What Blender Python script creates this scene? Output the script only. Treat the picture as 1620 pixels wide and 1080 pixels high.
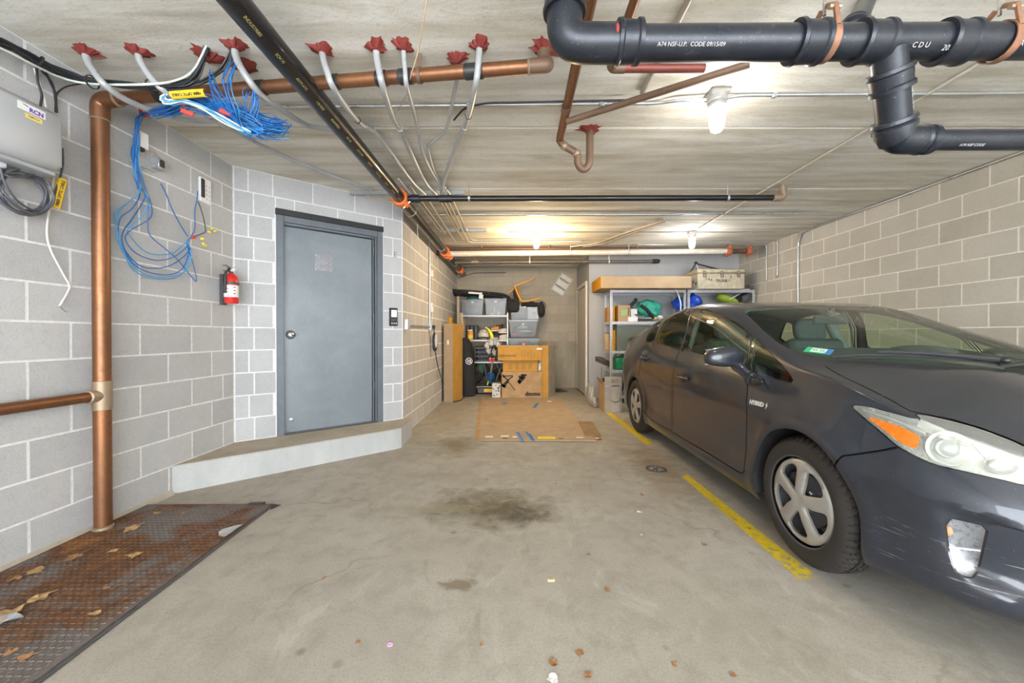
import bpy, bmesh, math, random
import numpy as np
from mathutils import Vector, Matrix
from mathutils.geometry import delaunay_2d_cdt

for o in list(bpy.data.objects):
    bpy.data.objects.remove(o)
scene = bpy.context.scene
COL = scene.collection
R = math.radians
rng = random.Random(11)

# ------------------------------------------------------------------ camera, world, exposure
FPX = 622.0            # focal length in pixels of a 1620 px wide frame
CAM_H = 1.145
PITCH = math.atan(4.5 / FPX)
cam_d = bpy.data.cameras.new('camera')
cam = bpy.data.objects.new('camera', cam_d)
COL.objects.link(cam)
cam_d.sensor_width = 36.0
cam_d.lens = FPX / 1620 * 36.0
cam_d.shift_x = -5.0 / 1620
cam_d.shift_y = -4.5 / 1620
cam_d.clip_start = 0.02
cam.location = (0, 0, CAM_H)
cam.rotation_euler = (math.pi / 2 - PITCH, 0, 0)
scene.camera = cam

world = bpy.data.worlds.new('daylight')
scene.world = world
world.use_nodes = True
bg = world.node_tree.nodes['Background']
bg.inputs[0].default_value = (0.90, 0.95, 1.0, 1)
bg.inputs[1].default_value = 6.0
vs = scene.view_settings
scene.display_settings.display_device = 'sRGB'
vs.view_transform = 'Standard'
vs.look = 'None'
vs.gamma = 1.0
vs.use_curve_mapping = False
vs.exposure = 1.18


# watts of the three jar lamps: nearest, amber, right
LAMP_W = (5, 38, 10)


def point_light(name, loc, watts, color, radius=0.045, parent=None):
    l = bpy.data.lights.new(name, 'POINT')
    l.energy = watts
    l.color = color
    l.shadow_soft_size = radius
    o = bpy.data.objects.new(name, l)
    COL.objects.link(o)
    o.location = loc
    if parent:
        o.parent = parent
    return o


# ------------------------------------------------------------------ helpers: measured points
def ray(u, v):
    a = (u - 815.0) / FPX
    b = -(v - 535.5) / FPX
    c, s = math.cos(PITCH), math.sin(PITCH)
    return Vector((a, c + b * s, -s + b * c))


def at(u, v, Y):
    """Point of depth Y seen at photograph position (u, v)."""
    d = ray(u, v)
    return Vector((0, 0, CAM_H)) + d * (Y / d.y)


def at_z(u, v, z):
    d = ray(u, v)
    return Vector((0, 0, CAM_H)) + d * ((z - CAM_H) / d.z)


def at_x(u, v, X):
    d = ray(u, v)
    return Vector((0, 0, CAM_H)) + d * (X / d.x)


H_CEIL = 2.642


def ceil_pt(u, v, dz=0.0):
    return at_z(u, v, H_CEIL - dz)


# ------------------------------------------------------------------ helpers: objects
def tag(o, label=None, cat=None, group=None, kind=None):
    if label: o['label'] = label
    if cat: o['category'] = cat
    if group: o['group'] = group
    if kind: o['kind'] = kind
    return o


def empty(name, loc=(0, 0, 0), label=None, cat=None, group=None, kind=None, rz=0.0):
    o = bpy.data.objects.new(name, None)
    COL.objects.link(o)
    o.location = loc
    o.rotation_euler = (0, 0, rz)
    o.empty_display_size = 0.05
    return tag(o, label, cat, group, kind)


def link_mesh(name, me, parent=None, loc=None):
    o = bpy.data.objects.new(name, me)
    COL.objects.link(o)
    if parent: o.parent = parent
    if loc is not None: o.location = loc
    return o


class MB:
    """Collects simple solids and links them as one mesh object."""
    def __init__(self, M=None):
        self.v = []
        self.f = []
        self.M = M or Matrix.Identity(4)

    def add(self, vs, fs):
        n = len(self.v)
        self.v += [self.M @ Vector(p) for p in vs]
        self.f += [tuple(i + n for i in f) for f in fs]
        return self

    def box(self, c, s, rot=None, bev=0.0):
        """centre, full size, optional 3x3/euler rotation, chamfer"""
        hx, hy, hz = s[0] / 2, s[1] / 2, s[2] / 2
        c = Vector(c)
        if rot is None:
            Rm = Matrix.Identity(3)
        elif isinstance(rot, Matrix):
            Rm = rot.to_3x3()
        elif isinstance(rot, (int, float)):
            Rm = Matrix.Rotation(rot, 3, 'Z')
        else:
            from mathutils import Euler
            Rm = Euler(rot).to_matrix()
        b = min(bev, hx * .45, hy * .45, hz * .45)
        if b <= 0:
            vs = [(x, y, z) for x in (-hx, hx) for y in (-hy, hy) for z in (-hz, hz)]
            fs = [(0, 1, 3, 2), (4, 6, 7, 5), (0, 4, 5, 1), (2, 3, 7, 6), (0, 2, 6, 4), (1, 5, 7, 3)]
            return self.add([c + Rm @ Vector(p) for p in vs], fs)
        vs, idx = [], {}
        for sx in (-1, 1):
            for sy in (-1, 1):
                for sz in (-1, 1):
                    for ax in range(3):
                        p = [sx * hx, sy * hy, sz * hz]
                        for k in range(3):
                            if k != ax:
                                p[k] -= (sx, sy, sz)[k] * b
                        idx[(sx, sy, sz, ax)] = len(vs)
                        vs.append(tuple(p))
        fs = []
        for ax in range(3):
            o1, o2 = [(1, 2), (2, 0), (0, 1)][ax]
            for sg in (-1, 1):
                q = []
                for (a, bb) in ((-1, -1), (1, -1), (1, 1), (-1, 1)):
                    k = [0, 0, 0]
                    k[ax] = sg; k[o1] = a; k[o2] = bb
                    q.append(idx[(k[0], k[1], k[2], ax)])
                fs.append(tuple(q if sg > 0 else q[::-1]))
        for ax in range(3):
            o1, o2 = [(1, 2), (2, 0), (0, 1)][ax]
            for a in (-1, 1):
                for bb in (-1, 1):
                    q = []
                    for sg, axn in ((-1, o1), (1, o1), (1, o2), (-1, o2)):
                        k = [0, 0, 0]
                        k[ax] = sg; k[o1] = a; k[o2] = bb
                        q.append(idx[(k[0], k[1], k[2], axn)])
                    fs.append(tuple(q if a * bb < 0 else q[::-1]))
        for sx in (-1, 1):
            for sy in (-1, 1):
                for sz in (-1, 1):
                    q = [idx[(sx, sy, sz, k)] for k in range(3)]
                    fs.append(tuple(q if sx * sy * sz > 0 else q[::-1]))
        return self.add([c + Rm @ Vector(p) for p in vs], fs)

    def cyl(self, p0, p1, r0, r1=None, n=16, caps=True):
        return self.tube([p0, p1], [r0, r0 if r1 is None else r1], n, caps)

    def tube(self, pts, r, n=10, caps=True, closed=False):
        pts = [Vector(p) for p in pts]
        m = len(pts)
        rs = r if isinstance(r, (list, tuple)) else [r] * m
        base = len(self.v)
        prev = None
        rings = []
        for i, p in enumerate(pts):
            if closed:
                d = pts[(i + 1) % m] - pts[i - 1]
            elif i == 0:
                d = pts[1] - p
            elif i == m - 1:
                d = p - pts[i - 1]
            else:
                d = (pts[i + 1] - p).normalized() + (p - pts[i - 1]).normalized()
            if d.length < 1e-9: d = Vector((0, 0, 1))
            d.normalize()
            if prev is None:
                up = Vector((0, 0, 1)) if abs(d.z) < .9 else Vector((1, 0, 0))
                x = d.cross(up).normalized()
            else:
                x = (prev - d * prev.dot(d))
                if x.length < 1e-6:
                    x = d.orthogonal()
                x.normalize()
            prev = x
            y = d.cross(x)
            rings.append([p + (x * math.cos(2 * math.pi * k / n) + y * math.sin(2 * math.pi * k / n)) * rs[i] for k in range(n)])
        vs = [q for ring in rings for q in ring]
        fs = []
        for i in range(m if closed else m - 1):
            i2 = (i + 1) % m
            for k in range(n):
                k2 = (k + 1) % n
                fs.append((i * n + k, i * n + k2, i2 * n + k2, i2 * n + k))
        if caps and not closed:
            fs.append(tuple(range(n))[::-1])
            fs.append(tuple((m - 1) * n + k for k in range(n)))
        return self.add(vs, fs)

    def lathe(self, prof, origin=(0, 0, 0), axis=(0, 0, 1), n=24, caps=True):
        """prof: list of (radius, height along axis)"""
        a = Vector(axis).normalized()
        x = a.orthogonal().normalized()
        y = a.cross(x)
        o = Vector(origin)
        vs = []
        for (r, h) in prof:
            for k in range(n):
                t = 2 * math.pi * k / n
                vs.append(o + a * h + (x * math.cos(t) + y * math.sin(t)) * r)
        fs = []
        for i in range(len(prof) - 1):
            for k in range(n):
                k2 = (k + 1) % n
                fs.append((i * n + k, i * n + k2, (i + 1) * n + k2, (i + 1) * n + k))
        if caps:
            if prof[0][0] > 1e-5: fs.append(tuple(range(n))[::-1])
            if prof[-1][0] > 1e-5: fs.append(tuple((len(prof) - 1) * n + k for k in range(n)))
        return self.add(vs, fs)

    def ball(self, c, r, rot=None, nu=16, nv=10, noise=0.0, seed=0, sq=1.0):
        """ellipsoid; sq<1 makes it boxier; noise makes it lumpy"""
        c = Vector(c)
        rr = r if isinstance(r, (list, tuple)) else (r, r, r)
        from mathutils import Euler, noise as mn
        Rm = Euler(rot).to_matrix() if rot else Matrix.Identity(3)
        sg = lambda w: math.copysign(abs(w) ** sq, w)
        vs, fs = [], []
        for i in range(nv + 1):
            th = math.pi * i / nv
            for k in range(nu):
                ph = 2 * math.pi * k / nu
                p = Vector((sg(math.sin(th)) * sg(math.cos(ph)), sg(math.sin(th)) * sg(math.sin(ph)), sg(math.cos(th))))
                if noise:
                    p *= 1 + noise * mn.noise(p * 2.3 + Vector((seed * 7.1, seed * 3.3, 0)))
                vs.append(c + Rm @ Vector((p.x * rr[0], p.y * rr[1], p.z * rr[2])))
        for i in range(nv):
            for k in range(nu):
                k2 = (k + 1) % nu
                fs.append((i * nu + k, (i + 1) * nu + k, (i + 1) * nu + k2, i * nu + k2))
        return self.add(vs, fs)

    def prism(self, poly, z0, z1):
        """vertical prism over a counter-clockwise plan polygon"""
        n = len(poly)
        vs = [(p[0], p[1], z0) for p in poly] + [(p[0], p[1], z1) for p in poly]
        fs = [tuple(range(n))[::-1], tuple(range(n, 2 * n))]
        for i in range(n):
            j = (i + 1) % n
            fs.append((i, j, n + j, n + i))
        return self.add(vs, fs)

    def mesh(self, name, mat=None, smooth=True, angle=40, fix=True):
        me = bpy.data.meshes.new(name)
        me.from_pydata([tuple(p) for p in self.v], [], self.f)
        if fix:
            bm = bmesh.new(); bm.from_mesh(me)
            bmesh.ops.remove_doubles(bm, verts=bm.verts, dist=1e-6)
            bmesh.ops.recalc_face_normals(bm, faces=bm.faces)
            bm.to_mesh(me); bm.free()
        if smooth:
            me.shade_smooth()
            me.set_sharp_from_angle(angle=R(angle))
        if mat: me.materials.append(mat)
        me.update()
        return me

    def build(self, name, mat=None, parent=None, smooth=True, angle=40, loc=None, fix=True):
        return link_mesh(name, self.mesh(name, mat, smooth, angle, fix), parent, loc)


def spline(pts, n=8, closed=False):
    """Catmull-Rom through 3D points"""
    P = [Vector(p) for p in pts]
    m = len(P)
    out = []
    segs = m if closed else m - 1
    for i in range(segs):
        if closed:
            p0, p1, p2, p3 = P[i - 1], P[i], P[(i + 1) % m], P[(i + 2) % m]
        else:
            p1, p2 = P[i], P[i + 1]
            p0 = P[i - 1] if i > 0 else p1 * 2 - p2
            p3 = P[i + 2] if i + 2 < m else p2 * 2 - p1
        for k in range(n):
            t = k / n
            out.append(0.5 * ((2 * p1) + (p2 - p0) * t + (2 * p0 - 5 * p1 + 4 * p2 - p3) * t * t + (3 * p1 - p0 - 3 * p2 + p3) * t ** 3))
    if not closed: out.append(P[-1])
    return out


def fillet(pts, r, n=6):
    """polyline with rounded corners"""
    P = [Vector(p) for p in pts]
    out = [P[0]]
    for i in range(1, len(P) - 1):
        a, b, c = P[i - 1], P[i], P[i + 1]
        d1, d2 = (a - b), (c - b)
        rr = min(r, d1.length * .48, d2.length * .48)
        p, q = b + d1.normalized() * rr, b + d2.normalized() * rr
        for k in range(n + 1):
            t = k / n
            out.append(p * (1 - t) ** 2 + b * 2 * t * (1 - t) + q * t * t)
    out.append(P[-1])
    return out


def text_mesh(name, body, size, mat, M, parent=None, depth=0.0008, align='CENTER', bold=0.0, sx=1.0):
    """lettering as real thin geometry; local x right, y up, z out of the surface"""
    cu = bpy.data.curves.new(name, 'FONT')
    cu.body = body
    cu.size = size
    cu.align_x = align
    cu.align_y = 'CENTER'
    cu.extrude = depth
    cu.offset = bold
    cu.resolution_u = 3
    tmp = bpy.data.objects.new(name + '_tmp', cu)
    COL.objects.link(tmp)
    dg = bpy.context.evaluated_depsgraph_get()
    me = bpy.data.meshes.new_from_object(tmp.evaluated_get(dg))
    bpy.data.objects.remove(tmp)
    bpy.data.curves.remove(cu)
    me.name = name
    me.transform(M @ Matrix.Diagonal((sx, 1, 1, 1)))
    me.materials.clear()
    me.materials.append(mat)
    return link_mesh(name, me, parent)


def frame_M(o, x, z):
    """matrix whose x axis is x and z axis is (about) z"""
    x = Vector(x).normalized(); z = Vector(z)
    z = (z - x * z.dot(x)).normalized()
    y = z.cross(x)
    return Matrix(((x.x, y.x, z.x, o[0]), (x.y, y.y, z.y, o[1]), (x.z, y.z, z.z, o[2]), (0, 0, 0, 1)))
# ------------------------------------------------------------------ materials
class N:
    def __init__(s, name):
        s.m = bpy.data.materials.new(name)
        s.m.use_nodes = True
        s.nt = s.m.node_tree
        s.b = s.nt.nodes['Principled BSDF']

    def n(s, t, **kw):
        nd = s.nt.nodes.new(t)
        for k, v in kw.items(): setattr(nd, k, v)
        return nd

    def l(s, a, b): s.nt.links.new(a, b)

    def pos(s, scale=(1, 1, 1), obj=False):
        if obj:
            src = s.n('ShaderNodeTexCoord').outputs['Object']
        else:
            src = s.n('ShaderNodeNewGeometry').outputs['Position']
        mp = s.n('ShaderNodeMapping')
        mp.inputs['Scale'].default_value = scale
        s.l(src, mp.inputs['Vector'])
        return mp.outputs[0]

    def noise(s, vec, scale, detail=4, rough=.55, dist=0):
        t = s.n('ShaderNodeTexNoise')
        t.inputs['Scale'].default_value = scale
        t.inputs['Detail'].default_value = detail
        t.inputs['Roughness'].default_value = rough
        t.inputs['Distortion'].default_value = dist
        s.l(vec, t.inputs['Vector'])
        return t.outputs['Fac']

    def ramp(s, fac, a, b, ca=0, cb=1):
        r = s.n('ShaderNodeMapRange')
        r.clamp = True
        r.inputs[1].default_value = a; r.inputs[2].default_value = b
        r.inputs[3].default_value = ca; r.inputs[4].default_value = cb
        s.l(fac, r.inputs[0])
        return r.outputs[0]

    def mix(s, fac, a, b, mode='MIX'):
        m = s.n('ShaderNodeMix', data_type='RGBA', blend_type=mode)
        for sock, v in ((m.inputs[0], fac), (m.inputs[6], a), (m.inputs[7], b)):
            if isinstance(v, (int, float)): sock.default_value = v
            elif isinstance(v, (tuple, list)): sock.default_value = (*v[:3], 1)
            else: s.l(v, sock)
        return m.outputs[2]

    def math(s, op, a, b=None):
        m = s.n('ShaderNodeMath', operation=op)
        for i, v in enumerate((a, b)):
            if v is None: continue
            if isinstance(v, (int, float)): m.inputs[i].default_value = v
            else: s.l(v, m.inputs[i])
        return m.outputs[0]

    def base(s, c):
        if isinstance(c, (tuple, list)): s.b.inputs['Base Color'].default_value = (*c[:3], 1)
        else: s.l(c, s.b.inputs['Base Color'])
        return s

    def set(s, **kw):
        nm = dict(rough='Roughness', metal='Metallic', spec='Specular IOR Level', coat='Coat Weight', coat_r='Coat Roughness',
                  alpha='Alpha', trans='Transmission Weight', ior='IOR')
        for k, v in kw.items():
            i = s.b.inputs[nm[k]]
            if isinstance(v, (int, float)): i.default_value = v
            else: s.l(v, i)
        return s

    def bump(s, h, strength=.3, dist=.01):
        b = s.n('ShaderNodeBump')
        b.inputs['Strength'].default_value = strength
        b.inputs['Distance'].default_value = dist
        s.l(h, b.inputs['Height'])
        s.l(b.outputs[0], s.b.inputs['Normal'])
        return s


def srgb(r, g, b):
    f = lambda c: (c / 255 / 12.92) if c / 255 <= .04045 else ((c / 255 + .055) / 1.055) ** 2.4
    return (f(r), f(g), f(b))


_cache = {}


def plain(name, col, rough=.55, metal=0.0, var=.12, scale=14, bump=0.0, coat=0.0, spec=.5):
    """simple procedural surface: base colour with soft noise variation and slight roughness change"""
    if name in _cache: return _cache[name]
    m = N(name)
    p = m.pos()
    f = m.noise(p, scale, 5, .6)
    k = m.ramp(f, .3, .7, 1 - var, 1 + var)
    c = m.mix(1.0, col, (1, 1, 1), 'MULTIPLY')
    comb = m.n('ShaderNodeCombineColor')
    for i in range(3): m.l(k, comb.inputs[i])
    c = m.mix(1.0, c, comb.outputs[0], 'MULTIPLY')
    m.base(c).set(metal=metal, coat=coat, spec=spec, rough=m.ramp(f, .3, .7, max(.02, rough - .07), min(1, rough + .07)))
    if bump: m.bump(m.noise(p, scale * 9, 3), bump, .004)
    _cache[name] = m.m
    return m.m


def emis(name, col, strength):
    m = N(name)
    m.base(col).set(rough=.4)
    m.b.inputs['Emission Color'].default_value = (*col, 1)
    m.b.inputs['Emission Strength'].default_value = strength
    return m.m


def glass(name, tint, refl_ior=1.5, rough=0.0, haze=0.0, haze_col=(.8, .82, .8)):
    """thin pane: tinted see-through with a mirror-like skin; haze adds dusty film"""
    m = N(name)
    out = m.nt.nodes['Material Output']
    tr = m.n('ShaderNodeBsdfTransparent'); tr.inputs[0].default_value = (*tint, 1)
    gl = m.n('ShaderNodeBsdfGlossy'); gl.inputs['Roughness'].default_value = rough
    lw_ = m.n('ShaderNodeLayerWeight'); lw_.inputs[0].default_value = .5
    f0 = ((refl_ior - 1) / (refl_ior + 1)) ** 2
    fr_ = m.math('ADD', m.math('MULTIPLY', m.math('POWER', lw_.outputs['Facing'], 5.0), .92), f0)   # same from either side of the thin pane
    mx = m.n('ShaderNodeMixShader')
    last = tr.outputs[0]
    if haze:
        df = m.n('ShaderNodeBsdfDiffuse'); df.inputs[0].default_value = (*haze_col, 1)
        mh = m.n('ShaderNodeMixShader'); mh.inputs[0].default_value = haze
        m.l(last, mh.inputs[1]); m.l(df.outputs[0], mh.inputs[2]); last = mh.outputs[0]
    m.l(fr_, mx.inputs[0]); m.l(last, mx.inputs[1]); m.l(gl.outputs[0], mx.inputs[2])
    m.l(mx.outputs[0], out.inputs[0])
    return m.m


def block_mat(name, c1, c2, speck=.5):
    m = N(name)
    p = m.pos()
    oi = m.n('ShaderNodeObjectInfo')
    big = m.noise(p, 3.0, 5, .6)
    fine = m.noise(p, 160, 3, .7)
    med = m.noise(p, 28, 4, .65)
    c = m.mix(oi.outputs['Random'], c1, c2)
    c = m.mix(m.ramp(big, .35, .75, 0, .35), c, tuple(x * 1.22 for x in c1))
    c = m.mix(m.ramp(med, .5, .75, 0, .22), c, tuple(x * .72 for x in c2))
    c = m.mix(m.ramp(fine, .56, .70, 0, speck), c, tuple(x * .45 for x in c1))
    c = m.mix(m.ramp(fine, .42, .30, 0, speck * .6), c, tuple(min(1, x * 1.35) for x in c1))
    m.base(c).set(rough=.9, spec=.2).bump(fine, .45, .004)
    return m.m


M_BLOCK_GREY = block_mat('grey_block', (.49, .492, .495), (.41, .412, .415))
M_BLOCK_PALE = block_mat('pale_block', (.50, .485, .465), (.42, .405, .39))
M_BLOCK_TAN = block_mat('tan_block', (.53, .495, .43), (.45, .42, .355))
M_BLOCK_BACK = block_mat('brown_grey_block', (.44, .39, .31), (.37, .325, .26))


def mortar_mat(name, c):
    m = N(name)
    p = m.pos()
    f = m.noise(p, 40, 4, .6)
    g = m.noise(p, 4, 4, .6)
    m.base(m.mix(m.ramp(f, .3, .7), tuple(x * .86 for x in c), tuple(min(1, x * 1.08) for x in c)))
    m.set(rough=.9, spec=.2).bump(f, .3, .003)
    return m.m


M_MORTAR = mortar_mat('pale_mortar', (.74, .74, .735))
M_MORTAR_TAN = mortar_mat('tan_mortar', (.80, .765, .69))
M_MORTAR_BACK = mortar_mat('brown_mortar', (.42, .38, .31))


def floor_mat():
    m = N('worn_concrete_floor')
    p = m.pos()
    big = m.noise(p, 1.1, 6, .62, .4)
    med = m.noise(p, 7, 6, .65, .3)
    fine = m.noise(p, 90, 4, .7)
    c = m.mix(m.ramp(big, .3, .72), (.325, .296, .250), (.445, .415, .365))
    c = m.mix(m.ramp(med, .46, .74, 0, .55), c, (.25, .222, .175))
    c = m.mix(m.ramp(fine, .48, .72, 0, .5), c, (.20, .18, .145))
    grit = m.noise(p, 260, 3, .75)
    c = m.mix(m.ramp(grit, .52, .70, 0, .45), c, (.17, .15, .12))
    c = m.mix(m.ramp(grit, .46, .32, 0, .35), c, (.58, .56, .52))
    sm = m.noise(m.pos((1, .45, 1)), 4.5, 6, .7, 1.2)
    c = m.mix(m.ramp(sm, .58, .70, 0, .40), c, (.205, .18, .14))
    c = m.mix(m.ramp(sm, .42, .30, 0, .35), c, (.52, .50, .455))
    sep = m.n('ShaderNodeSeparateXYZ'); m.l(p, sep.inputs[0])
    # warmer, dirtier concrete towards the back of the bay
    # oil stain and other darker patches, with ragged outlines
    def blot(cx, cy, rx, ry, edge, col, amt, c, nscale=5, namp=.5):
        dx = m.math('DIVIDE', m.math('SUBTRACT', sep.outputs[0], cx), rx)
        dy = m.math('DIVIDE', m.math('SUBTRACT', sep.outputs[1], cy), ry)
        d = m.math('SQRT', m.math('ADD', m.math('MULTIPLY', dx, dx), m.math('MULTIPLY', dy, dy)))
        nz = m.ramp(m.noise(p, nscale, 6, .68, .6), .25, .75, -namp, namp)
        d = m.math('ADD', d, nz)
        return m.mix(m.ramp(d, 1.0, 1.0 - edge, 0, amt), c, col)
    c = blot(-.16, 2.62, .50, .36, .75, (.125, .100, .055), .92, c)
    c = blot(.02, 2.50, .20, .16, .7, (.07, .06, .042), .8, c, 9, .7)
    c = blot(-.60, 2.60, .55, .10, .9, (.30, .26, .19), .6, c, 8, .7)
    c = blot(-.62, 4.1, .28, .5, .8, (.19, .155, .10), .8, c)
    c = blot(1.25, 3.45, .30, .9, .8, (.19, .135, .085), .75, c)
    c = blot(-.26, 1.80, .10, .05, .5, (.19, .15, .10), .85, c, 14, .6)
    c = blot(1.10, 2.9, .22, .4, .8, (.30, .25, .19), .6, c)
    c = blot(-.9, 5.6, .35, 1.3, .9, (.30, .25, .17), .6, c)
    c = blot(2.3, 2.4, 1.05, 2.3, .5, (.20, .185, .16), .6, c, 3, .25)  # broad darker patch of floor under the car
    # scattered small dark drips
    vo = m.n('ShaderNodeTexVoronoi'); vo.inputs['Scale'].default_value = 5.5; m.l(p, vo.inputs['Vector'])
    msk = m.ramp(m.noise(p, 2.2, 3), .48, .6)
    sp = m.math('MULTIPLY', m.ramp(vo.outputs['Distance'], .13, .05), msk)
    c = m.mix(m.math('MULTIPLY', sp, .75), c, (.19, .17, .14))
    # crack lines and faint tyre scuffs
    wv = m.n('ShaderNodeTexVoronoi', feature='DISTANCE_TO_EDGE'); wv.inputs['Scale'].default_value = .55
    nv = m.n('ShaderNodeVectorMath', operation='ADD')
    tn = m.n('ShaderNodeTexNoise'); tn.inputs['Scale'].default_value = 2.0; tn.inputs['Detail'].default_value = 6; m.l(p, tn.inputs['Vector'])
    m.l(p, nv.inputs[0]); m.l(tn.outputs['Color'], nv.inputs[1]); m.l(nv.outputs[0], wv.inputs['Vector'])
    ck = m.math('MULTIPLY', m.ramp(wv.outputs['Distance'], .012, .002), m.ramp(m.noise(p, 1.3, 2), .5, .6))
    c = m.mix(m.math('MULTIPLY', ck, .45), c, (.22, .19, .15))
    m.base(c).set(rough=m.ramp(med, .3, .7, .62, .85), spec=.35).bump(m.mix(.5, fine, med), .12, .004)
    return m.m


M_FLOOR = floor_mat()


def ceil_mat():
    m = N('precast_concrete_ceiling')
    p = m.pos()
    oi = m.n('ShaderNodeObjectInfo')
    streak = m.noise(m.pos((.55, 3.6, 1)), 1.6, 7, .66, .5)
    band = m.noise(m.pos((.03, 3.2, 1)), 2.2, 3, .5)
    fine = m.noise(m.pos((14, 26, 8)), 2.6, 6, .72, .8)
    patch = m.noise(p, 1.7, 5, .6)
    c = m.mix(m.ramp(band, .38, .62), (.64, .605, .525), (.80, .785, .73))
    c = m.mix(m.ramp(streak, .44, .66, 0, .75), c, (.42, .37, .265))
    c = m.mix(m.ramp(patch, .5, .75, 0, .45), c, (.76, .75, .71))
    c = m.mix(m.ramp(fine, .54, .72, 0, .45), c, (.27, .24, .19))
    c = m.mix(m.math('MULTIPLY', oi.outputs['Random'], .18), c, (.54, .50, .41))
    m.base(c).set(rough=.9, spec=.2).bump(m.mix(.5, fine, streak), .5, .008)
    return m.m


M_CEIL = ceil_mat()
M_CEIL_JOINT = plain('dark_ceiling_joint', (.16, .145, .115), .9, 0, .2, 10)


def stained_concrete(name, c1, c2, c3):
    m = N(name)
    p = m.pos()
    v = m.noise(m.pos((1, 1, .35)), 5, 6, .65, .3)
    f = m.noise(p, 60, 4, .7)
    c = m.mix(m.ramp(v, .3, .7), c1, c2)
    c = m.mix(m.ramp(f, .55, .75, 0, .35), c, c3)
    m.base(c).set(rough=.88, spec=.25).bump(f, .25, .004)
    return m.m


M_BACK_CONC = stained_concrete('rough_back_concrete', (.30, .265, .205), (.42, .385, .31), (.20, .17, .13))
M_STEP_TOP = stained_concrete('dirty_step_concrete', (.36, .315, .25), (.46, .42, .355), (.22, .19, .15))
M_STEP_FACE = stained_concrete('pale_painted_step', (.40, .41, .40), (.48, .485, .475), (.28, .275, .25))
M_PLASTER = stained_concrete('grey_painted_wall', (.37, .375, .385), (.42, .425, .43), (.34, .34, .345))
M_BEAM = stained_concrete('smooth_pale_beam', (.50, .47, .41), (.58, .55, .49), (.40, .37, .31))


def rust_plate():
    m = N('rusty_steel')
    p = m.pos()
    a = m.noise(p, 2.6, 6, .65, .4)
    b = m.noise(p, 22, 5, .7)
    f = m.noise(p, 120, 3, .7)
    c = m.mix(m.ramp(b, .35, .7), (.085, .042, .022), (.20, .092, .04))
    c = m.mix(m.ramp(a, .47, .58, 0, .85), c, (.16, .148, .14))
    c = m.mix(m.ramp(a, .42, .30, 0, .85), c, (.33, .145, .04))
    c = m.mix(m.ramp(f, .58, .75, 0, .5), c, (.07, .05, .04))
    m.base(c).set(rough=.75, metal=.25).bump(f, .3, .003)
    return m.m


M_RUST = rust_plate()


def copper():
    m = N('aged_copper')
    p = m.pos()
    a = m.noise(p, 5, 5, .6)
    b = m.noise(p, 45, 4, .65)
    c = m.mix(m.ramp(a, .3, .7), (.30, .135, .062), (.22, .105, .058))
    c = m.mix(m.ramp(b, .55, .75, 0, .5), c, (.15, .095, .06))
    m.base(c).set(metal=.75, rough=m.ramp(b, .3, .7, .34, .55))
    return m.m


M_COPPER = copper()
M_COPPER_DULL = plain('dull_brown_copper', (.20, .125, .085), .55, .35, .2, 9)
M_SOLDER = plain('solder_grey_bronze', (.35, .26, .18), .5, .5)
M_BLACK_PIPE = plain('black_coated_pipe', (.013, .013, .015), .34, .25, .25, 20, coat=.25)


def iron():
    m = N('dark_blue_black_iron')
    p = m.pos()
    a = m.noise(p, 10, 5, .65)
    b = m.noise(p, 130, 4, .7)
    c = m.mix(m.ramp(a, .35, .7), (.016, .020, .030), (.030, .034, .043))
    c = m.mix(m.ramp(b, .64, .72, 0, .75), c, (.30, .26, .22))
    sc = m.noise(m.pos((3, 3, 3)), 6, 6, .75, 1.0)
    c = m.mix(m.ramp(sc, .60, .72, 0, .45), c, (.16, .15, .14))
    sep = m.n('ShaderNodeSeparateXYZ'); m.l(m.n('ShaderNodeNewGeometry').outputs['Normal'], sep.inputs[0])
    c = m.mix(m.math('MULTIPLY', m.ramp(sep.outputs[2], .45, .95, 0, .7), m.ramp(a, .2, .6)), c, (.27, .25, .20))  # settled dust on top
    m.base(c).set(rough=.36, metal=.35, spec=.6).bump(b, .15, .003)
    return m.m


M_IRON = iron()
M_WHITE_PVC = plain('grey_white_plastic_tube', (.43, .44, .455), .33, .15, .10, 8)
M_EMT = plain('galvanised_conduit', (.52, .53, .54), .33, .8, .12, 20)
M_EMT_DULL = plain('dull_tan_conduit', (.44, .40, .33), .45, .5, .12, 20)
M_STEEL = plain('bright_steel', (.66, .66, .66), .25, .95, .06, 30)
M_GALV = plain('galvanised_sheet', (.50, .52, .54), .42, .7, .2, 40)
M_RED_SEAL = plain('red_fire_sealant', (.24, .036, .028), .65, 0, .3, 60, bump=.4)
M_BLUE_CABLE = plain('blue_data_cable', (.012, .135, .43), .45, 0, .25, 20)
M_BLUE_CABLE_L = plain('light_blue_data_cable', (.07, .33, .62), .45, 0, .12, 20)
M_WHITE_CABLE = plain('white_cable', (.72, .71, .67), .5, 0, .08, 20)
M_MINT_CABLE = plain('pale_mint_cable', (.62, .78, .70), .5, 0, .08, 20)
M_BLACK_CABLE = plain('black_cable', (.025, .026, .03), .45, 0, .2, 20)
M_GREY_CABLE = plain('dark_grey_cable', (.075, .08, .095), .42, 0, .15, 20)
M_ORANGE = plain('orange_coupling', (.80, .17, .025), .5, 0, .15, 20)
M_YELLOW = plain('yellow_tag_plastic', (.86, .55, .02), .5, 0, .05, 20)
M_YELLOW_PALE = plain('faded_yellow_label', (.78, .62, .18), .6, 0, .08, 30)
M_INK = plain('black_ink', (.02, .02, .022), .7, 0, .05)
M_WHITE = plain('white_label', (.80, .80, .79), .55, 0, .04, 20)
M_PURPLE = plain('violet_ink', (.14, .05, .42), .6, 0, .05)
M_BOXGREY = plain('light_grey_plastic', (.53, .56, .60), .42, 0, .03, 4)
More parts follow.
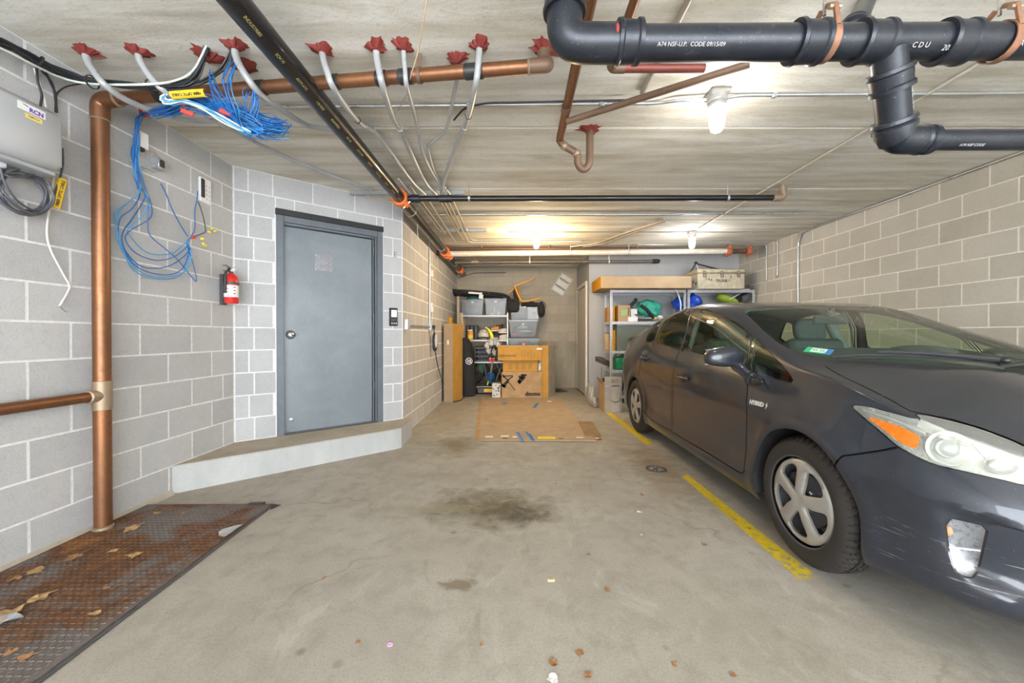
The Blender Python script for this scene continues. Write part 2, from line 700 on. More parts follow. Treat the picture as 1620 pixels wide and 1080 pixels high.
M_BOXGREY_D = plain('mid_grey_plastic', (.36, .38, .41), .5, 0, .05, 6)
M_RED = plain('extinguisher_red', (.66, .025, .02), .25, 0, .08, 10, coat=.5)
M_BLACK = plain('black_plastic', (.025, .025, .027), .45, 0, .15, 14)
M_DARKGREY = plain('dark_grey_plastic', (.07, .07, .075), .5, 0, .15, 14)
M_CHROME = plain('worn_chrome', (.72, .72, .72), .16, 1.0, .06, 30)
M_RUSTY_STRAP = plain('rusty_strap', (.28, .14, .085), .6, .4, .25, 30)
M_PAPER = plain('paper_scrap', (.42, .42, .43), .8, 0, .1, 20)
M_LEAF = plain('dry_brown_leaf', (.30, .15, .06), .8, 0, .35, 30)
M_LEAF_T = plain('dry_tan_leaf', (.42, .26, .11), .8, 0, .35, 30)


def door_paint():
    m = N('grey_blue_steel_door')
    p = m.pos()
    a = m.noise(p, 3.2, 6, .66, .3)
    b = m.noise(p, 55, 5, .7)
    c = m.mix(m.ramp(a, .3, .7), (.185, .215, .24), (.24, .27, .297))
    c = m.mix(m.ramp(b, .55, .8, 0, .5), c, (.28, .31, .34))
    c = m.mix(m.ramp(b, .40, .25, 0, .4), c, (.085, .10, .115))
    m.base(c).set(rough=m.ramp(a, .3, .7, .30, .38), spec=.65, metal=.1).bump(b, .03, .002)
    return m.m


M_DOOR = door_paint()
M_FRAME = plain('grey_blue_frame_paint', (.135, .155, .178), .42, .1, .1, 12)


def cardboard(name, c, worn=.25):
    m = N(name)
    p = m.pos()
    a = m.noise(p, 6, 5, .6)
    b = m.noise(m.pos((90, 90, 6)), 3, 3)
    cc = m.mix(m.ramp(a, .3, .7), tuple(x * (1 - worn) for x in c), tuple(min(1, x * 1.08) for x in c))
    cc = m.mix(m.ramp(b, .5, .8, 0, .18), cc, tuple(x * .7 for x in c))
    m.base(cc).set(rough=.8, spec=.2)
    return m.m


M_CARD = cardboard('brown_cardboard', (.46, .30, .16))
M_CARD_PALE = cardboard('pale_cardboard', (.40, .295, .185), .12)
M_CARD_FLOOR = cardboard('flattened_cardboard', (.43, .32, .215), .15)
M_CARD_YEL = cardboard('amber_cardboard', (.50, .27, .06), .15)
M_CARD_OR = cardboard('orange_cardboard', (.50, .23, .015), .15)
M_CARD_GREY = cardboard('grey_brown_cardboard', (.40, .345, .27), .15)
M_CARD_BLK = plain('black_print', (.035, .028, .022), .8)
M_BLUE_TAPE = plain('blue_masking_tape', (.06, .22, .55), .7)
# ------------------------------------------------------------------ the room
XL, XR = -2.483, 4.113
C1 = Vector((-2.483, 3.47, 0))
C2 = Vector((-1.278, 4.466, 0))
YB, YF2, XA = 8.65, 7.25, 1.36      # back wall, wall behind the shelves, alcove side wall
COURSE = 0.2032
Y0 = -3.4

floor = MB().box((.8, (YB + Y0) / 2, -.06), (7.4, YB - Y0 + .4, .12)).build('floor', M_FLOOR, smooth=False)
floor['kind'] = 'structure'

# ceiling: hollow-core planks spanning across the garage, seams recessed
ceil = MB().box((.8, (YB + Y0) / 2, H_CEIL + .20), (7.4, YB - Y0 + .4, .30)).build('ceiling', M_CEIL_JOINT, smooth=False)
ceil['kind'] = 'structure'
py = Y0 - .2
edges_y = [-3.2, -2.0, -.8, .4, 1.62, 2.84, 4.01, 5.22, 6.42, 7.62, 8.83]
me_pl = {}
for a, b in zip(edges_y[:-1], edges_y[1:]):
    w = round(b - a - .014, 3)
    if w not in me_pl:
        me_pl[w] = MB().box((0, w / 2, .03), (7.3, w, .06), bev=.007).mesh('plank', M_CEIL, smooth=False)
    link_mesh('plank', me_pl[w], ceil, (.8, a + .007, H_CEIL))

_blk = {}


def block_mesh(w, h, mat):
    key = (round(w, 3), round(h, 3), mat.name)
    if key not in _blk:
        w, h = key[0], key[1]
        t, c = .012, .0018
        vs = [(0, 0, -t), (w, 0, -t), (w, h, -t), (0, h, -t), (0, 0, -c), (w, 0, -c), (w, h, -c), (0, h, -c),
              (c, c, 0), (w - c, c, 0), (w - c, h - c, 0), (c, h - c, 0)]
        fs = [(8, 9, 10, 11)]
        for i in range(4):
            j = (i + 1) % 4
            fs += [(i, j, 4 + j, 4 + i), (4 + i, 4 + j, 8 + j, 8 + i)]
        me = bpy.data.meshes.new('block')
        me.from_pydata(vs, [], fs)
        me.materials.append(mat)
        _blk[key] = me
    return _blk[key]


def lay_blocks(wall, origin, direction, normal, rows, joints, span, mat, holes=(), top_trim=None, gap=.010):
    """blocks on a wall plane: joints[parity] lists joint positions along the wall"""
    d = Vector(direction).normalized(); nrm = Vector(normal).normalized()
    z = Vector((0, 0, 1))
    Mx = Matrix(((d.x, z.x, nrm.x, 0), (d.y, z.y, nrm.y, 0), (d.z, z.z, nrm.z, 0), (0, 0, 0, 1)))
    if d.cross(z).dot(nrm) < 0:
        Mx = None
    for r in rows:
        js = sorted(set([span[0]] + [j for j in joints[r % 2] if span[0] + .03 < j < span[1] - .03] + [span[1]]))
        z0, z1 = r * COURSE, (r + 1) * COURSE
        if r == 12: z1 = H_CEIL
        for a, b in zip(js[:-1], js[1:]):
            pieces = [(a, b, z0, z1)]
            for (ha, hb, hz0, hz1) in holes:
                nxt = []
                for (pa, pb, pz0, pz1) in pieces:
                    if pb <= ha + .002 or pa >= hb - .002 or pz1 <= hz0 + .002 or pz0 >= hz1 - .002:
                        nxt.append((pa, pb, pz0, pz1)); continue
                    if pa < ha - .02: nxt.append((pa, ha, pz0, pz1))
                    if pb > hb + .02: nxt.append((hb, pb, pz0, pz1))
                    ia, ib = max(pa, ha), min(pb, hb)
                    if pz1 > hz1 + .02: nxt.append((ia, ib, hz1, pz1))
                    if pz0 < hz0 - .02: nxt.append((ia, ib, pz0, hz0))
                pieces = nxt
            for (pa, pb, pz0, pz1) in pieces:
                w, h = pb - pa - gap, pz1 - pz0 - gap
                if w < .02 or h < .02: continue
                o = link_mesh('block', block_mesh(w, h, mat), wall)
                if Mx is not None:
                    p = Vector(origin) + d * (pa + gap / 2) + z * (pz0 + gap / 2)
                    o.matrix_local = Matrix.Translation(p) @ Mx
                else:
                    p = Vector(origin) + d * (pb - gap / 2) + z * (pz0 + gap / 2)
                    M2 = Matrix(((-d.x, z.x, nrm.x, 0), (-d.y, z.y, nrm.y, 0), (-d.z, z.z, nrm.z, 0), (0, 0, 0, 1)))
                    o.matrix_local = Matrix.Translation(p) @ M2


REC = .0012   # mortar lies this far behind the block faces
# --- left wall
w = MB().box((XL - REC - .06, (Y0 + C1.y + .06) / 2, H_CEIL / 2), (.12, C1.y - Y0 + .06, H_CEIL)).build('wall_left', M_MORTAR, smooth=False)
w['kind'] = 'structure'
jA = [2.813 - .4064 * k for k in range(1, 5)] + [2.813, 3.217]
jB = [2.603 - .4064 * k for k in range(1, 5)] + [2.603, 3.018, 3.338]
lay_blocks(w, (XL, 0, 0), (0, 1, 0), (1, 0, 0), range(13), [jA, jB], (1.0, 3.465), M_BLOCK_GREY)
# --- angled door wall
dv = (C2 - C1); DL = dv.length; dv.normalize()
dn = Vector((dv.y, -dv.x, 0))
DA, DB, DZ0, DZ1 = .325, 1.335, .20, 2.325     # rough opening of the steel door along this wall
wall_d = MB()
Md = frame_M(C1, dv, dn)     # local x along the wall, local z out of it, local y up?


def on_door(q, z, out=0.0):
    return C1 + dv * q + dn * out + Vector((0, 0, z))


def dbox(mb, q0, q1, z0, z1, o0, o1, bev=0.0):
    """box on the angled wall: along q, up z, outwards o (into the room positive)"""
    c = on_door((q0 + q1) / 2, (z0 + z1) / 2, (o0 + o1) / 2)
    ang = math.atan2(dv.y, dv.x)
    return mb.box(c, (q1 - q0, abs(o1 - o0), z1 - z0), ang, bev)


for (a, b, z0, z1) in ((0, DA, 0, H_CEIL), (DB, DL, 0, H_CEIL), (DA, DB, DZ1, H_CEIL), (DA, DB, 0, .195)):
    dbox(wall_d, a, b, z0, z1, -.14, -REC)
w = wall_d.build('wall_left_angled', M_MORTAR, smooth=False)
w['kind'] = 'structure'
lay_blocks(w, C1, dv, dn, range(1, 13), [[.11, .30, .64, 1.04, 1.45], [.15, .48, .87, 1.27]], (.003, DL - .003), M_BLOCK_GREY,
           holes=[(DA - .004, DB + .004, 0, DZ1 + .004)])
# --- long left wall beyond the corner
w = MB().box((C2.x - REC - .06, (C2.y + .004 + YB + .06) / 2, H_CEIL / 2), (.12, YB + .056 - C2.y, H_CEIL)).build('wall_left_rear', M_MORTAR_TAN, smooth=False)
w['kind'] = 'structure'
j0 = [C2.y + .195 + .4064 * k for k in range(11)]
j1 = [C2.y + .4 + .4064 * k for k in range(11)]
lay_blocks(w, (C2.x, 0, 0), (0, 1, 0), (1, 0, 0), range(12), [j0, j1], (C2.y + .005, YB - .005), M_BLOCK_PALE, gap=.015)
for k in range(2):
    a, b = C2.y + .004 + k * 2.09, C2.y + 2.09 * (k + 1)
    MB().box((C2.x - .003, (a + b) / 2, 12.5 * COURSE + .001), (.012, b - a - .008, H_CEIL - 12 * COURSE - .010), bev=.004).build('beam', M_BEAM, w, smooth=False)
# --- back wall (alcove)
w = MB().box(((C2.x + XA) / 2, YB + REC + .06, H_CEIL / 2), (XA - C2.x + .2, .12, H_CEIL)).build('wall_back', M_BACK_CONC, smooth=False)
w['kind'] = 'structure'
j0 = [C2.x + .2 + .4064 * k for k in range(8)]
j1 = [C2.x + .4064 * k for k in range(8)]
lay_blocks(w, (0, YB, 0), (1, 0, 0), (0, -1, 0), range(5, 13), [j0, j1], (C2.x + .004, XA - .004), M_BLOCK_BACK, gap=.008)
# --- alcove side wall with the white door, wall behind the metal shelves
w = MB().box((XA + .05, (YF2 + .0998 + YB) / 2, H_CEIL / 2), (.10, YB - YF2 - .0998, H_CEIL)).build('wall_alcove', M_PLASTER, smooth=False)
w['kind'] = 'structure'
w = MB().box(((XA + XR) / 2 + .05, YF2 + .05, H_CEIL / 2), (XR - XA + .10, .0998, H_CEIL)).build('wall_shelves', M_PLASTER, smooth=False)
w['kind'] = 'structure'
# --- right wall
w = MB().box((XR + REC + .06, (Y0 + YF2) / 2, H_CEIL / 2), (.12, YF2 - Y0, H_CEIL)).build('wall_right', M_MORTAR_TAN, smooth=False)
w['kind'] = 'structure'
jt = [3.416 + .4064 * k for k in range(-4, 10)]
jo = [3.218 + .4064 * k for k in range(-4, 11)]
lay_blocks(w, (XR, 0, 0), (0, 1, 0), (-1, 0, 0), range(2, 13), [jt, jo], (2.2, YF2 - .005), M_BLOCK_TAN)

# --- concrete landing in front of the steel door
land = [(XL + .002, 2.836), (-1.215, 3.955), (-1.165, 4.02), (-1.18, C2.y + .02), (C2.x + .004, C2.y - .004), (C1.x + .002, C1.y - .004)]
bm_l = MB().prism(land, 0.0, .197)
o = bm_l.build('step', M_STEP_FACE, smooth=False)
tag(o, 'low pale painted concrete landing in front of the grey steel door', 'step')
inset = [(XL + .006, 2.848), (-1.222, 3.966), (-1.172, 4.026), (-1.186, C2.y + .018), (C2.x + .004, C2.y - .004), (C1.x + .004, C1.y - .004)]
MB().prism(inset, .196, .203).build('tread', M_STEP_TOP, o, smooth=False)

# ------------------------------------------------------------------ grey steel door
d1 = empty('door_1', on_door((DA + DB) / 2, .2), kind='structure')


def dpart(name, fn, mat, parent=d1, **kw):
    mb = MB(); fn(mb)
    o = mb.build(name, mat, None, **kw)
    o.parent = parent
    o.matrix_parent_inverse = Matrix.Translation(d1.location).inverted()
    return o


fw = .062
def _frame(mb):
    dbox(mb, DA, DA + fw, DZ0, DZ1 - .045, -.12, .010, .003)
    dbox(mb, DB - fw, DB, DZ0, DZ1 - .045, -.12, .010, .003)
    dbox(mb, DA + fw, DB - fw, DZ1 - .045 - fw, DZ1 - .045, -.12, .010, .003)
    # rebate / stop, stepped towards the leaf
    dbox(mb, DB - fw - .020, DB - fw, DZ0, DZ1 - .107, -.12, -.012, .002)
    dbox(mb, DB - fw - .036, DB - fw - .020, DZ0, DZ1 - .107, -.12, -.040, .002)
    dbox(mb, DA + fw, DB - fw - .02, DZ1 - .127, DZ1 - .107, -.12, -.012, .002)
dpart('frame', _frame, M_FRAME)
dpart('head_seal', lambda mb: dbox(mb, DA - .006, DB + .006, DZ1 - .045, DZ1 + .012, -.02, .018, .004), M_BLACK)
leaf = dpart('leaf', lambda mb: dbox(mb, DA + fw + .004, DB - fw - .038, DZ0 + .016, DZ1 - .131, -.095, -.055, .003), M_DOOR)
dpart('threshold', lambda mb: dbox(mb, DA + fw, DB - fw, DZ0 - .005, DZ0 + .012, -.11, .0, .003), M_DARKGREY)
# name plate with four screws
pl_q0, pl_q1, pl_z0, pl_z1 = .665, .835, 1.80, 1.965
pp = dpart('plate', lambda mb: dbox(mb, pl_q0, pl_q1, pl_z0, pl_z1, -.056, -.052, .001), plain('scuffed_aluminium_plate', (.30, .30, .33), .38, .7, .18, 30))
for q in (pl_q0 + .012, pl_q1 - .012):
    for z in (pl_z0 + .012, pl_z1 - .012):
        dpart('screw', lambda mb, q=q, z=z: mb.lathe([(.006, 0), (.005, .003), (0, .004)], on_door(q, z, -.052), dn, 10), M_STEEL)


def _knob(mb):
    o = on_door(.450, 1.155, -.055)
    mb.lathe([(.034, 0), (.034, .004), (.026, .010), (.012, .014), (.011, .030), (.020, .036), (.028, .044), (.029, .054), (.024, .062), (.010, .066), (0, .066)], o, dn, 24)
dpart('rose', lambda mb: mb.lathe([(.043, 0), (.043, .003), (.036, .007), (.030, .007)], on_door(.450, 1.155, -.055), dn, 24, caps=False), M_DARKGREY)
dpart('knob', _knob, M_CHROME)
for (q0_, q1_, z0_, z1_) in ((DB - fw - .0395, DB - fw - .0355, DZ0, DZ1 - .127), (DB - fw - .0215, DB - fw - .0185, DZ0, DZ1 - .107), (DA + fw + .002, DB - fw - .03, DZ1 - .1315, DZ1 - .1265)):
    dpart('gap_shade', lambda mb, a=q0_, b=q1_, c=z0_, d=z1_: dbox(mb, a, b, c, d, -.09, -.0105 if a > 1.25 and b > DB - fw - .02 else -.0385), M_BLACK, smooth=False)  # black strips painting in the shade of the gaps between leaf and frame
dpart('keyhole', lambda mb: mb.lathe([(.006, 0), (.006, .002), (0, .0025)], on_door(.450, 1.155, .011), dn, 10), M_BLACK)


def _stop(mb):
    o = on_door(.455, .335, -.055)
    mb.lathe([(.017, 0), (.017, .004), (.008, .008), (.008, .022), (.014, .026), (.014, .034), (0, .036)], o, dn, 16)
dpart('latch', _stop, M_CHROME)
for z in (.55, 1.30, 2.02):
    dpart('hinge', lambda mb, z=z: mb.cyl(on_door(DB - fw - .030, z, -.024), on_door(DB - fw - .030, z + .09, -.024), .008, n=10), M_FRAME)

# grey intercom beside the door
ir = empty('intercom', on_door(1.45, 1.42), 'small black entry reader with white square cover beside the grey door', 'card reader')


def wpart(root, name, fn, mat, **kw):
    mb = MB(); fn(mb)
    o = mb.build(name, mat, None, **kw)
    o.parent = root
    o.matrix_parent_inverse = root.matrix_world.inverted() if False else Matrix.Translation(root.location).inverted()
    return o


wpart(ir, 'housing', lambda mb: dbox(mb, 1.405, 1.495, 1.255, 1.455, 0.0, .028, .005), M_BLACK)
wpart(ir, 'cover', lambda mb: dbox(mb, 1.418, 1.482, 1.352, 1.432, .028, .036, .004), M_WHITE)
wpart(ir, 'display', lambda mb: dbox(mb, 1.418, 1.482, 1.31, 1.335, .028, .031, .002), M_DARKGREY)
wpart(ir, 'reader_button', lambda mb: [dbox(mb, 1.420 + k * .024, 1.434 + k * .024, 1.275, 1.292, .028, .032, .002) for k in range(3)], M_BOXGREY)
text_mesh('door_letter', 'E', .085, plain('faded_pencil', (.25, .245, .23), .9), frame_M(on_door(1.478, 2.05, .0015), dv, dn), None, .0006)
bpy.data.objects['door_letter'].name = 'painted_letter'
tag(bpy.data.objects['painted_letter'], 'faint grey letter painted on the blocks above the entry reader', 'marking')

# ------------------------------------------------------------------ white door in the alcove side wall
d2 = empty('door_2', (XA, 8.0, 0), kind='structure')
M_CREAM = plain('cream_door_paint', (.56, .53, .46), .5, 0, .06, 6)
M_CREAM_TRIM = plain('white_trim_paint', (.68, .66, .60), .5, 0, .05, 6)
wpart(d2, 'leaf', lambda mb: mb.box((XA - .012, 7.985, 1.05), (.024, .97, 2.06), bev=.003), M_CREAM)
def _f2(mb):
    mb.box((XA - .014, 8.515, 1.09), (.036, .07, 2.18), bev=.004)
    mb.box((XA - .014, 7.455, 1.09), (.036, .07, 2.18), bev=.004)
    mb.box((XA - .014, 7.985, 2.145), (.034, .99, .07), bev=.004)
wpart(d2, 'frame', _f2, M_CREAM_TRIM)
def _k2(mb):
    mb.lathe([(.032, 0), (.032, .006), (.013, .012), (.012, .035), (.026, .045), (.028, .058), (.018, .068), (0, .069)], (XA - .024, 8.40, .96), (-1, 0, 0), 20)
wpart(d2, 'knob', _k2, M_CHROME)
wpart(d2, 'sill', lambda mb: mb.box((XA - .02, 7.985, .009), (.05, .97, .018), bev=.003), plain('dark_wood_sill', (.16, .115, .075), .6))
b = MB().box((XA - .012, 7.33, .05), (.02, .16, .10), bev=.003).build('baseboard_alcove', M_CREAM_TRIM, smooth=False); b['kind'] = 'structure'

# seam of pale caulk along the ceiling over the long left wall
# ------------------------------------------------------------------ the parked hatchback
# Local frame of the body surface: s runs from the front axle to the rear, x outwards from the centre line, z up.
CX, CY = 2.290, 1.975          # centre line and front axle in the garage


def cubic(xp, Y):
    """natural cubic spline coefficients; Y is [n, m]"""
    xp = np.asarray(xp, float); Y = np.asarray(Y, float)
    n = len(xp); h = np.diff(xp)
    A = np.zeros((n, n)); B = np.zeros_like(Y)
    A[0, 0] = A[-1, -1] = 1
    for i in range(1, n - 1):
        A[i, i - 1] = h[i - 1]; A[i, i] = 2 * (h[i - 1] + h[i]); A[i, i + 1] = h[i]
        B[i] = 3 * ((Y[i + 1] - Y[i]) / h[i] - (Y[i] - Y[i - 1]) / h[i - 1])
    return xp, Y, np.linalg.solve(A, B)


def ceval(sp, x):
    xp, Y, C = sp
    i = np.clip(np.searchsorted(xp, x, side='right') - 1, 0, len(xp) - 2)
    h = xp[i + 1] - xp[i]
    t = np.clip(x, xp[0], xp[-1]) - xp[i]
    t = t[:, None]; h = h[:, None]
    b = (Y[i + 1] - Y[i]) / h - h * (2 * C[i] + C[i + 1]) / 3
    return Y[i] + b * t + C[i] * t * t + (C[i + 1] - C[i]) / (3 * h) * t ** 3


# outline stations: (s, x) of the widest line, spine s, then 8 (inset d, z) pairs from the sill to the roof side, then (fraction, z), spine z
ST = [
 # s      x     sq     sill        lower       mid         wide       shoulder    belt        edge        mid(frac,z)  zc
 (-.935, .000, -.30, [(.12, .17), (.04, .20), (.015, .34), (0, .49), (.025, .60), (.07, .665), (.17, .735), (.55, .86)], .950),
 (-.915, .280, -.29, [(.12, .17), (.04, .20), (.015, .34), (0, .49), (.025, .60), (.07, .670), (.17, .740), (.55, .86)], .952),
 (-.855, .490, -.28, [(.11, .175), (.04, .205), (.015, .34), (0, .49), (.025, .605), (.07, .680), (.17, .752), (.55, .865)], .955),
 (-.765, .645, -.26, [(.10, .18), (.04, .21), (.015, .35), (0, .50), (.025, .615), (.065, .695), (.165, .775), (.55, .88)], .960),
 (-.645, .760, -.24, [(.09, .185), (.035, .22), (.015, .36), (0, .51), (.022, .635), (.06, .725), (.155, .812), (.55, .905)], .966),
 (-.500, .828, -.20, [(.07, .19), (.03, .23), (.014, .38), (0, .52), (.020, .660), (.055, .765), (.150, .852), (.55, .935)], .975),
 (-.340, .860, -.15, [(.05, .19), (.02, .24), (.012, .40), (0, .54), (.018, .690), (.055, .810), (.150, .895), (.52, .962)], .985),
 (-.120, .871, -.05, [(.04, .19), (.012, .25), (.010, .42), (0, .56), (.018, .730), (.060, .860), (.160, .950), (.5, .998)], 1.016),
 (.120, .873, .12, [(.03, .185), (.008, .25), (.010, .43), (0, .60), (.020, .765), (.070, .893), (.178, 1.000), (.5, 1.075)], 1.096),
 (.350, .873, .35, [(.03, .18), (.006, .25), (.011, .44), (0, .63), (.022, .800), (.076, .922), (.198, 1.085), (.5, 1.160)], 1.180),
 (.650, .873, .65, [(.03, .18), (.005, .25), (.012, .45), (0, .65), (.024, .835), (.078, .950), (.220, 1.195), (.5, 1.258)], 1.275),
 (1.000, .873, 1.0, [(.03, .18), (.005, .25), (.012, .45), (0, .66), (.026, .862), (.078, .976), (.226, 1.318), (.5, 1.362)], 1.375),
 (1.570, .873, 1.57, [(.03, .18), (.005, .25), (.012, .45), (0, .66), (.027, .889), (.076, 1.008), (.214, 1.392), (.5, 1.436)], 1.443),
 (2.150, .873, 2.15, [(.03, .18), (.006, .25), (.012, .45), (0, .67), (.027, .915), (.078, 1.050), (.214, 1.362), (.5, 1.415)], 1.424),
 (2.700, .872, 2.70, [(.03, .18), (.010, .25), (.010, .46), (0, .68), (.025, .930), (.085, 1.085), (.205, 1.262), (.5, 1.330)], 1.345),
 (3.100, .862, 3.05, [(.03, .185), (.014, .25), (.010, .46), (0, .68), (.025, .920), (.090, 1.070), (.190, 1.160), (.5, 1.225)], 1.240),
 (3.360, .825, 3.20, [(.05, .20), (.03, .26), (.015, .45), (0, .66), (.020, .890), (.060, 1.020), (.13, 1.090), (.5, 1.140)], 1.165),
 (3.480, .720, 3.25, [(.06, .21), (.04, .27), (.015, .44), (0, .62), (.010, .860), (.035, .990), (.09, 1.050), (.5, 1.100)], 1.140),
 (3.520, .450, 3.27, [(.06, .22), (.04, .28), (.015, .44), (0, .60), (.010, .840), (.03, .970), (.08, 1.030), (.5, 1.085)], 1.130),
 (3.525, .000, 3.27, [(.06, .22), (.04, .28), (.015, .44), (0, .60), (.010, .840), (.03, .970), (.08, 1.030), (.5, 1.085)], 1.130),
]
_so = np.array([[k[0], k[1]] for k in ST])
_aa = np.concatenate([[0], np.cumsum(np.hypot(*np.diff(_so, axis=0).T))])
_ctl = []
for k in ST:
    L = math.hypot(k[0] - k[2], k[1])
    row = [k[0], k[1], k[2]] + [d / max(L, .3) for d, z in k[3][:7]] + [k[3][7][0], 1.0] + [z for d, z in k[3]] + [k[4]]
    _ctl.append(row)
CTL = cubic(_aa, np.array(_ctl))
AMAX = float(_aa[-1])
# common section parameter from the mean chord length of the mid sections
_m = ST[11]
_pts = [(_m[1] - d, z) for d, z in _m[3][:7]] + [(_m[1] * .5, _m[3][7][1]), (0, _m[4])]
TK = np.concatenate([[0], np.cumsum([math.dist(_pts[i], _pts[i + 1]) for i in range(8)])])
TMAX = float(TK[-1])
_TS = None


def _tbasis(t):
    """natural-spline cardinal weights [N, 9] on the section knots"""
    global _TS
    if _TS is None: _TS = cubic(TK, np.eye(9))
    return ceval(_TS, t)


DISP = []      # extra shaping functions (a, t, s, x, z) -> inward offset


def surf(a, t):
    """body surface: arrays a, t -> [N, 3] of local (x outwards, s, z)"""
    a = np.asarray(a, float); t = np.asarray(t, float)
    c = ceval(CTL, a)
    W = _tbasis(t)
    r = (W * c[:, 3:12]).sum(1)
    z = (W * c[:, 12:21]).sum(1)
    so, xo, sq = c[:, 0], c[:, 1], c[:, 2]
    s = so + (sq - so) * r
    x = xo * (1 - r)
    x = np.where(t >= TMAX - 1e-6, 0, np.maximum(x, 0))
    for fn in DISP:
        d = fn(a, t, s, x, z)
        L = np.maximum(np.hypot(sq - so, xo), .3)
        s = s + (sq - so) / L * d
        x = np.maximum(x - xo / L * d, 0)
    return np.stack([x, s, z], 1)


def world(P):      # near (right-hand) side of the car, towards the aisle
    return np.stack([CX - P[:, 0], CY + P[:, 1], P[:, 2]], 1)


_cp, _sp = math.cos(PITCH), math.sin(PITCH)


def project(Wd):
    x, y, z = Wd[:, 0], Wd[:, 1], Wd[:, 2] - CAM_H
    fw_ = y * _cp - z * _sp
    up = y * _sp + z * _cp
    return np.stack([815 + FPX * x / fw_, 535.5 - FPX * up / fw_], 1)


def make_grid():
    na, nt = 700, 240
    A, T = np.meshgrid(np.linspace(0, AMAX, na), np.linspace(0, TMAX, nt), indexing='ij')
    P = surf(A.ravel(), T.ravel()).reshape(na, nt, 3)
    Wd = world(P.reshape(-1, 3)).reshape(na, nt, 3)
    da = np.gradient(Wd, axis=0); dt = np.gradient(Wd, axis=1)
    nrm = np.cross(da, dt)
    eye = np.array([0, 0, CAM_H])
    face = (nrm * (Wd - eye)).sum(2)
    return A, T, P, Wd, face


def locate(targets, mode):
    """surface parameters of measured places: mode 'px' photograph position, 'sz' side elevation, 'sx' plan"""
    A, T, P, Wd, face = GRID
    if mode == 'px':
        Q = project(Wd.reshape(-1, 3)).reshape(A.shape + (2,))
        ok = face * FACE_SIGN < 0
        f = lambda p: project(world(p))
    elif mode == 'sz':
        Q = P[..., 1:3]; ok = P[..., 0] > .3; f = lambda p: p[:, 1:3]
    else:
        Q = P[..., [1, 0]]; ok = T > TK[5]; f = lambda p: p[:, [1, 0]]
    out = []
    for tg in targets:
        tg = np.array(tg, float)
        D = ((Q - tg) ** 2).sum(-1)
        D = np.where(ok, D, 1e9)
        i = np.unravel_index(np.argmin(D), D.shape)
        a, t = A[i], T[i]
        for _ in range(4):
            e = 2e-3
            q = f(surf([a, min(a + e, AMAX), a], [t, t, min(t + e, TMAX)]))
            J = np.stack([(q[1] - q[0]) / e, (q[2] - q[0]) / e], 1)
            try: st = np.linalg.solve(J, tg - q[0])
            except np.linalg.LinAlgError: break
            st = np.clip(st, -.02, .02)
            a, t = min(max(a + st[0], 0), AMAX), min(max(t + st[1], 0), TMAX)
        out.append((a, t))
    return out


_fs = 1.0
GRID = make_grid()
# sign of 'towards the viewer': a door point must count as facing
_ia, _it = np.argmin(abs(GRID[0][:, 0] - (_aa[10] + .3))), 60
FACE_SIGN = 1.0 if GRID[4][_ia, _it] < 0 else -1.0
px = lambda L: locate(L, 'px')
sz = lambda L: locate(L, 'sz')
sx = lambda L: locate(L, 'sx')


def smooth_loop(pts, it=2):
    P = [np.array(p, float) for p in pts]
    for _ in range(it):
        Q = []
        for i in range(len(P)):
            a, b = P[i], P[(i + 1) % len(P)]
            Q += [a * .75 + b * .25, a * .25 + b * .75]
        P = Q
    return np.array(P)


def dense(pts, step=.03):
    out = []
    for i in range(len(pts)):
        a, b = np.array(pts[i], float), np.array(pts[(i + 1) % len(pts)], float)
        n = max(1, int(np.hypot(*(b - a)) / step))
        out += [a + (b - a) * k / n for k in range(n)]
    return np.array(out)


def offset(P, d):
    """grow (d>0) or shrink a closed 2D loop"""
    P = np.asarray(P, float)
    area = 0.5 * np.sum(P[:, 0] * np.roll(P[:, 1], -1) - np.roll(P[:, 0], -1) * P[:, 1])
    t = np.roll(P, -1, 0) - np.roll(P, 1, 0)
    t /= np.maximum(np.linalg.norm(t, axis=1), 1e-9)[:, None]
    n = np.stack([t[:, 1], -t[:, 0]], 1) * (1 if area > 0 else -1)
    Q = P + n * d
    Q[:, 0] = np.where(P[:, 0] <= 1e-6, 0, Q[:, 0]); Q[:, 1] = np.where(P[:, 1] >= TMAX - 1e-6, TMAX, Q[:, 1])
    Q[:, 1] = np.where(P[:, 1] <= 1e-6, 0, Q[:, 1])
    return np.clip(Q, [0, 0], [AMAX, TMAX])


def inside(P, poly):
    x, y = P[:, 0], P[:, 1]
    r = np.zeros(len(P), bool)
    n = len(poly)
    j = n - 1
    for i in range(n):
        xi, yi = poly[i]; xj, yj = poly[j]
        c = ((yi > y) != (yj > y)) & (x < (xj - xi) * (y - yi) / (yj - yi + 1e-15) + xi)
        r ^= c
        j = i
    return r


def dist_poly(P, poly):
    P = np.asarray(P, float)
    best = np.full(len(P), 1e9)
    for i in range(len(poly)):
        a, b = np.array(poly[i]), np.array(poly[(i + 1) % len(poly)])
        ab = b - a
        u = np.clip(((P - a) @ ab) / max(ab @ ab, 1e-12), 0, 1)
        best = np.minimum(best, np.linalg.norm(P - (a + u[:, None] * ab), axis=1))
    return best


pocket_poly = smooth_loop(px([(1482, 806), (1488, 798), (1520, 804), (1570, 822), (1620, 838), (1700, 858), (1700, 975), (1640, 962), (1580, 938), (1530, 920), (1505, 900), (1488, 860)]), 1)

def _pocket(a, t, s, x, z):
    P = np.stack([a, t], 1)
    out = np.zeros(len(P))
    m = (a < 1.2) & (t < .6)
    if m.any():
        d = dist_poly(P[m], pocket_poly)
        sgn = inside(P[m], pocket_poly)
        k = np.where(sgn, np.clip(d / .035, 0, 1), 0)
        out[m] = .032 * k * k * (3 - 2 * k)
    return out


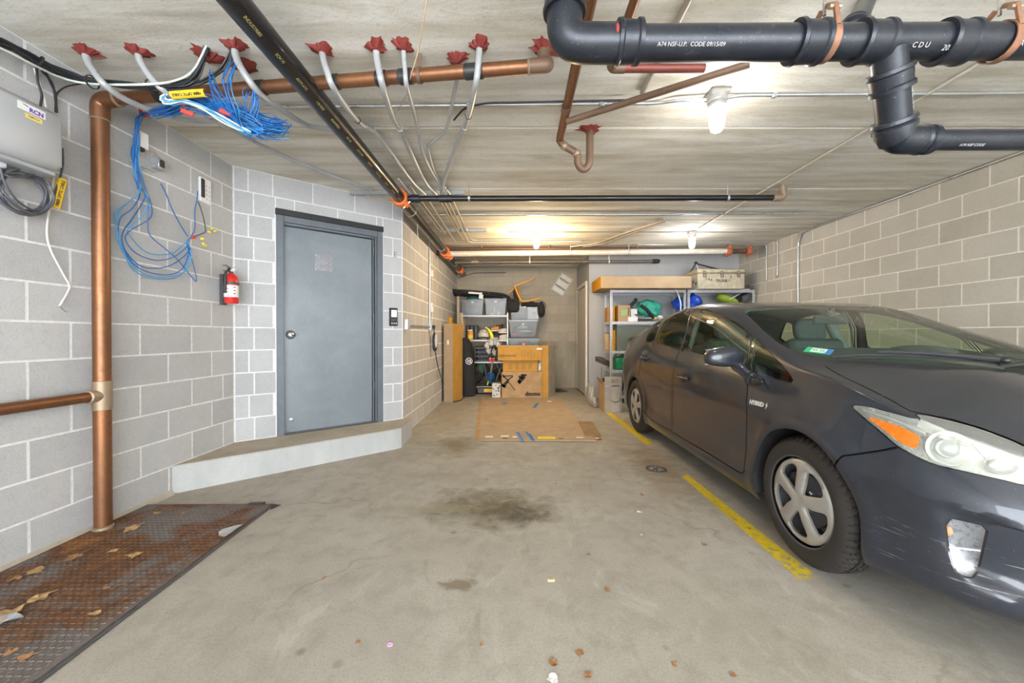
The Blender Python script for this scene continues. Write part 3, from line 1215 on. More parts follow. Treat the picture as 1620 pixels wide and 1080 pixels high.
def _flare(a, t, s, x, z):
    out = np.zeros(len(a))
    for cs in (0.0, 2.70):
        r = np.hypot(s - cs, z - .318)
        out -= .013 * np.exp(-((r - .375) / .035) ** 2) * (z > .12)
    return out * (x > .55)


def _sidecrease(a, t, s, x, z):
    # soft hollow along the lower doors above the sill
    k = np.clip((s - .45) / .2, 0, 1) * np.clip((2.3 - s) / .2, 0, 1)
    return k * (.014 * np.exp(-((z - .36) / .07) ** 2) - .008 * np.exp(-((z - .235) / .03) ** 2) + .006 * np.exp(-((z - .80) / .05) ** 2))


DISP += [_pocket, _flare, _sidecrease]

GRID = make_grid()

# ---- outlines measured on the near side
windshield_edge = [(1177, 493), (1191, 505), (1207, 521), (1232, 542), (1264, 559)]
ws_edge = px(windshield_edge)
ws_poly = dense(ws_edge + sx([(.12, .60), (.02, .48), (-.06, .34), (-.11, .17)]) + [(sx([(-.13, .002)])[0][0], TMAX), (sx([(1.04, .002)])[0][0], TMAX)] + sx([(1.035, .2), (1.02, .4), (1.0, .52)]))
cowl_poly = dense(sx([(.185, .665), (.12, .60), (.02, .48), (-.06, .34), (-.11, .17)]) + [(sx([(-.13, .002)])[0][0], TMAX), (sx([(-.215, .002)])[0][0], TMAX)]
                  + sx([(-.205, .17), (-.16, .34), (-.07, .48), (.04, .60), (.10, .66)]))
hood_front = px([(1440, 650), (1468, 655.5), (1505, 663), (1551, 676.5), (1588, 690), (1620, 703.5)])
hood_poly = dense(px([(1304, 578), (1318, 587), (1334, 596), (1360, 608), (1385, 620), (1412, 634)]) + hood_front + [(hood_front[-1][0] * .66, hood_front[-1][1] + .02), (0.0, hood_front[-1][1] + .02), (0.0, TMAX),
                  (sx([(-.235, .002)])[0][0], TMAX)] + sx([(-.225, .17), (-.18, .34), (-.09, .48), (.0, .60)]))
lamp_poly = smooth_loop(px([(1347, 643), (1352, 640.5), (1376, 644), (1403, 652), (1431, 659.5), (1449, 663.5), (1460, 663), (1447, 654), (1470, 657.5), (1505, 665), (1551, 678), (1588, 692), (1620, 705.5), (1655, 722), (1672, 745),
                             (1655, 771), (1620, 766.5), (1579, 756), (1524, 744), (1477, 733.5), (1446, 719.5), (1422, 706.5), (1394, 682), (1366, 659)]), 1)
amber_poly = smooth_loop(px([(1369, 658.5), (1390, 663), (1425, 675), (1455, 689), (1454, 699), (1451, 710), (1432, 704.5), (1415, 693), (1392, 675)]), 1)
seam = px([(1333, 721), (1365, 717), (1395, 712.5), (1424, 707)])
fog_poly = smooth_loop(px([(1497, 821), (1530, 826), (1561, 834), (1556, 855), (1549, 885), (1541, 912), (1526, 911), (1512, 902), (1503, 870)]), 1)
fdoor_poly = dense(px([(1099.5, 488.5), (1088, 520), (1077, 553), (1068, 576), (1064.5, 617), (1063.5, 650), (1063.5, 683), (1090, 699), (1120, 716.5), (1150, 735), (1168, 746), (1174, 748.5), (1177.5, 745),
                       (1179, 725), (1180.5, 695), (1182, 655), (1183, 620), (1181, 598), (1180.5, 585), (1184, 560), (1189, 531), (1172, 516), (1152, 504), (1130, 494), (1112, 489.2)]))
rdoor_poly = dense(px([(1097.5, 488.5), (1086, 520), (1075, 553), (1066, 576), (1062.5, 617), (1061.5, 650), (1061.5, 681.5), (1047, 674), (1031, 664), (1022, 655), (1016.5, 643), (1012.5, 628), (1010, 610), (1011, 590),
                       (1015, 567), (1022, 545), (1033, 524), (1048, 504.5), (1062, 496.5), (1078, 491)]))
fwin_poly = smooth_loop(px([(1088, 552.5), (1094, 530), (1100, 510), (1105, 495), (1110, 491.7), (1130, 496.5), (1150, 506), (1170, 517.5), (1184, 528.5), (1185.5, 533), (1183, 555), (1180.5, 577), (1165, 573.5), (1140, 567), (1116, 560.5)]), 1)
quarter_poly = smooth_loop(px([(1192, 532.5), (1196, 535), (1208, 547), (1224, 563), (1240, 581), (1254, 600), (1252, 604), (1245, 603), (1225, 597), (1203, 590), (1183.5, 583.5), (1186.5, 560)]), 1)
rwin_poly = smooth_loop(px([(1036, 541), (1044, 524), (1051.5, 508), (1058, 502), (1075, 495.5), (1090, 492.5), (1092, 495), (1087, 513), (1081, 535), (1075.5, 551.5), (1056, 546)]), 1)
rquarter_poly = smooth_loop(px([(1020, 539), (1029, 523), (1038, 512), (1047, 506), (1040, 524), (1033, 541)]), 1)
bumper_poly = dense([(0.0, 0.0), (seam[0][0] + .05, 0.0), (seam[0][0] + .05, seam[0][1] - .12)] + seam + [(seam[-1][0] - .12, seam[-1][1] + .02), (hood_front[-1][0], hood_front[-1][1] + .013), (0.0, hood_front[-1][1] + .013)])
AR = .352
arch_f = [(AR * math.cos(q), .318 + AR * math.sin(q)) for q in np.linspace(R(-24), R(204), 40)]
arch_r = [(2.70 + (AR - .008) * math.cos(q), .318 + (AR - .008) * math.sin(q)) for q in np.linspace(R(-24), R(204), 40)]
archf_poly = np.array([(a, max(t, 0)) for a, t in sz(arch_f)])
archr_poly = np.array([(a, max(t, 0)) for a, t in sz(arch_r)])
for _p in (archf_poly, archr_poly):     # open at the sill
    _p[0, 1] = _p[-1, 1] = -.02
archf_poly = np.clip(archf_poly, [0, 0], None); archr_poly = np.clip(archr_poly, [0, 0], None)


# ---- triangulate the parameter plane with every outline as a constraint
cv, ce = [], []
G = .0022


def add_loop(P):
    b = len(cv)
    for p in P: cv.append(Vector((float(p[0]), float(p[1]))))
    n = len(P)
    for i in range(n): ce.append((b + i, b + (i + 1) % n))


LOOPS = {}


def panel(name, poly, g=.004):
    LOOPS[name] = (offset(poly, -g), offset(poly, g))
    add_loop(LOOPS[name][0]); add_loop(LOOPS[name][1])


def pane(name, poly, w):
    LOOPS[name] = (poly, offset(poly, w))
    add_loop(poly); add_loop(LOOPS[name][1])


panel('hood', hood_poly); panel('bumper', bumper_poly); panel('front_door', fdoor_poly); panel('rear_door', rdoor_poly)
pane('windshield', ws_poly, .004); pane('cowl', cowl_poly, .001)
pane('front_window', fwin_poly, .009); pane('quarter_window', quarter_poly, .009); pane('rear_window', rwin_poly, .009); pane('rear_quarter', rquarter_poly, .007)
pane('headlight', lamp_poly, .006); pane('fog', fog_poly, .006)
LOOPS['amber'] = (amber_poly, amber_poly); add_loop(amber_poly)
LOOPS['arch_f'] = (archf_poly, archf_poly); add_loop(archf_poly)
LOOPS['arch_r'] = (archr_poly, archr_poly); add_loop(archr_poly)
add_loop([(0, 0), (AMAX, 0), (AMAX, TMAX), (0, TMAX)])
edge_all = np.array([(p.x, p.y) for p in cv])
ga = np.concatenate([np.arange(.025, 1.9, .025), np.arange(1.9, AMAX - .02, .035)])
gt = np.arange(.028, TMAX - .01, .028)
GA, GT = np.meshgrid(ga, gt)
gp = np.stack([GA.ravel(), GT.ravel()], 1)
keep = np.ones(len(gp), bool)
for i in range(0, len(edge_all), 400):      # leave out grid points crowding an outline
    d = np.linalg.norm(gp[:, None, :] - edge_all[None, i:i + 400], axis=2).min(1)
    keep &= d > .006
for p in gp[keep]: cv.append(Vector((float(p[0]), float(p[1]))))
for tt in gt:
    cv.append(Vector((0, float(tt)))); cv.append(Vector((AMAX, float(tt))))
for q in ga:
    cv.append(Vector((float(q), 0))); cv.append(Vector((float(q), TMAX)))
res = delaunay_2d_cdt(cv, ce, [], 0, 1e-6)
V2 = np.array([(p.x, p.y) for p in res[0]])
F = np.array([f for f in res[2] if len(f) == 3])
cen = V2[F].mean(1)
okc = (cen[:, 0] > 0) & (cen[:, 0] < AMAX)
F = F[okc]; cen = cen[okc]
ins = {k: (inside(cen, v[0]), inside(cen, v[1])) for k, v in LOOPS.items()}
lab = np.full(len(F), 'body', dtype=object)
lab[ins['bumper'][1]] = 'seam'; lab[ins['bumper'][0]] = 'front_bumper'
lab[ins['hood'][1]] = 'seam'; lab[ins['hood'][0]] = 'hood'
for dn_ in ('rear_door', 'front_door'):
    lab[ins[dn_][1] & (lab == 'body')] = 'seam'; lab[ins[dn_][0] & ((lab == 'body') | (lab == 'seam'))] = dn_
lab[ins['cowl'][1] & (lab != 'hood')] = 'cowl'
for nm, rim in (('windshield', 'windshield_seal'), ('front_window', 'window_trim'), ('quarter_window', 'window_trim'), ('rear_window', 'window_trim'), ('rear_quarter', 'window_trim'), ('headlight', 'headlight_rim'), ('fog', 'fog_rim')):
    lab[ins[nm][1] & (lab != 'x')] = rim if nm != 'windshield' else 'windshield_seal'
    lab[ins[nm][0]] = nm
lab[ins['amber'][0] & (lab == 'headlight')] = 'amber'
lab[ins['arch_f'][0] | ins['arch_r'][0]] = 'hole'
# glossy black centre pillar between the side windows
# panels beside doors: wing ahead of the front door
P3 = surf(V2[:, 0], V2[:, 1])
c3 = P3[F].mean(1)
pil = np.isin(lab, ['front_door', 'rear_door']) & (c3[:, 1] > 1.42) & (c3[:, 1] < 1.78) & (c3[:, 2] > 1.012) & (c3[:, 2] < 1.385)
lab[pil & (lab == 'front_door')] = 'pillar_f'; lab[pil & (lab == 'rear_door')] = 'pillar_r'
wing = (lab == 'body') & (c3[:, 1] < .46) & (cen[:, 1] < TK[6] + .02) & (cen[:, 0] < locate([(.46, .5)], 'sz')[0][0]) & (c3[:, 2] < .16 + .9)
lab[wing] = 'front_wing'
# keep the wing one piece: stray slivers stay with the body shell
_idx = np.where(wing)[0]
_par = {}
def _find(k):
    while _par.setdefault(k, k) != k:
        _par[k] = _par[_par[k]]; k = _par[k]
    return k
for _i in _idx:
    a_, b_, c_ = F[_i]
    _par[_find(int(a_))] = _find(int(b_)); _par[_find(int(b_))] = _find(int(c_))
_grp = np.array([_find(int(F[_i][0])) for _i in _idx])
_u, _n = np.unique(_grp, return_counts=True)
lab[_idx[_grp != _u[np.argmax(_n)]]] = 'body'
MID = {'body', 'hood', 'front_bumper', 'windshield', 'windshield_seal', 'cowl'}
NRM = {}


def car_mesh(name, label, side, mat, inset=0.0):
    """side +1 near, -1 far, 0 both halves joined"""
    m = np.isin(lab, label if isinstance(label, (list, tuple)) else [label])
    f = F[m]
    if not len(f): return None
    used, inv = np.unique(f, return_inverse=True)
    f = inv.reshape(f.shape)
    p = P3[used]
    if inset:
        a, t = V2[used, 0], V2[used, 1]
        e = 2e-3
        da = surf(np.minimum(a + e, AMAX), t) - surf(np.maximum(a - e, 0), t); dt = surf(a, np.minimum(t + e, TMAX)) - surf(a, np.maximum(t - e, 0))
        n = np.cross(da, dt); n /= np.maximum(np.linalg.norm(n, axis=1), 1e-9)[:, None]
        sgn = np.sign((n * np.stack([np.ones(len(n)), np.zeros(len(n)), np.ones(len(n))], 1)).sum(1))
        p = p - n * sgn[:, None] * inset
        p[:, 0] = np.maximum(p[:, 0], 0)
    vs, fs = [], []
    for sd in ((1, -1) if side == 0 else (side,)):
        b = len(vs)
        vs += [(-sd * q[0], q[1], q[2]) for q in p]
        fs += [tuple(int(i) + b for i in (tri if sd > 0 else tri[::-1])) for tri in f]
    me = bpy.data.meshes.new(name)
    me.from_pydata(vs, [], fs)
    bm = bmesh.new(); bm.from_mesh(me)
    bmesh.ops.remove_doubles(bm, verts=bm.verts, dist=2e-5)
    bmesh.ops.recalc_face_normals(bm, faces=bm.faces)
    bm.to_mesh(me); bm.free()
    me.shade_smooth()
    me.set_sharp_from_angle(angle=R(50))
    me.materials.append(mat)
    return me


def car_paint():
    m = N('grey_blue_car_paint')
    p = m.pos()
    f = m.noise(p, 900, 2, .5)
    d = m.noise(p, 3.5, 5, .6)
    c = m.mix(m.ramp(f, .4, .7, 0, .5), (.021, .025, .036), (.048, .053, .067))
    c = m.mix(m.ramp(d, .5, .8, 0, .14), c, (.13, .115, .095))
    sp = m.noise(p, 140, 2, .5)
    c = m.mix(m.ramp(sp, .74, .78, 0, .5), c, (.45, .44, .42))
        # scuffs low on the front corner
    sep = m.n('ShaderNodeSeparateXYZ'); m.l(p, sep.inputs[0])
    zone = m.math('MULTIPLY', m.math('MULTIPLY', m.ramp(sep.outputs[2], .24, .30), m.ramp(sep.outputs[2], .46, .38)), m.math('MULTIPLY', m.ramp(sep.outputs[1], 1.62, 1.5), m.ramp(sep.outputs[0], 1.9, 1.75)))
    scr = m.noise(m.pos((5, 4, 130)), 1.0, 4, .7)
    c = m.mix(m.math('MULTIPLY', m.ramp(scr, .60, .66), m.math('MULTIPLY', zone, .75)), c, (.30, .31, .33))
    m.base(c).set(metal=.25, rough=m.ramp(d, .3, .8, .30, .42), coat=.75, coat_r=m.ramp(d, .3, .8, .02, .06), spec=.3)
    return m.m


M_PAINT = car_paint()
M_GLASS_W = glass('tinted_windscreen', (.86, 1.0, .92), 1.32)
M_GLASS_S = glass('tinted_side_glass', (.62, .70, .54), 1.7)
M_LENS = glass('hazed_lamp_lens', (.93, .94, .91), 1.4, .12, .22, (.78, .79, .72))
M_LENS_FOG = glass('clear_lamp_lens', (.85, .86, .88), 1.4, .05, .10, (.6, .61, .64))
M_RUBBER = plain('dark_tyre_rubber', (.022, .018, .0155), .75, 0, .25, 12, bump=.2)
M_ALLOY = plain('silver_wheel_cover', (.50, .485, .46), .36, .7, .06, 10)
M_TRIM = plain('gloss_black_trim', (.012, .012, .013), .10, 0, .1, coat=.6)
M_SEAM = plain('panel_gap_shadow', (.006, .006, .006), .9, 0, .05)
M_CABIN = plain('cabin_grey_fabric', (.085, .10, .098), .85, 0, .15, 30)
M_CABIN_L = plain('cabin_light_trim', (.24, .265, .24), .8, 0, .08, 10)
M_DASH = plain('dash_black', (.05, .055, .055), .7, 0, .15, 20)

car = empty('car', (CX, CY, 0), 'dark grey hatchback parked along the yellow line, front towards the viewer', 'car')


def cpart(name, label, side, mat, parent=None, inset=0.0, lbl=None):
    me = car_mesh(name, label, side, mat, inset)
    if me is None: return None
    o = link_mesh(name, me, parent or car)
    if lbl: o['label'] = lbl
    return o


body = cpart('body_shell', 'body', 0, M_PAINT)
hood = cpart('hood', 'hood', 0, M_PAINT)
bumper = cpart('front_bumper', 'front_bumper', 0, M_PAINT)
cpart('windshield', 'windshield', 0, M_GLASS_W)
cpart('windshield_seal', 'windshield_seal', 0, M_TRIM)
cpart('cowl_panel', 'cowl', 0, M_BLACK, inset=.012)
cpart('panel_gap', 'seam', 0, M_SEAM, inset=.010)
upper = ['body', 'window_trim']
for sd in (1, -1):
    fd = cpart('front_door', 'front_door', sd, M_PAINT)
    rd = cpart('rear_door', 'rear_door', sd, M_PAINT)
    cpart('front_wing', 'front_wing', sd, M_PAINT)
    cpart('pillar_trim', 'pillar_f', sd, M_TRIM, fd)
    cpart('pillar_trim', 'pillar_r', sd, M_TRIM, rd)
    cpart('side_window', 'front_window', sd, M_GLASS_S, fd)
    cpart('side_window', 'rear_window', sd, M_GLASS_S, rd)
    cpart('quarter_window', 'quarter_window', sd, M_GLASS_S)
    cpart('rear_quarter_window', 'rear_quarter', sd, M_GLASS_S)
    cpart('window_trim', 'window_trim', sd, M_TRIM, inset=.002)
    # head lamp: dished silver bowl behind a hazed lens
    hl = cpart('headlight', 'headlight', sd, M_LENS)
    cpart('reflector', ['headlight', 'amber'], sd, plain('lamp_reflector', (.62, .64, .62), .28, .55, .15, 12), hl, .045)
    cpart('amber_lens', 'amber', sd, plain('amber_lens_plastic', (.72, .17, .006), .25, 0, .15, 60, coat=.6), hl, .001)
    cpart('rim', 'headlight_rim', sd, M_TRIM, hl, .005)
    fg = cpart('fog_light', 'fog', sd, M_LENS_FOG)
    cpart('rim', 'fog_rim', sd, M_TRIM, fg, .004)
    cpart('reflector', 'fog', sd, plain('fog_reflector', (.34, .35, .37), .3, .5, .3, 60), fg, .03)
# inner lining, so that the shell has thickness and a lighter inside
mask = (c3[:, 2] > .93) & (c3[:, 1] > .1)
keep_lab = lab.copy()
lab[mask & np.isin(lab, ['body', 'front_door', 'rear_door', 'seam', 'windshield_seal'])] = 'lining'
cpart('roof_lining', 'lining', 0, M_CABIN_L, inset=.028)
lab[:] = keep_lab
lab[(c3[:, 2] < .95) & np.isin(keep_lab, ['front_door', 'rear_door'])] = 'card'
for sd in (1, -1): cpart('door_card', 'card', sd, M_DASH, inset=.05)
lab[:] = keep_lab


def wloc(p):       # local car coordinates (x across, near side negative)
    return Vector(p)


def cbuild(mb, name, mat, parent=None, **kw):
    return mb.build(name, mat, parent or car, **kw)


# wheel arches: dark liners closing the openings
for cs in (0.0, 2.70):
    for sd in (-1, 1):
        vs, fs = [], []
        n = 36
        for i in range(n + 1):
            q = R(-16) + R(212) * i / n
            rr = AR if cs == 0 else AR - .008
            s_, z_ = cs + rr * math.cos(q), .318 + rr * math.sin(q)
            P = surf(*[np.array([v]) for v in locate([(s_, max(z_, .2))], 'sz')[0]])[0]
            for dx, k in ((.002, 1), (.03, 1.0), (.035, 1.03), (.28, 1.03)):
                vs.append((sd * (P[0] - dx), cs + (s_ - cs) * k, .318 + (z_ - .318) * k))
        for i in range(n):
            for j in range(3):
                a = i * 4 + j
                fs.append((a, a + 1, a + 5, a + 4))
        b = len(vs)
        mb = MB().add(vs, fs)
        mb.box((sd * .57, cs, .50), (.02, .80, .50))
        cbuild(mb, 'arch_liner', M_BLACK)
# floor pan
pan = MB()
pan.box((0, 1.3, .215), (1.60, 1.90, .05), bev=.02)
pan.box((0, .0, .235), (1.10, .80, .06), bev=.02)
pan.box((0, -.45, .205), (1.30, .40, .03), bev=.01)
pan.box((0, 2.95, .26), (1.10, .9, .06), bev=.02)
cbuild(pan, 'floor_pan', M_BLACK)

# ---- wheels
def wheel_cover():
    """five-spoke cover: spokes left between five rounded windows"""
    vs, es = [], []
    def loop(P):
        b = len(vs)
        for p in P: vs.append(Vector((float(p[0]), float(p[1]))))
        for i in range(len(P)): es.append((b + i, b + (i + 1) % len(P)))
    RO = .205
    loop([(RO * math.cos(q), RO * math.sin(q)) for q in np.linspace(0, 2 * math.pi, 72, endpoint=False)])
    wins = []
    for k in range(5):
        q0 = R(90 + 36 + 72 * k + 4)
        base = [(.048, -3), (.068, 12), (.105, 20), (.140, 24), (.164, 23), (.177, 14), (.180, 0), (.177, -14), (.165, -23), (.135, -21), (.098, -15), (.066, -11)]
        P = smooth_loop([(r * math.cos(q0 + R(d)), r * math.sin(q0 + R(d))) for r, d in base], 2)
        wins.append(P); loop(P)
    for r in np.arange(.02, .2, .016):
        n = max(6, int(2 * math.pi * r / .016))
        for i in range(n):
            p = np.array([[r * math.cos(2 * math.pi * i / n), r * math.sin(2 * math.pi * i / n)]])
            if min(dist_poly(p, w)[0] for w in wins) > .004: vs.append(Vector(p[0]))
    rs = delaunay_2d_cdt(vs, es, [], 0, 1e-6)
    W2 = np.array([(p.x, p.y) for p in rs[0]]); F2 = np.array([f for f in rs[2] if len(f) == 3])
    c2 = W2[F2].mean(1)
    hole = np.zeros(len(F2), bool)
    for w in wins: hole |= inside(c2, w)
    F2 = F2[~hole]
    r = np.hypot(W2[:, 0], W2[:, 1])
    dw = np.min([dist_poly(W2, w) for w in wins], axis=0)
    h = .016 * (1 - (r / RO) ** 2) - .018 * np.clip((.05 - r) / .05, 0, 1) ** 2 - .010 * np.clip((r - .19) / .015, 0, 1) ** 2 - .007 * np.clip(1 - dw / .010, 0, 1) ** 2
    return W2, F2, h


W2, F2, WH = wheel_cover()


def make_wheel(s, side):
    root = bpy.data.objects.new('wheel', None); COL.objects.link(root)
    root.empty_display_size = .05
    root.parent = car
    xo = -side * .868       # outer face of the tyre; side +1 near
    root.location = (xo, s, .317)
    o = -side              # outward direction along local x
    # tyre: profile (radius, inward distance), tread cut by lateral grooves
    prof = [(.212, .012), (.225, .004), (.250, .000), (.272, .003), (.290, .012), (.303, .026), (.311, .038),
            (.3145, .052), (.316, .066), (.308, .068), (.308, .074), (.317, .076), (.3175, .092), (.309, .094), (.309, .101), (.3175, .103), (.317, .120),
            (.308, .122), (.308, .128), (.316, .130), (.3145, .145), (.311, .158), (.303, .170), (.290, .184), (.250, .196), (.212, .185)]
    n = 216
    vs, fs = [], []
    for i, (r, d) in enumerate(prof):
        for k in range(n):
            q = 2 * math.pi * k / n
            rr = r
            if 4 <= i <= 8 or 17 <= i <= 21:
                if (k + (i if i < 12 else 0)) % 4 == 0: rr -= .011 if i not in (4, 21) else .003
            if 12 <= i <= 16 and k % 6 == 0: rr -= .007
            vs.append((-o * d, rr * math.cos(q), rr * math.sin(q)))
    for i in range(len(prof) - 1):
        for k in range(n):
            k2 = (k + 1) % n
            fs.append((i * n + k, i * n + k2, (i + 1) * n + k2, (i + 1) * n + k))
    mb = MB().add(vs, fs)
    cbuild(mb, 'tyre', M_RUBBER, root, angle=25)
    # raised band on the sidewall
    cbuild(MB().lathe([(.215, -.0005), (.219, .0020), (.223, -.002)], (-o * .008, 0, 0), (o, 0, 0), 72, caps=False), 'rim_edge', M_DARKGREY, root)
    # cover
    vs, fs = [], []
    nV = len(W2)
    for dz in (0, -.012):
        for p, h in zip(W2, WH): vs.append((o * (h + dz - .012), p[0], p[1]))
    fs += [tuple(map(int, f)) for f in F2] + [tuple(int(i) + nV for i in f[::-1]) for f in F2]
    from collections import Counter
    cnt = Counter()
    for f in F2:
        for a, b in ((f[0], f[1]), (f[1], f[2]), (f[2], f[0])): cnt[(min(a, b), max(a, b))] += 1
    for (a, b), c in cnt.items():
        if c == 1: fs.append((int(a), int(b), int(b) + nV, int(a) + nV))
    cbuild(MB().add(vs, fs), 'wheel_cover', M_ALLOY, root, angle=35)
    cbuild(MB().lathe([(.200, .000), (.196, -.03), (.19, -.15)], (-o * .02, 0, 0), (o, 0, 0), 48, caps=False), 'rim_barrel', M_DARKGREY, root)
    bd = cbuild(MB().lathe([(.0, -.055), (.055, -.055), (.06, -.062), (.128, -.062), (.128, -.080), (0, -.08)], (0, 0, 0), (o, 0, 0), 40), 'brake_disc', M_DARKGREY, root)
    cbuild(MB().box((-o * .07, .10, .055), (.06, .07, .12), (.5, 0, 0), .012), 'caliper', M_BLACK, bd)
    for k in range(5):
        q = R(54 + 72 * k)
        cbuild(MB().lathe([(.011, 0), (.011, .014), (.007, .018), (0, .018)], (-o * .055, .055 * math.cos(q), .055 * math.sin(q)), (o, 0, 0), 8), 'wheel_nut', M_STEEL, root)
    cbuild(MB().cyl((-o * .022, .015, -.165), (-o * .004, .012, -.150), .005, n=8), 'valve', M_BLACK, root)
    return root


for s in (0.0, 2.70):
    for sd in (1, -1): make_wheel(s, sd)

# ---- door handles: bowl, bar and key cap
M_BOWL = M_PAINT


def on_body(u, v, side=1):
    a, t = px([(u, v)])[0]
    e = 2e-3
    p = surf([a, a + e, a], [t, t, t + e])
    n = np.cross(p[1] - p[0], p[2] - p[0]); n /= np.linalg.norm(n)
    if n[0] < 0: n = -n
    q, n = p[0], n
    return Vector((-side * q[0], q[1], q[2])), Vector((-side * n[0], n[1], n[2]))


for (u, v, nm) in ((1080, 597.5, 'front'), (1021.5, 567, 'rear')):
    for sd in (1, -1):
        p, n = on_body(u, v, sd)
        Mx = frame_M(p, Vector((0, 1, 0)) - n * n.y, n)
        h = bpy.data.objects.new('door_handle', None); COL.objects.link(h); h.parent = car
        h.empty_display_size = .03
        mb = MB(Mx); mb.lathe([(.054, -.002), (.052, .003), (.044, .0045), (.030, .0035), (0, .003)], (.0, 0, 0), (0, 0, 1), 28)
        for i, q in enumerate(mb.v):       # flatten to an ellipse along the door
            l = Mx.inverted() @ q; l.x *= 1.25; l.y *= .72; mb.v[i] = Mx @ l
        mb.build('handle_cup', plain('handle_shadow_cup', (.02, .02, .022), .3, .3, .1), h)
        pts = [(-.105, -.002, .006), (-.09, .0, .026), (-.04, .003, .036), (.03, .003, .036), (.075, .0, .028), (.098, -.003, .012)]
        mb = MB(Mx); mb.tube(spline(pts, 5), .0125, 10)
        for i, q in enumerate(mb.v):
            l = Mx.inverted() @ q; mb.v[i] = q
        mb.build('grip', M_PAINT, h)
        mb = MB(Mx); mb.box((.115, -.002, .010), (.030, .024, .020), bev=.006)
        mb.build('key_cap', M_PAINT, h)

# ---- door mirrors
for sd in (1, -1):
    o = -sd
    mr = bpy.data.objects.new('side_mirror', None); COL.objects.link(mr); mr.parent = car; mr.empty_display_size = .03
    c = Vector((o * .925, .60, 1.000))
    mb = MB(); mb.ball(c, (.128, .062, .072), (0, 0, o * -.10), 24, 16, sq=.72)
    for i, q in enumerate(mb.v):      # blunter bottom, swept outer end, flat back for the glass
        l = q - c
        if l.z < -.04: l.z = -.04 + (l.z + .04) * .55
        if l.y > .035: l.y = .035 + (l.y - .035) * .2
        l.z *= 1.0 - .18 * max(0, o * l.x) / .128
        mb.v[i] = c + l
    mb.build('shell', M_PAINT, mr)
    mb = MB(); mb.box(c + Vector((0, .043, .004)), (.20, .006, .105), bev=.02)
    mb.build('mirror_glass', M_CHROME, mr)
    p, n = Vector((o * .800, .455, .895)), None
    mb = MB(); mb.tube(spline([c + Vector((-o * .085, -.0, -.045)), Vector((o * .835, .54, .925)), Vector((o * .815, .49, .885)), Vector((o * .822, .44, .868))], 5), [.040, .040, .038, .036, .034, .033, .033, .034, .035, .037, .04, .043, .045, .046, .046, .04], 12)
    mb.build('stalk', M_PAINT, mr)
    mb = MB(); mb.ball(Vector((o * .826, .43, .872)), (.022, .085, .036), None, 16, 10)
    mb.build('foot', M_TRIM, mr)

# ---- wipers, badges, sticker
for (x0, s0, x1, s1) in ((-.62, .10, .02, -.10), (.0, -.115, .60, .06)):
    wp = bpy.data.objects.new('wiper', None); COL.objects.link(wp); wp.parent = car; wp.empty_display_size = .03
    def onw(x, s, up):
        a, t = sx([(s, abs(x))])[0]
        q = surf([a], [t])[0]
        return Vector((x, q[1], q[2] + up))
    P = [onw(x0 + (x1 - x0) * k / 8, s0 + (s1 - s0) * k / 8 + .035 * math.sin(math.pi * k / 8) * -1, .016) for k in range(9)]
    MB().tube(P, .007, 8).build('blade', M_BLACK, wp)
    P2 = [p + Vector((0, -.012, .014)) for p in P[2:]]
    MB().tube(P2, [.007 + .0012 * k for k in range(len(P2))], 8).build('arm', M_BLACK, wp)
    MB().ball(P2[-1] + Vector((0, -.01, 0)), (.022, .022, .016)).build('pivot', M_BLACK, wp)

p, n = on_body(1197, 638)
dirx = Vector((0, -1, 0)); dirx = (on_body(1214, 642)[0] - on_body(1181.5, 634)[0])
mtx = frame_M(p + n * .0015, dirx, n)
text_mesh('badge', 'HYBRID', .036, plain('chrome_badge', (.75, .75, .74), .25, .4, .02), mtx, car, .0012, bold=.0012, sx=1.02)
mb = MB(mtx @ Matrix.Translation((.088, 0, 0))); mb.add([(-.006, .004, 0), (.004, .016, 0), (.002, .004, 0), (.010, .004, 0), (-.003, -.018, 0), (.001, -.003, 0), (-.006, .004, .002), (.004, .016, .002), (.002, .004, .002), (.010, .004, .002), (-.003, -.018, .002), (.001, -.003, .002)],
    [(6, 7, 8), (6, 8, 9, 11), (9, 10, 11), (0, 1, 7, 6), (1, 2, 8, 7), (2, 3, 9, 8), (3, 4, 10, 9), (4, 5, 11, 10), (5, 0, 6, 11)])
mb.build('badge_bolt', bpy.data.materials['chrome_badge'], car, smooth=False)

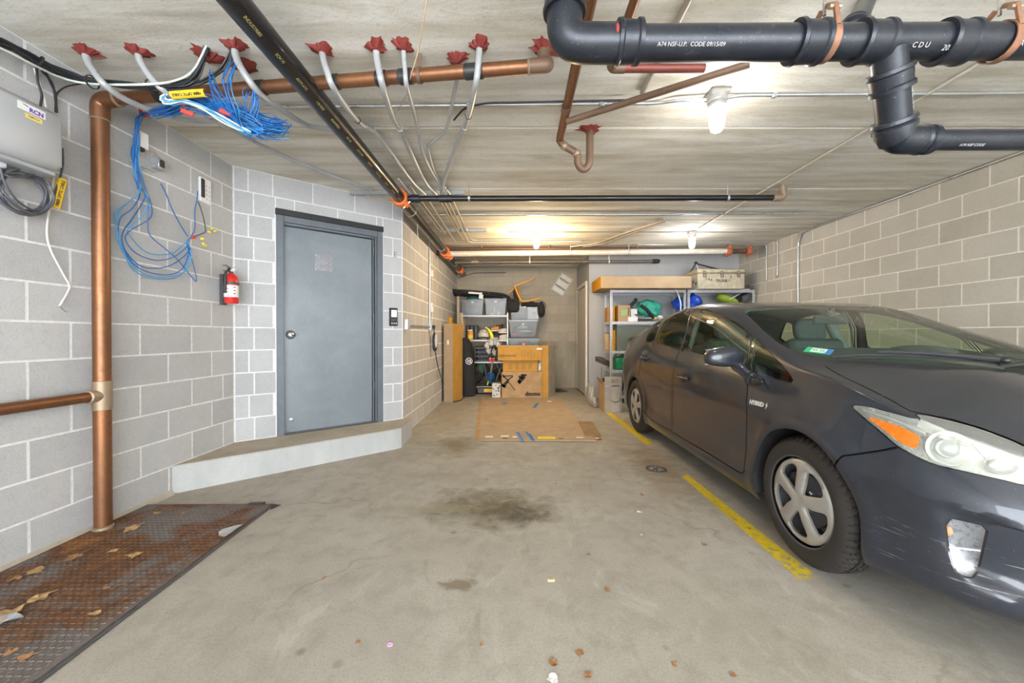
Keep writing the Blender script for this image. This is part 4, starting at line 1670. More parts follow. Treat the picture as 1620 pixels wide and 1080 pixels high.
# head lamp projector, ring and trims, near and far
for sd in (1, -1):
    p, n = on_body(1496, 708, sd)
    hl = [o for o in car.children if o.name.startswith('headlight')][0 if sd > 0 else 1]
    ax = (Vector((0, -1, 0)) * .6 + n * .6).normalized()
    q = p - n * .035
    MB().lathe([(.062, -.02), (.064, .012), (.058, .014), (.046, .002), (.044, -.02)], q, ax, 36, caps=False).build('projector_ring', plain('lamp_chrome', (.72, .73, .70), .22, .7, .05), hl)
    MB().lathe([(.036, -.01), (.034, .006), (.026, .016), (.014, .022), (0, .024)], q + ax * .002, ax, 28).build('projector', plain('lamp_projector_glass', (.50, .52, .52), .08, .6, .2), hl)
    p2, n2 = on_body(1590, 735, sd)
    MB().ball(p2 - n2 * .035, (.055, .03, .035), None, 20, 12).build('high_beam_bowl', bpy.data.materials['lamp_chrome'], hl)
    a1, n1 = on_body(1535, 700, sd); b1, _ = on_body(1580, 748, sd)
    MB().tube([a1 - n1 * .02, (a1 + b1) / 2 - n1 * .018, b1 - n1 * .02], .0045, 8).build('divider', bpy.data.materials['lamp_chrome'], hl)
    a1, n1 = on_body(1362, 648, sd); b1, n3 = on_body(1462, 686, sd); c1, n4 = on_body(1412, 664, sd)
    MB().tube([a1 - n1 * .012, c1 - n4 * .014, b1 - n3 * .018], [.006, .009, .012], 8).build('light_bar', bpy.data.materials['lamp_chrome'], hl)
    fg = [o for o in car.children if o.name.startswith('fog_light')][0 if sd > 0 else 1]
    a1, n1 = on_body(1502, 866, sd); b1, n3 = on_body(1551, 872, sd)
    MB().tube([a1 - n1 * .006, b1 - n3 * .006], .003, 6).build('divider', M_WHITE, fg)
    a1, n1 = on_body(1505, 842, sd)
    MB().ball(a1 - n1 * .012, (.012, .012, .018)).build('bulb', plain('orange_bulb', (.75, .35, .12), .4), fg)

# inspection sticker on the inside of the windscreen
a, t = px([(1295, 553)])[0]
q = surf([a, a + .003, a], [t, t, t + .003])
n = np.cross(q[1] - q[0], q[2] - q[0]); n /= np.linalg.norm(n); n = n if n[2] > 0 else -n
nv = Vector((-n[0], n[1], n[2]))
o0 = Vector((-q[0][0], q[0][1], q[0][2])) - nv * .006
a2, t2 = px([(1307, 554.5)])[0]; q2 = surf([a2], [t2])[0]
stk = frame_M(o0, Vector((-q2[0], q2[1], q2[2])) - Vector((-q[0][0], q[0][1], q[0][2])), nv)
st = MB(stk).box((0, 0, 0), (.125, .062, .0008)).build('sticker', plain('green_sticker', (.04, .42, .22), .5), car, smooth=False)
MB(stk).box((.045, 0, .0002), (.035, .060, .0009)).build('sticker_edge', plain('blue_sticker', (.05, .18, .50), .5), st, smooth=False)
MB(stk).box((.0, .002, .0006), (.070, .044, .0008)).build('sticker_field', M_WHITE, st, smooth=False)
text_mesh('sticker_print', '02 25', .026, M_INK, stk @ Matrix.Translation((0, .002, .0013)), st, .0001)

# ---- cabin
cab = MB()
cab.box((0, .40, .965), (1.34, .62, .12), (.14, 0, 0), .04)
cbuild(cab, 'dashboard', M_DASH)
cbuild(MB().ball((.36, .60, 1.035), (.21, .14, .05), None, 20, 10), 'instrument_hood', M_DASH)
stw = MB(); c = Vector((.36, .82, .86)); ax = Vector((0, 1, .45)).normalized()
e1 = Vector((1, 0, 0)); e2 = ax.cross(e1)
stw.tube([c + (e1 * math.cos(2 * math.pi * k / 28) + e2 * math.sin(2 * math.pi * k / 28)) * .185 for k in range(28)], .016, 8, closed=True)
stw.box(c, (.33, .02, .06), (R(-24), 0, 0), .01)
cbuild(stw, 'steering_wheel', M_BLACK)
for x in (-.36, .36):
    seat = bpy.data.objects.new('seat', None); COL.objects.link(seat); seat.parent = car; seat.empty_display_size = .05
    MB().box((x, 1.15, .52), (.50, .52, .20), (.08, 0, 0), .07).build('cushion', M_CABIN, seat)
    MB().box((x, 1.46, .82), (.48, .16, .60), (-.28, 0, 0), .07).build('backrest', M_CABIN, seat)
    mb = MB(); mb.ball((x, 1.57, 1.195), (.135, .055, .105), (-.2, 0, 0), 20, 14, sq=.6); mb.build('headrest', M_CABIN, seat)
    for dx in (-.065, .065): MB().cyl((x + dx, 1.535, 1.05), (x + dx, 1.56, 1.15), .007, n=8).build('headrest_post', M_CHROME, seat)
MB().box((0, 2.12, .50), (1.20, .50, .20), (.1, 0, 0), .07).build('rear_bench', M_CABIN, car)
MB().box((0, 2.45, .78), (1.20, .16, .56), (-.3, 0, 0), .07).build('rear_backrest', M_CABIN, car)
for x in (-.38, .38):
    mb = MB(); mb.ball((x, 2.54, 1.08), (.13, .05, .075), None, 18, 12, sq=.6); mb.build('rear_headrest', M_CABIN, car)
mb = MB(); mb.box((-.02, .86, 1.262), (.25, .028, .066), (.12, 0, R(4)), .022); vm = mb.build('rear_view_mirror', M_DASH, car)
MB().cyl((-.02, .85, 1.275), (-.02, .86, 1.335), .022, .03, 10).build('mirror_mount', M_DASH, vm)
MB().box((0, 2.9, .80), (1.1, .7, .03), bev=.01).build('parcel_shelf', M_DASH, car)
for sd in (1, -1):       # inside of the centre pillars
    MB().tube([(-sd * .74, 1.62, .98), (-sd * .66, 1.66, 1.18), (-sd * .59, 1.68, 1.35)], [.05, .045, .04], 10).build('pillar_trim', M_CABIN_L, car)
# ------------------------------------------------------------------ pipes, lamps and cables under the ceiling
def root(name, loc, label, cat, group=None):
    return empty(name, loc, label, cat, group)


def put(root, name, mb, mat, parent=None, **kw):
    """part of a root; geometry given in garage coordinates"""
    o = mb.build(name, mat, None, **kw)
    o.parent = parent or root
    if parent is None:
        o.matrix_parent_inverse = Matrix.Translation(root.location).inverted()
    return o


def put_text(root, name, body, size, mat, M, parent=None, **kw):
    o = text_mesh(name, body, size, mat, M, None, **kw)
    o.parent = parent or root
    if parent is None:
        o.matrix_parent_inverse = Matrix.Translation(root.location).inverted()
    return o


def splat(mb, c, r, seed, nrm=(0, 0, -1), h=.012, n=22):
    """ragged smear of sealant pressed onto a surface"""
    rr = random.Random(seed)
    nrm = Vector(nrm); x = nrm.orthogonal().normalized(); y = nrm.cross(x)
    c = Vector(c)
    out, mid = [], []
    n = 44
    ph = [rr.uniform(0, 6.3) for _ in range(5)]
    for k in range(n):
        q = 2 * math.pi * k / n
        k1 = .82 + .14 * math.sin(2 * q + ph[0]) + .12 * math.sin(3 * q + ph[1]) + .09 * math.sin(7 * q + ph[2]) + rr.uniform(-.06, .06)
        if rr.random() < .07: k1 *= 1.35
        d = x * math.cos(q) + y * math.sin(q)
        out.append(c + d * r * k1)
        mid.append(c + d * r * (.30 + .2 * k1) + nrm * h * rr.uniform(.8, 1.1))
    vs = out + mid + [c + nrm * h * 1.4]
    fs = []
    for k in range(n):
        j = (k + 1) % n
        fs += [(k, j, n + j, n + k), (n + k, n + j, 2 * n)]
    mb.add(vs, fs)
    return mb


# ---- copper drain line at the left
cx, cyy = -2.418, 2.300
zt = 2.517
cp = root('copper_drain', (cx, cyy, 0), 'copper drain pipe rising by the left wall and crossing under the ceiling', 'pipe')
put(cp, 'riser', MB().cyl((cx, cyy, .01), (cx, cyy, zt - .08), .040, n=24), M_COPPER)
end = at(846, 113, 2.03)
el_c = Vector((cx, cyy, zt))
dirh = (Vector((end.x, end.y, zt + .01)) - el_c).normalized()
put(cp, 'elbow', MB().tube(fillet([(cx, cyy, zt - .11), el_c, el_c + dirh * .12], .085, 10), .044, 24), M_COPPER)
hend = Vector((end.x, end.y, zt + .012))
put(cp, 'cross_pipe', MB().cyl(el_c + dirh * .10, hend, .034, n=24), M_COPPER)
hole = ceil_pt(861, 76)
put(cp, 'end_elbow', MB().tube(fillet([hend - dirh * .03, hend + dirh * .07, Vector((hole.x, hole.y, zt + .05)), Vector((hole.x, hole.y, H_CEIL + .02))], .06, 8), .036, 20), M_COPPER_DULL)
put(cp, 'solder_ring', MB().lathe([(.037, -.006), (.040, 0), (.037, .006)], hend - dirh * .03, dirh, 24, caps=False), M_SOLDER)
for k in range(2):
    put(cp, 'solder_ring', MB().lathe([(.041, -.006), (.046, 0), (.041, .006)], (cx, cyy, zt - .115 + k * 0), (0, 0, 1), 24, caps=False) if k == 0 else
        MB().lathe([(.035, -.006), (.046, 0), (.035, .006)], el_c + dirh * .12, dirh, 24, caps=False), M_SOLDER)
zb = .797
put(cp, 'tee_fitting', MB().lathe([(.040, -.085), (.044, -.083), (.044, .083), (.040, .085)], (cx, cyy, zb), (0, 0, 1), 24, caps=False).tube([(cx, cyy, zb), (cx, cyy - .075, zb)], .036, 20), M_SOLDER)
put(cp, 'branch', MB().cyl((cx, cyy - .06, zb), (cx, -1.0, zb + .01), .029, n=20), M_COPPER)
put(cp, 'solder_ring', MB().lathe([(.030, -.005), (.037, 0), (.030, .005)], (cx, cyy - .078, zb), (0, 1, 0), 20, caps=False), M_SOLDER)
for u, w in ((257, .05), (415, .05), (531, .055), (605, .06), (643, .075), (750, .10)):      # black isolating wraps under each tube
    q = (u - 815) / FPX
    t = (q * el_c.y - el_c.x) / (dirh.x - q * dirh.y)
    c = el_c + dirh * t
    put(cp, 'wrap', MB().lathe([(.0345, -w / 2), (.0385, -w / 2 + .004), (.0385, w / 2 - .004), (.0345, w / 2)], c, dirh, 24, caps=False), M_BLACK)
q = (664 - 815) / FPX; t = (q * el_c.y - el_c.x) / (dirh.x - q * dirh.y); c = el_c + dirh * t
st = MB().lathe([(.035, -.010), (.039, -.010), (.039, .010), (.035, .010)], c, dirh, 24, caps=False); st.box(c + Vector((0, 0, .075)), (.022, .006, .10), bev=.002)
put(cp, 'hanger_strap', st, M_COPPER_DULL)
sp = splat(MB(), (hole.x, hole.y, H_CEIL - .001), .075, 3, h=.02, n=30)
put(cp, 'sealant', sp, M_RED_SEAL)
splash = put(cp, 'base_collar', MB().lathe([(.040, 0), (.049, 0), (.047, .018), (.041, .022)], (cx, cyy, .012), (0, 0, 1), 20, caps=False), M_SOLDER)

# ---- black fire main running to the back wall
mx, mz = -1.128, 2.492
fm = root('sprinkler_main', (mx, 4, mz), 'thick black sprinkler main running to the back wall with orange couplings', 'pipe')
put(fm, 'main_pipe', MB().cyl((mx, -3.0, mz), (mx, 8.60, mz), .0565, n=28), M_BLACK_PIPE)


def coupling(root, c, axis, r, name='coupling', mat=None):
    a = Vector(axis).normalized()
    o = put(root, name, MB().lathe([(r, -.038), (r + .022, -.036), (r + .026, -.012), (r + .026, .012), (r + .022, .036), (r, .038)], c, a, 28, caps=False), mat or M_ORANGE)
    x = a.orthogonal().normalized()
    if abs(x.z) > .5: x = a.cross(x)
    for sg in (-1, 1):
        mb = MB().box(Vector(c) + x * sg * (r + .034), (.05, .05, .05), Matrix((x, a, x.cross(a))).transposed(), .012)
        lug = put(root, 'lug', mb, mat or M_ORANGE, o)
        lug.matrix_parent_inverse = Matrix.Identity(4)
        mb = MB().cyl(Vector(c) + x * sg * (r + .036) + x.cross(a) * .045, Vector(c) + x * sg * (r + .036) - x.cross(a) * .045, .008, n=8)
        put(root, 'bolt', mb, M_STEEL, o)
    return o


for yy in (3.86, 6.30, 6.52, 7.95):
    coupling(fm, (mx, yy, mz), (0, 1, 0), .0565)
for k in range(17):
    yy = .9 + k * .19
    put_text(fm, 'pipe_print', ('INDUSTRIES', 'SCH 10', 'ASTM A795', '4 IN 0310')[k % 4] , .020, plain('faint_yellow_print', (.34, .29, .12), .7), frame_M((mx - .0566 * math.cos(R(60)) * -1 - .001, yy, mz - .0572 * math.sin(R(60))), (0, 1, 0), (.5, 0, -.87)), depth=.0004)
put(fm, 'outlet_stub', MB().cyl((mx - .02, 6.41, mz), (mx - .145, 6.41, mz), .045, n=20), plain('dark_red_brown_pipe', (.07, .045, .04), .5, .3))
for yy in (4.25, 6.0, 7.3):
    put(fm, 'hanger_ring', MB().lathe([(.058, -.008), (.061, -.008), (.061, .008), (.058, .008)], (mx, yy, mz), (0, 1, 0), 24, caps=False).cyl((mx, yy, mz + .06), (mx, yy, H_CEIL), .006, n=8), M_GALV)

# branch lines crossing the bay
b1 = root('sprinkler_branch', (.7, 3.86, 2.485), 'black sprinkler branch pipe crossing the bay nearest, with end elbow', 'pipe')
pz = 2.487
put(b1, 'pipe', MB().cyl((mx + .07, 3.86, pz), (2.56, 3.86, pz + .01), .028, n=18), M_BLACK_PIPE)
put(b1, 'end_elbow', MB().tube(fillet([(2.52, 3.86, pz + .01), (2.62, 3.86, pz + .01), (2.62, 3.86, pz + .10)], .04), .036, 16).cyl((2.62, 3.86, pz + .09), (2.62, 3.86, pz + .13), .02, n=12), M_SOLDER)
put(b1, 'tee', MB().cyl((-.74, 3.86, pz), (-.62, 3.86, pz), .036, n=16).cyl((-1.02, 3.86, pz), (-.94, 3.86, pz), .04, n=16), M_IRON)
put(b1, 'sprinkler_head', MB().cyl((-.68, 3.86, pz + .03), (-.68, 3.86, pz + .10), .012, n=10).lathe([(.03, 0), (.03, .003), (0, .004)], (-.68, 3.86, pz + .10), (0, 0, 1), 12), M_STEEL)
for x in (-.45, 2.08):
    put(b1, 'hanger', MB().lathe([(.029, -.010), (.032, -.010), (.032, .010), (.029, .010)], (x, 3.86, pz + .005), (1, 0, 0), 18, caps=False).cyl((x, 3.86, pz + .03), (x, 3.86, H_CEIL), .005, n=8), M_GALV)

b2 = root('sprinkler_branch', (.7, 6.41, 2.48), 'long pale sprinkler pipe crossing the bay in front of the back alcove', 'pipe')
pz = 2.478
put(b2, 'pipe', MB().cyl((mx + .06, 6.41, pz), (3.45, 6.41, pz + .045), .045, n=20), plain('cream_painted_pipe', (.62, .58, .50), .45, .1, .1, 12))
put(b2, 'brown_pipe', MB().tube([(mx + .06, 6.44, pz + .085), (1.5, 6.45, pz + .10), (3.78, 6.43, pz + .045)], .022, 12), plain('rusty_brown_pipe', (.13, .07, .05), .6, .3, .3, 9))
coupling(b2, (3.47, 6.41, pz + .045), (1, 0, 0), .045, 'coupling', plain('faded_red_coupling', (.45, .12, .06), .6, .1, .2))
put(b2, 'end_cap', MB().cyl((3.50, 6.41, pz + .045), (3.80, 6.41, pz + .045), .036, n=18), plain('rusty_brown_pipe', (.13, .07, .05), .6))
coupling(b2, (3.80, 6.41, pz + .045), (1, 0, 0), .038, 'coupling', plain('faded_red_coupling', (.45, .12, .06), .6))
for x in (-.55, .55, 1.2, 2.0):
    put(b2, 'sprinkler_head', MB().cyl((x, 6.45, pz + .06), (x, 6.45, pz + .13), .014, n=10).lathe([(.03, 0), (.03, .003), (0, .004)], (x, 6.45, pz + .13), (0, 0, 1), 12), M_SOLDER)
for x in (.9, 1.85): put(b2, 'hanger_ring', MB().lathe([(.046, -.012), (.051, -.012), (.051, .012), (.046, .012)], (x, 6.41, pz + .02), (1, 0, 0), 20, caps=False).cyl((x, 6.41, pz + .06), (x, 6.41, H_CEIL), .006, n=8), M_GALV)

b3 = root('sprinkler_branch', (.7, 7.05, 2.47), 'thin dark sprinkler pipe ending in front of the grey painted wall', 'pipe')
pz = 2.470
put(b3, 'pipe', MB().cyl((mx + .05, 7.05, pz - .01), (2.50, 7.05, pz + .01), .026, n=16), plain('dusty_dark_pipe', (.16, .14, .12), .5, .3, .2, 12))
put(b3, 'end_elbow', MB().cyl((2.46, 7.05, pz + .01), (2.56, 7.05, pz + .01), .038, n=16).ball((2.56, 7.05, pz + .01), .038), M_IRON)
put(b3, 'tee', MB().cyl((-.78, 7.05, pz), (-.66, 7.05, pz), .036, n=16).cyl((-.72, 7.05, pz), (-.72, 7.05, pz + .09), .014, n=10), M_SOLDER)
for x in (.26, 1.68):
    put(b3, 'hanger', MB().lathe([(.027, -.012), (.031, -.012), (.031, .012), (.027, .012)], (x, 7.05, pz), (1, 0, 0), 16, caps=False).box((x, 7.05, pz + .085), (.02, .006, .15)), M_WHITE)

# ---- big iron waste pipe at the upper right
YW = 1.42
p0 = at(985, 75, YW); p1 = at(1620, 63, YW)
zc_ = (p0.z + p1.z) / 2
wp_ = root('iron_waste_pipe', (1.5, YW, zc_), 'big blue-black iron waste pipe hung by rusty straps at upper right', 'pipe')
RB = .0575
xr = XR - .02
put(wp_, 'main_pipe', MB().cyl((p0.x - .02, YW, zc_), (xr, YW, zc_ + .02), RB, n=36), M_IRON)
xe = at(893, 40, YW).x
put(wp_, 'elbow', MB().tube(fillet([(p0.x + .01, YW, zc_), (xe, YW, zc_), (xe, YW, zc_ + .15)], .125, 14), RB + .006, 32), M_IRON)
put(wp_, 'riser', MB().cyl((xe, YW, zc_ + .12), (xe, YW, H_CEIL + .02), RB, n=32), M_IRON)


def hub(root, c, axis, r, name='hub', L=.10):
    return put(root, name, MB().lathe([(r, -L / 2), (r + .014, -L / 2), (r + .017, -L / 2 + .012), (r + .011, -L / 2 + .018), (r + .009, L / 2 - .020), (r + .015, L / 2 - .014), (r + .015, L / 2), (r, L / 2)], c, axis, 36, caps=False), M_IRON)


hub(wp_, (xe, YW, zc_ + .155), (0, 0, 1), RB + .004, L=.10)
for u in (993, 1276, 1375, 1506):
    q = at(u, 70, YW)
    hub(wp_, (q.x, YW, zc_ + .004), (1, 0, 0), RB, L=.085 if u < 1000 else .10)
put(wp_, 'red_mark', MB().tube([(p0.x - .034, YW - (RB + .0062) * math.cos(R(q)), zc_ + (RB + .0062) * math.sin(R(q))) for q in (-8, 0, 8, 16, 24)], [.002, .006, .007, .006, .003], 8), plain('red_paint_mark', (.30, .04, .03), .6))
# drop leg and lower pipe
q = at(1405, 110, YW)
top = Vector((q.x, YW, zc_ - .02)); bot = at(1416, 216, YW + .10)
RL = .053
put(wp_, 'drop_leg', MB().cyl(top, bot, RL, n=32), M_IRON)
dd = (bot - top).normalized()
hub(wp_, top + dd * .105, dd, RL, L=.075)
er = at(1620, 219, YW + .10)
dl = (Vector((er.x, er.y, bot.z)) - bot).normalized()
put(wp_, 'lower_elbow', MB().tube(fillet([bot - dd * .06, bot + dd * .012, bot + dl * .10 + dd * .012], .05, 8), [RL + .009] * 5 + [.052] * 6, 30), M_IRON)
hub(wp_, bot - dd * .045, dd, RL, L=.04)
low0 = bot + dl * .05 + dd * .012
put(wp_, 'lower_pipe', MB().cyl(low0, low0 + dl * (XR - low0.x) / dl.x * .99, .0385, n=28), M_IRON)
hub(wp_, low0 + dl * .06, dl, .0385, L=.05)
# back-running branch that climbs to the slab
w0 = at(1330, 45, YW + .04); w1 = at(1375, -8, YW + .46)
put(wp_, 'wye_branch', MB().cyl((w0.x, YW, zc_ + .02), (w1.x, w1.y, w1.z), .036, n=24), M_IRON)
wd = (Vector((w1.x, w1.y, w1.z)) - Vector((w0.x, YW, zc_ + .02))).normalized()
hub(wp_, Vector((w0.x, YW, zc_ + .02)) + wd * .14, wd, .036, L=.07)
for u in (1304, 1581):
    q = at(u, 70, YW)
    st = MB(); n = 30
    ring = [Vector((q.x, YW + (RB + .004) * math.sin(2 * math.pi * k / n), zc_ + .004 + (RB + .004) * math.cos(2 * math.pi * k / n))) for k in range(n)]
    vs = []; fs = []
    for k, p in enumerate(ring):
        d = Vector((0, p.y - YW, p.z - zc_)).normalized()
        vs += [p + Vector((-.014, 0, 0)), p + Vector((.014, 0, 0)), p + Vector((.014, 0, 0)) + d * .004, p + Vector((-.014, 0, 0)) + d * .004]
    for k in range(n):
        k2 = (k + 1) % n
        for j in range(4): fs.append((k * 4 + j, k * 4 + (j + 1) % 4, k2 * 4 + (j + 1) % 4, k2 * 4 + j))
    st.add(vs, fs)
    for sy in (-1, 1):
        st.tube([(q.x, YW + sy * (RB + .002), zc_ + .02), (q.x, YW + sy * .05, zc_ + .10), (q.x, YW + sy * .012, zc_ + .125)], .009, 6)
    sp_ = put(wp_, 'hanger_strap', st, M_RUSTY_STRAP)
    put(wp_, 'strap_bolt', MB().cyl((q.x - .02, YW - .045, zc_ + .095), (q.x + .02, YW - .045, zc_ + .095), .009, n=8), M_SOLDER, sp_)
    put(wp_, 'hanger_rod', MB().cyl((q.x, YW, zc_ + .10), (q.x, YW, H_CEIL), .006, n=8), M_STEEL, sp_)
mtx = lambda u, v, zang: frame_M((at(u, v, YW).x, YW - (RB + .0008) * math.cos(R(zang)), zc_ - (RB + .0008) * math.sin(R(zang))), (1, 0, 0), (0, -math.cos(R(zang)), -math.sin(R(zang))))
M_PRINT = plain('white_stencil', (.46, .46, .45), .7, 0, .1)
put_text(wp_, 'pipe_print', 'A74 NSF-U.P.  CODE 09/15/09', .0185, M_PRINT, mtx(1085, 97, 38), depth=.0004, sx=1.0)
put_text(wp_, 'pipe_print', 'C D U', .022, M_PRINT, mtx(1437, 97, 40), depth=.0004)
put_text(wp_, 'pipe_print', 'A IPPS', .024, M_PRINT, mtx(1600, 97, 35), depth=.0004)
put_text(wp_, 'pipe_print', '203', .024, M_PRINT, mtx(1480, 97, 48), depth=.0004)
nb = Vector((.62, -.78, 0))
put_text(wp_, 'pipe_print', 'A74 CISPI 301', .020, M_PRINT, frame_M(top + (bot - top) * .55 + nb * (RL + .001), -dd, nb), depth=.0004)
put_text(wp_, 'pipe_print', 'A74 NSF CODE', .014, M_PRINT, frame_M(low0 + dl * .22 + Vector((0, -.6, -.8)) * .0392, dl, (0, -.6, -.8)), depth=.0004)
for k in range(9):
    a = R(12 + 8 * k)
    cc = Vector((xe + .155, YW, zc_ + .155))
put_text(wp_, 'pipe_print', '1/4 17 44', .02, M_PRINT, frame_M((xe + .04, YW - .048, zc_ + .0), (.9, 0, -.45), (-.2, -.85, -.5)), depth=.0004)

# ---- smaller copper lines at the top
c1 = root('copper_trap_line', (.3, 2, 2.52), 'copper pipe running back to a U-shaped trap under the ceiling', 'pipe')
a0 = at(885, 222, 2.86); xP = a0.x; zP = a0.z
put(c1, 'pipe', MB().cyl((xP - .012, -1.0, zP - .02), (xP, 2.82, zP), .0275, n=20), M_COPPER)
tr = [at(885, 221, 2.86), at(893, 231, 2.86), at(912, 243, 2.86), at(914, 257, 2.86), at(919, 266, 2.86), at(926, 267, 2.86), at(932, 258, 2.86), at(933, 240, 2.86)]
topc = ceil_pt(934, 207)
tr.append(Vector((tr[-1].x, tr[-1].y, H_CEIL + .01)))
put(c1, 'trap', MB().tube([Vector((xP, 2.72, zP))] + spline(tr, 5), .0265, 18), M_COPPER_DULL)
put(c1, 'sealant', splat(MB(), (tr[-1].x, tr[-1].y, H_CEIL - .001), .085, 8, h=.014, n=26), M_RED_SEAL)
for q in (tr[2], tr[1]):
    put(c1, 'solder_ring', MB().ball(q, .031, None, 14, 8), M_SOLDER)
put(c1, 'solder_ring', MB().lathe([(.028, -.03), (.031, -.03), (.031, .03), (.028, .03)], (xP - .003, 2.45, zP - .003), (0, 1, 0), 20, caps=False), M_COPPER_DULL)
c2 = root('copper_branch', (.8, 2.2, 2.54), 'thin copper branch slanting right below the ceiling from the trap line', 'pipe')
put(c2, 'pipe', MB().cyl(at(897, 192, 2.53), at(1186, 101, 2.02), .0195, n=16), M_COPPER_DULL)
c3_ = root('copper_branch', (.5, 1.9, 2.5), 'short reddish copper pipe with elbow behind the big iron pipe', 'pipe')
e0 = at(966, 108, 1.98)
put(c3_, 'pipe', MB().cyl(Vector((e0.x - .01, -1.0, e0.z - .01)), e0 + Vector((0, -.03, 0)), .020, n=16), M_COPPER)
e1_ = at(1114, 103, 1.98)
put(c3_, 'elbow', MB().tube(fillet([e0 + Vector((0, -.06, 0)), e0, e0 + Vector((.07, 0, 0))], .035), .024, 16), M_COPPER_DULL)
put(c3_, 'red_pipe', MB().cyl(e0 + Vector((.04, 0, 0)), Vector((e1_.x, e1_.y, e0.z)), .021, n=16), plain('reddish_copper', (.22, .065, .05), .5, .4, .15))

# ---- grey-white tubes dropping from red-sealed holes, fanning to the strut
TUBES = [
 # points: (u, v, drop below ceiling)
 [(135, 79, 0), (138, 95, .05), (152, 118, .13), (168, 136, .178), (200, 158, .188), (250, 178, .15), (300, 190, .09), (345, 191, .03)],
 [(218, 79, 0), (221, 95, .05), (238, 122, .13), (258, 142, .185), (285, 160, .188), (350, 195, .13), (440, 243, .06), (520, 276, .045), (588, 300, .05)],
 [(371, 70, 0), (373, 88, .05), (383, 110, .12), (402, 138, .185), (425, 160, .18), (480, 195, .09), (505, 202, .05), (540, 207, .025)],
 [(509, 76, 0), (511, 92, .05), (518, 115, .13), (527, 138, .185), (552, 175, .15), (573, 197, .10), (590, 207, .07), (612, 232, .05), (650, 285, .045), (672, 307, .045)],
 [(594, 72, 0), (596, 90, .05), (600, 112, .13), (606, 138, .185), (622, 187, .12), (635, 207, .06), (645, 230, .04), (672, 287, .04), (690, 307, .045)],
 [(638, 70, 0), (639, 90, .05), (641, 112, .125), (644, 138, .18), (658, 190, .08), (672, 250, .045), (700, 300, .045), (704, 307, .045)],
 [(722, 91, 0), (724, 106, .025), (722, 130, .05), (718, 150, .06), (705, 205, .06), (681, 228, .04), (678, 240, .04), (690, 278, .04), (712, 307, .045)],
 [(759, 68, 0), (758, 86, .05), (756, 108, .125), (752, 138, .185), (742, 180, .13), (733, 205, .07), (720, 235, .05), (702, 285, .045), (699, 305, .045)],
]
TR = [.0165, .0165, .0175, .0165, .0175, .0125, .011, .0165]
TL = ['leftmost', 'second from left', 'third from left', 'fourth from left', 'fifth from left', 'sixth from left, slimmer', 'second from right, slim', 'rightmost']
for i, pts in enumerate(TUBES):
    P = [ceil_pt(u, v, dz) for u, v, dz in pts]
    P[0].z += .02
    rt = root('conduit_tube', P[0], 'grey-white plastic tube from a red-sealed ceiling hole, %s of the row' % TL[i], 'conduit', 'plastic tubes from the red sealed ceiling holes')
    S = spline(P, 8)
    n = len(S)
    put(rt, 'tube', MB().tube(S, TR[i], 12), M_WHITE_PVC)
    put(rt, 'sealant', splat(MB(), (P[0].x, P[0].y, H_CEIL - .001), .062, 20 + i, h=.02, n=26), M_RED_SEAL)
    put(rt, 'collar', MB().lathe([(TR[i] + .006, 0), (TR[i] + .003, .022), (TR[i], .024)], (P[0].x, P[0].y, H_CEIL - .002), (0, 0, -1), 14, caps=False), M_RED_SEAL)
    if i in (1, 3, 4, 7):
        k = int(n * .62)
        d = (S[k + 1] - S[k - 1]).normalized()
        put(rt, 'sleeve', MB().cyl(S[k] - d * .05, S[k] + d * .05, TR[i] + .004, n=12), M_GALV)
    if i in (3, 7):
        k = int(n * .52)
        d = (S[k + 1] - S[k - 1]).normalized()
        put(rt, 'cable_tie', MB().lathe([(TR[i], -.004), (TR[i] + .004, -.004), (TR[i] + .004, .004), (TR[i], .004)], S[k], d, 12, caps=False), M_BLACK)

# loose thin cables hanging among the tubes
lc = root('hanging_wire', ceil_pt(676, 0), 'thin tan wire dangling from the ceiling in front of the copper pipe', 'wire')
put(lc, 'strand', MB().tube(spline([ceil_pt(680, -30, .02), ceil_pt(672, 20, .08), ceil_pt(662, 80, .12), ceil_pt(650, 120, .15), ceil_pt(645, 145, .13), ceil_pt(630, 175, .10)], 6), .0035, 6), plain('tan_wire', (.58, .42, .30), .6))

# ---- metal conduits in parallel to the back
CE = [(672, 308, 745, 389, 'M'), (690, 308, 765, 392, 'M'), (704, 308, 770, 382, 'L'), (712, 308, 752, 388, 'M'), (650, 296, 716, 389, 'M'), (630, 283, 724, 391, 'L'), (697, 308, 738, 390, 'M')]
for i, (u0, v0, u1, v1, kd) in enumerate(CE):
    A_ = ceil_pt(u0, v0, .045); B_ = ceil_pt(u0, v0, .045)
    B_ = Vector((A_.x + .02 * (i % 3), 6.1 - .12 * i, H_CEIL - .045))
    if i == 2: B_ = Vector((A_.x, 6.13, H_CEIL - .045))
    if i == 3: B_ = Vector((A_.x, 6.01, H_CEIL - .045))
    rt = root('metal_conduit', A_, 'thin metal conduit running back under the ceiling, %s of the seven' % {630: 'leftmost', 650: 'second from left', 672: 'third from left', 690: 'fourth from left', 697: 'third from right', 704: 'second from right', 712: 'rightmost'}[u0], 'conduit', 'metal conduits running to the back')
    P = [A_, B_]
    if i in (2, 3): P = fillet([A_, B_, B_ + Vector((1.2 if i == 2 else 1.1, .02, .02)), B_ + Vector((1.75, .02, .028))], .12)
    put(rt, 'tube', MB().tube(P, .0105, 10), M_EMT_DULL if kd == 'M' else M_WHITE_PVC)
    for yy in (4.2, 5.4):
        if yy < B_.y: put(rt, 'clip', MB().box((A_.x + (B_.x - A_.x) * (yy - A_.y) / (B_.y - A_.y), yy, H_CEIL - .03), (.04, .025, .055), bev=.004), M_GALV)

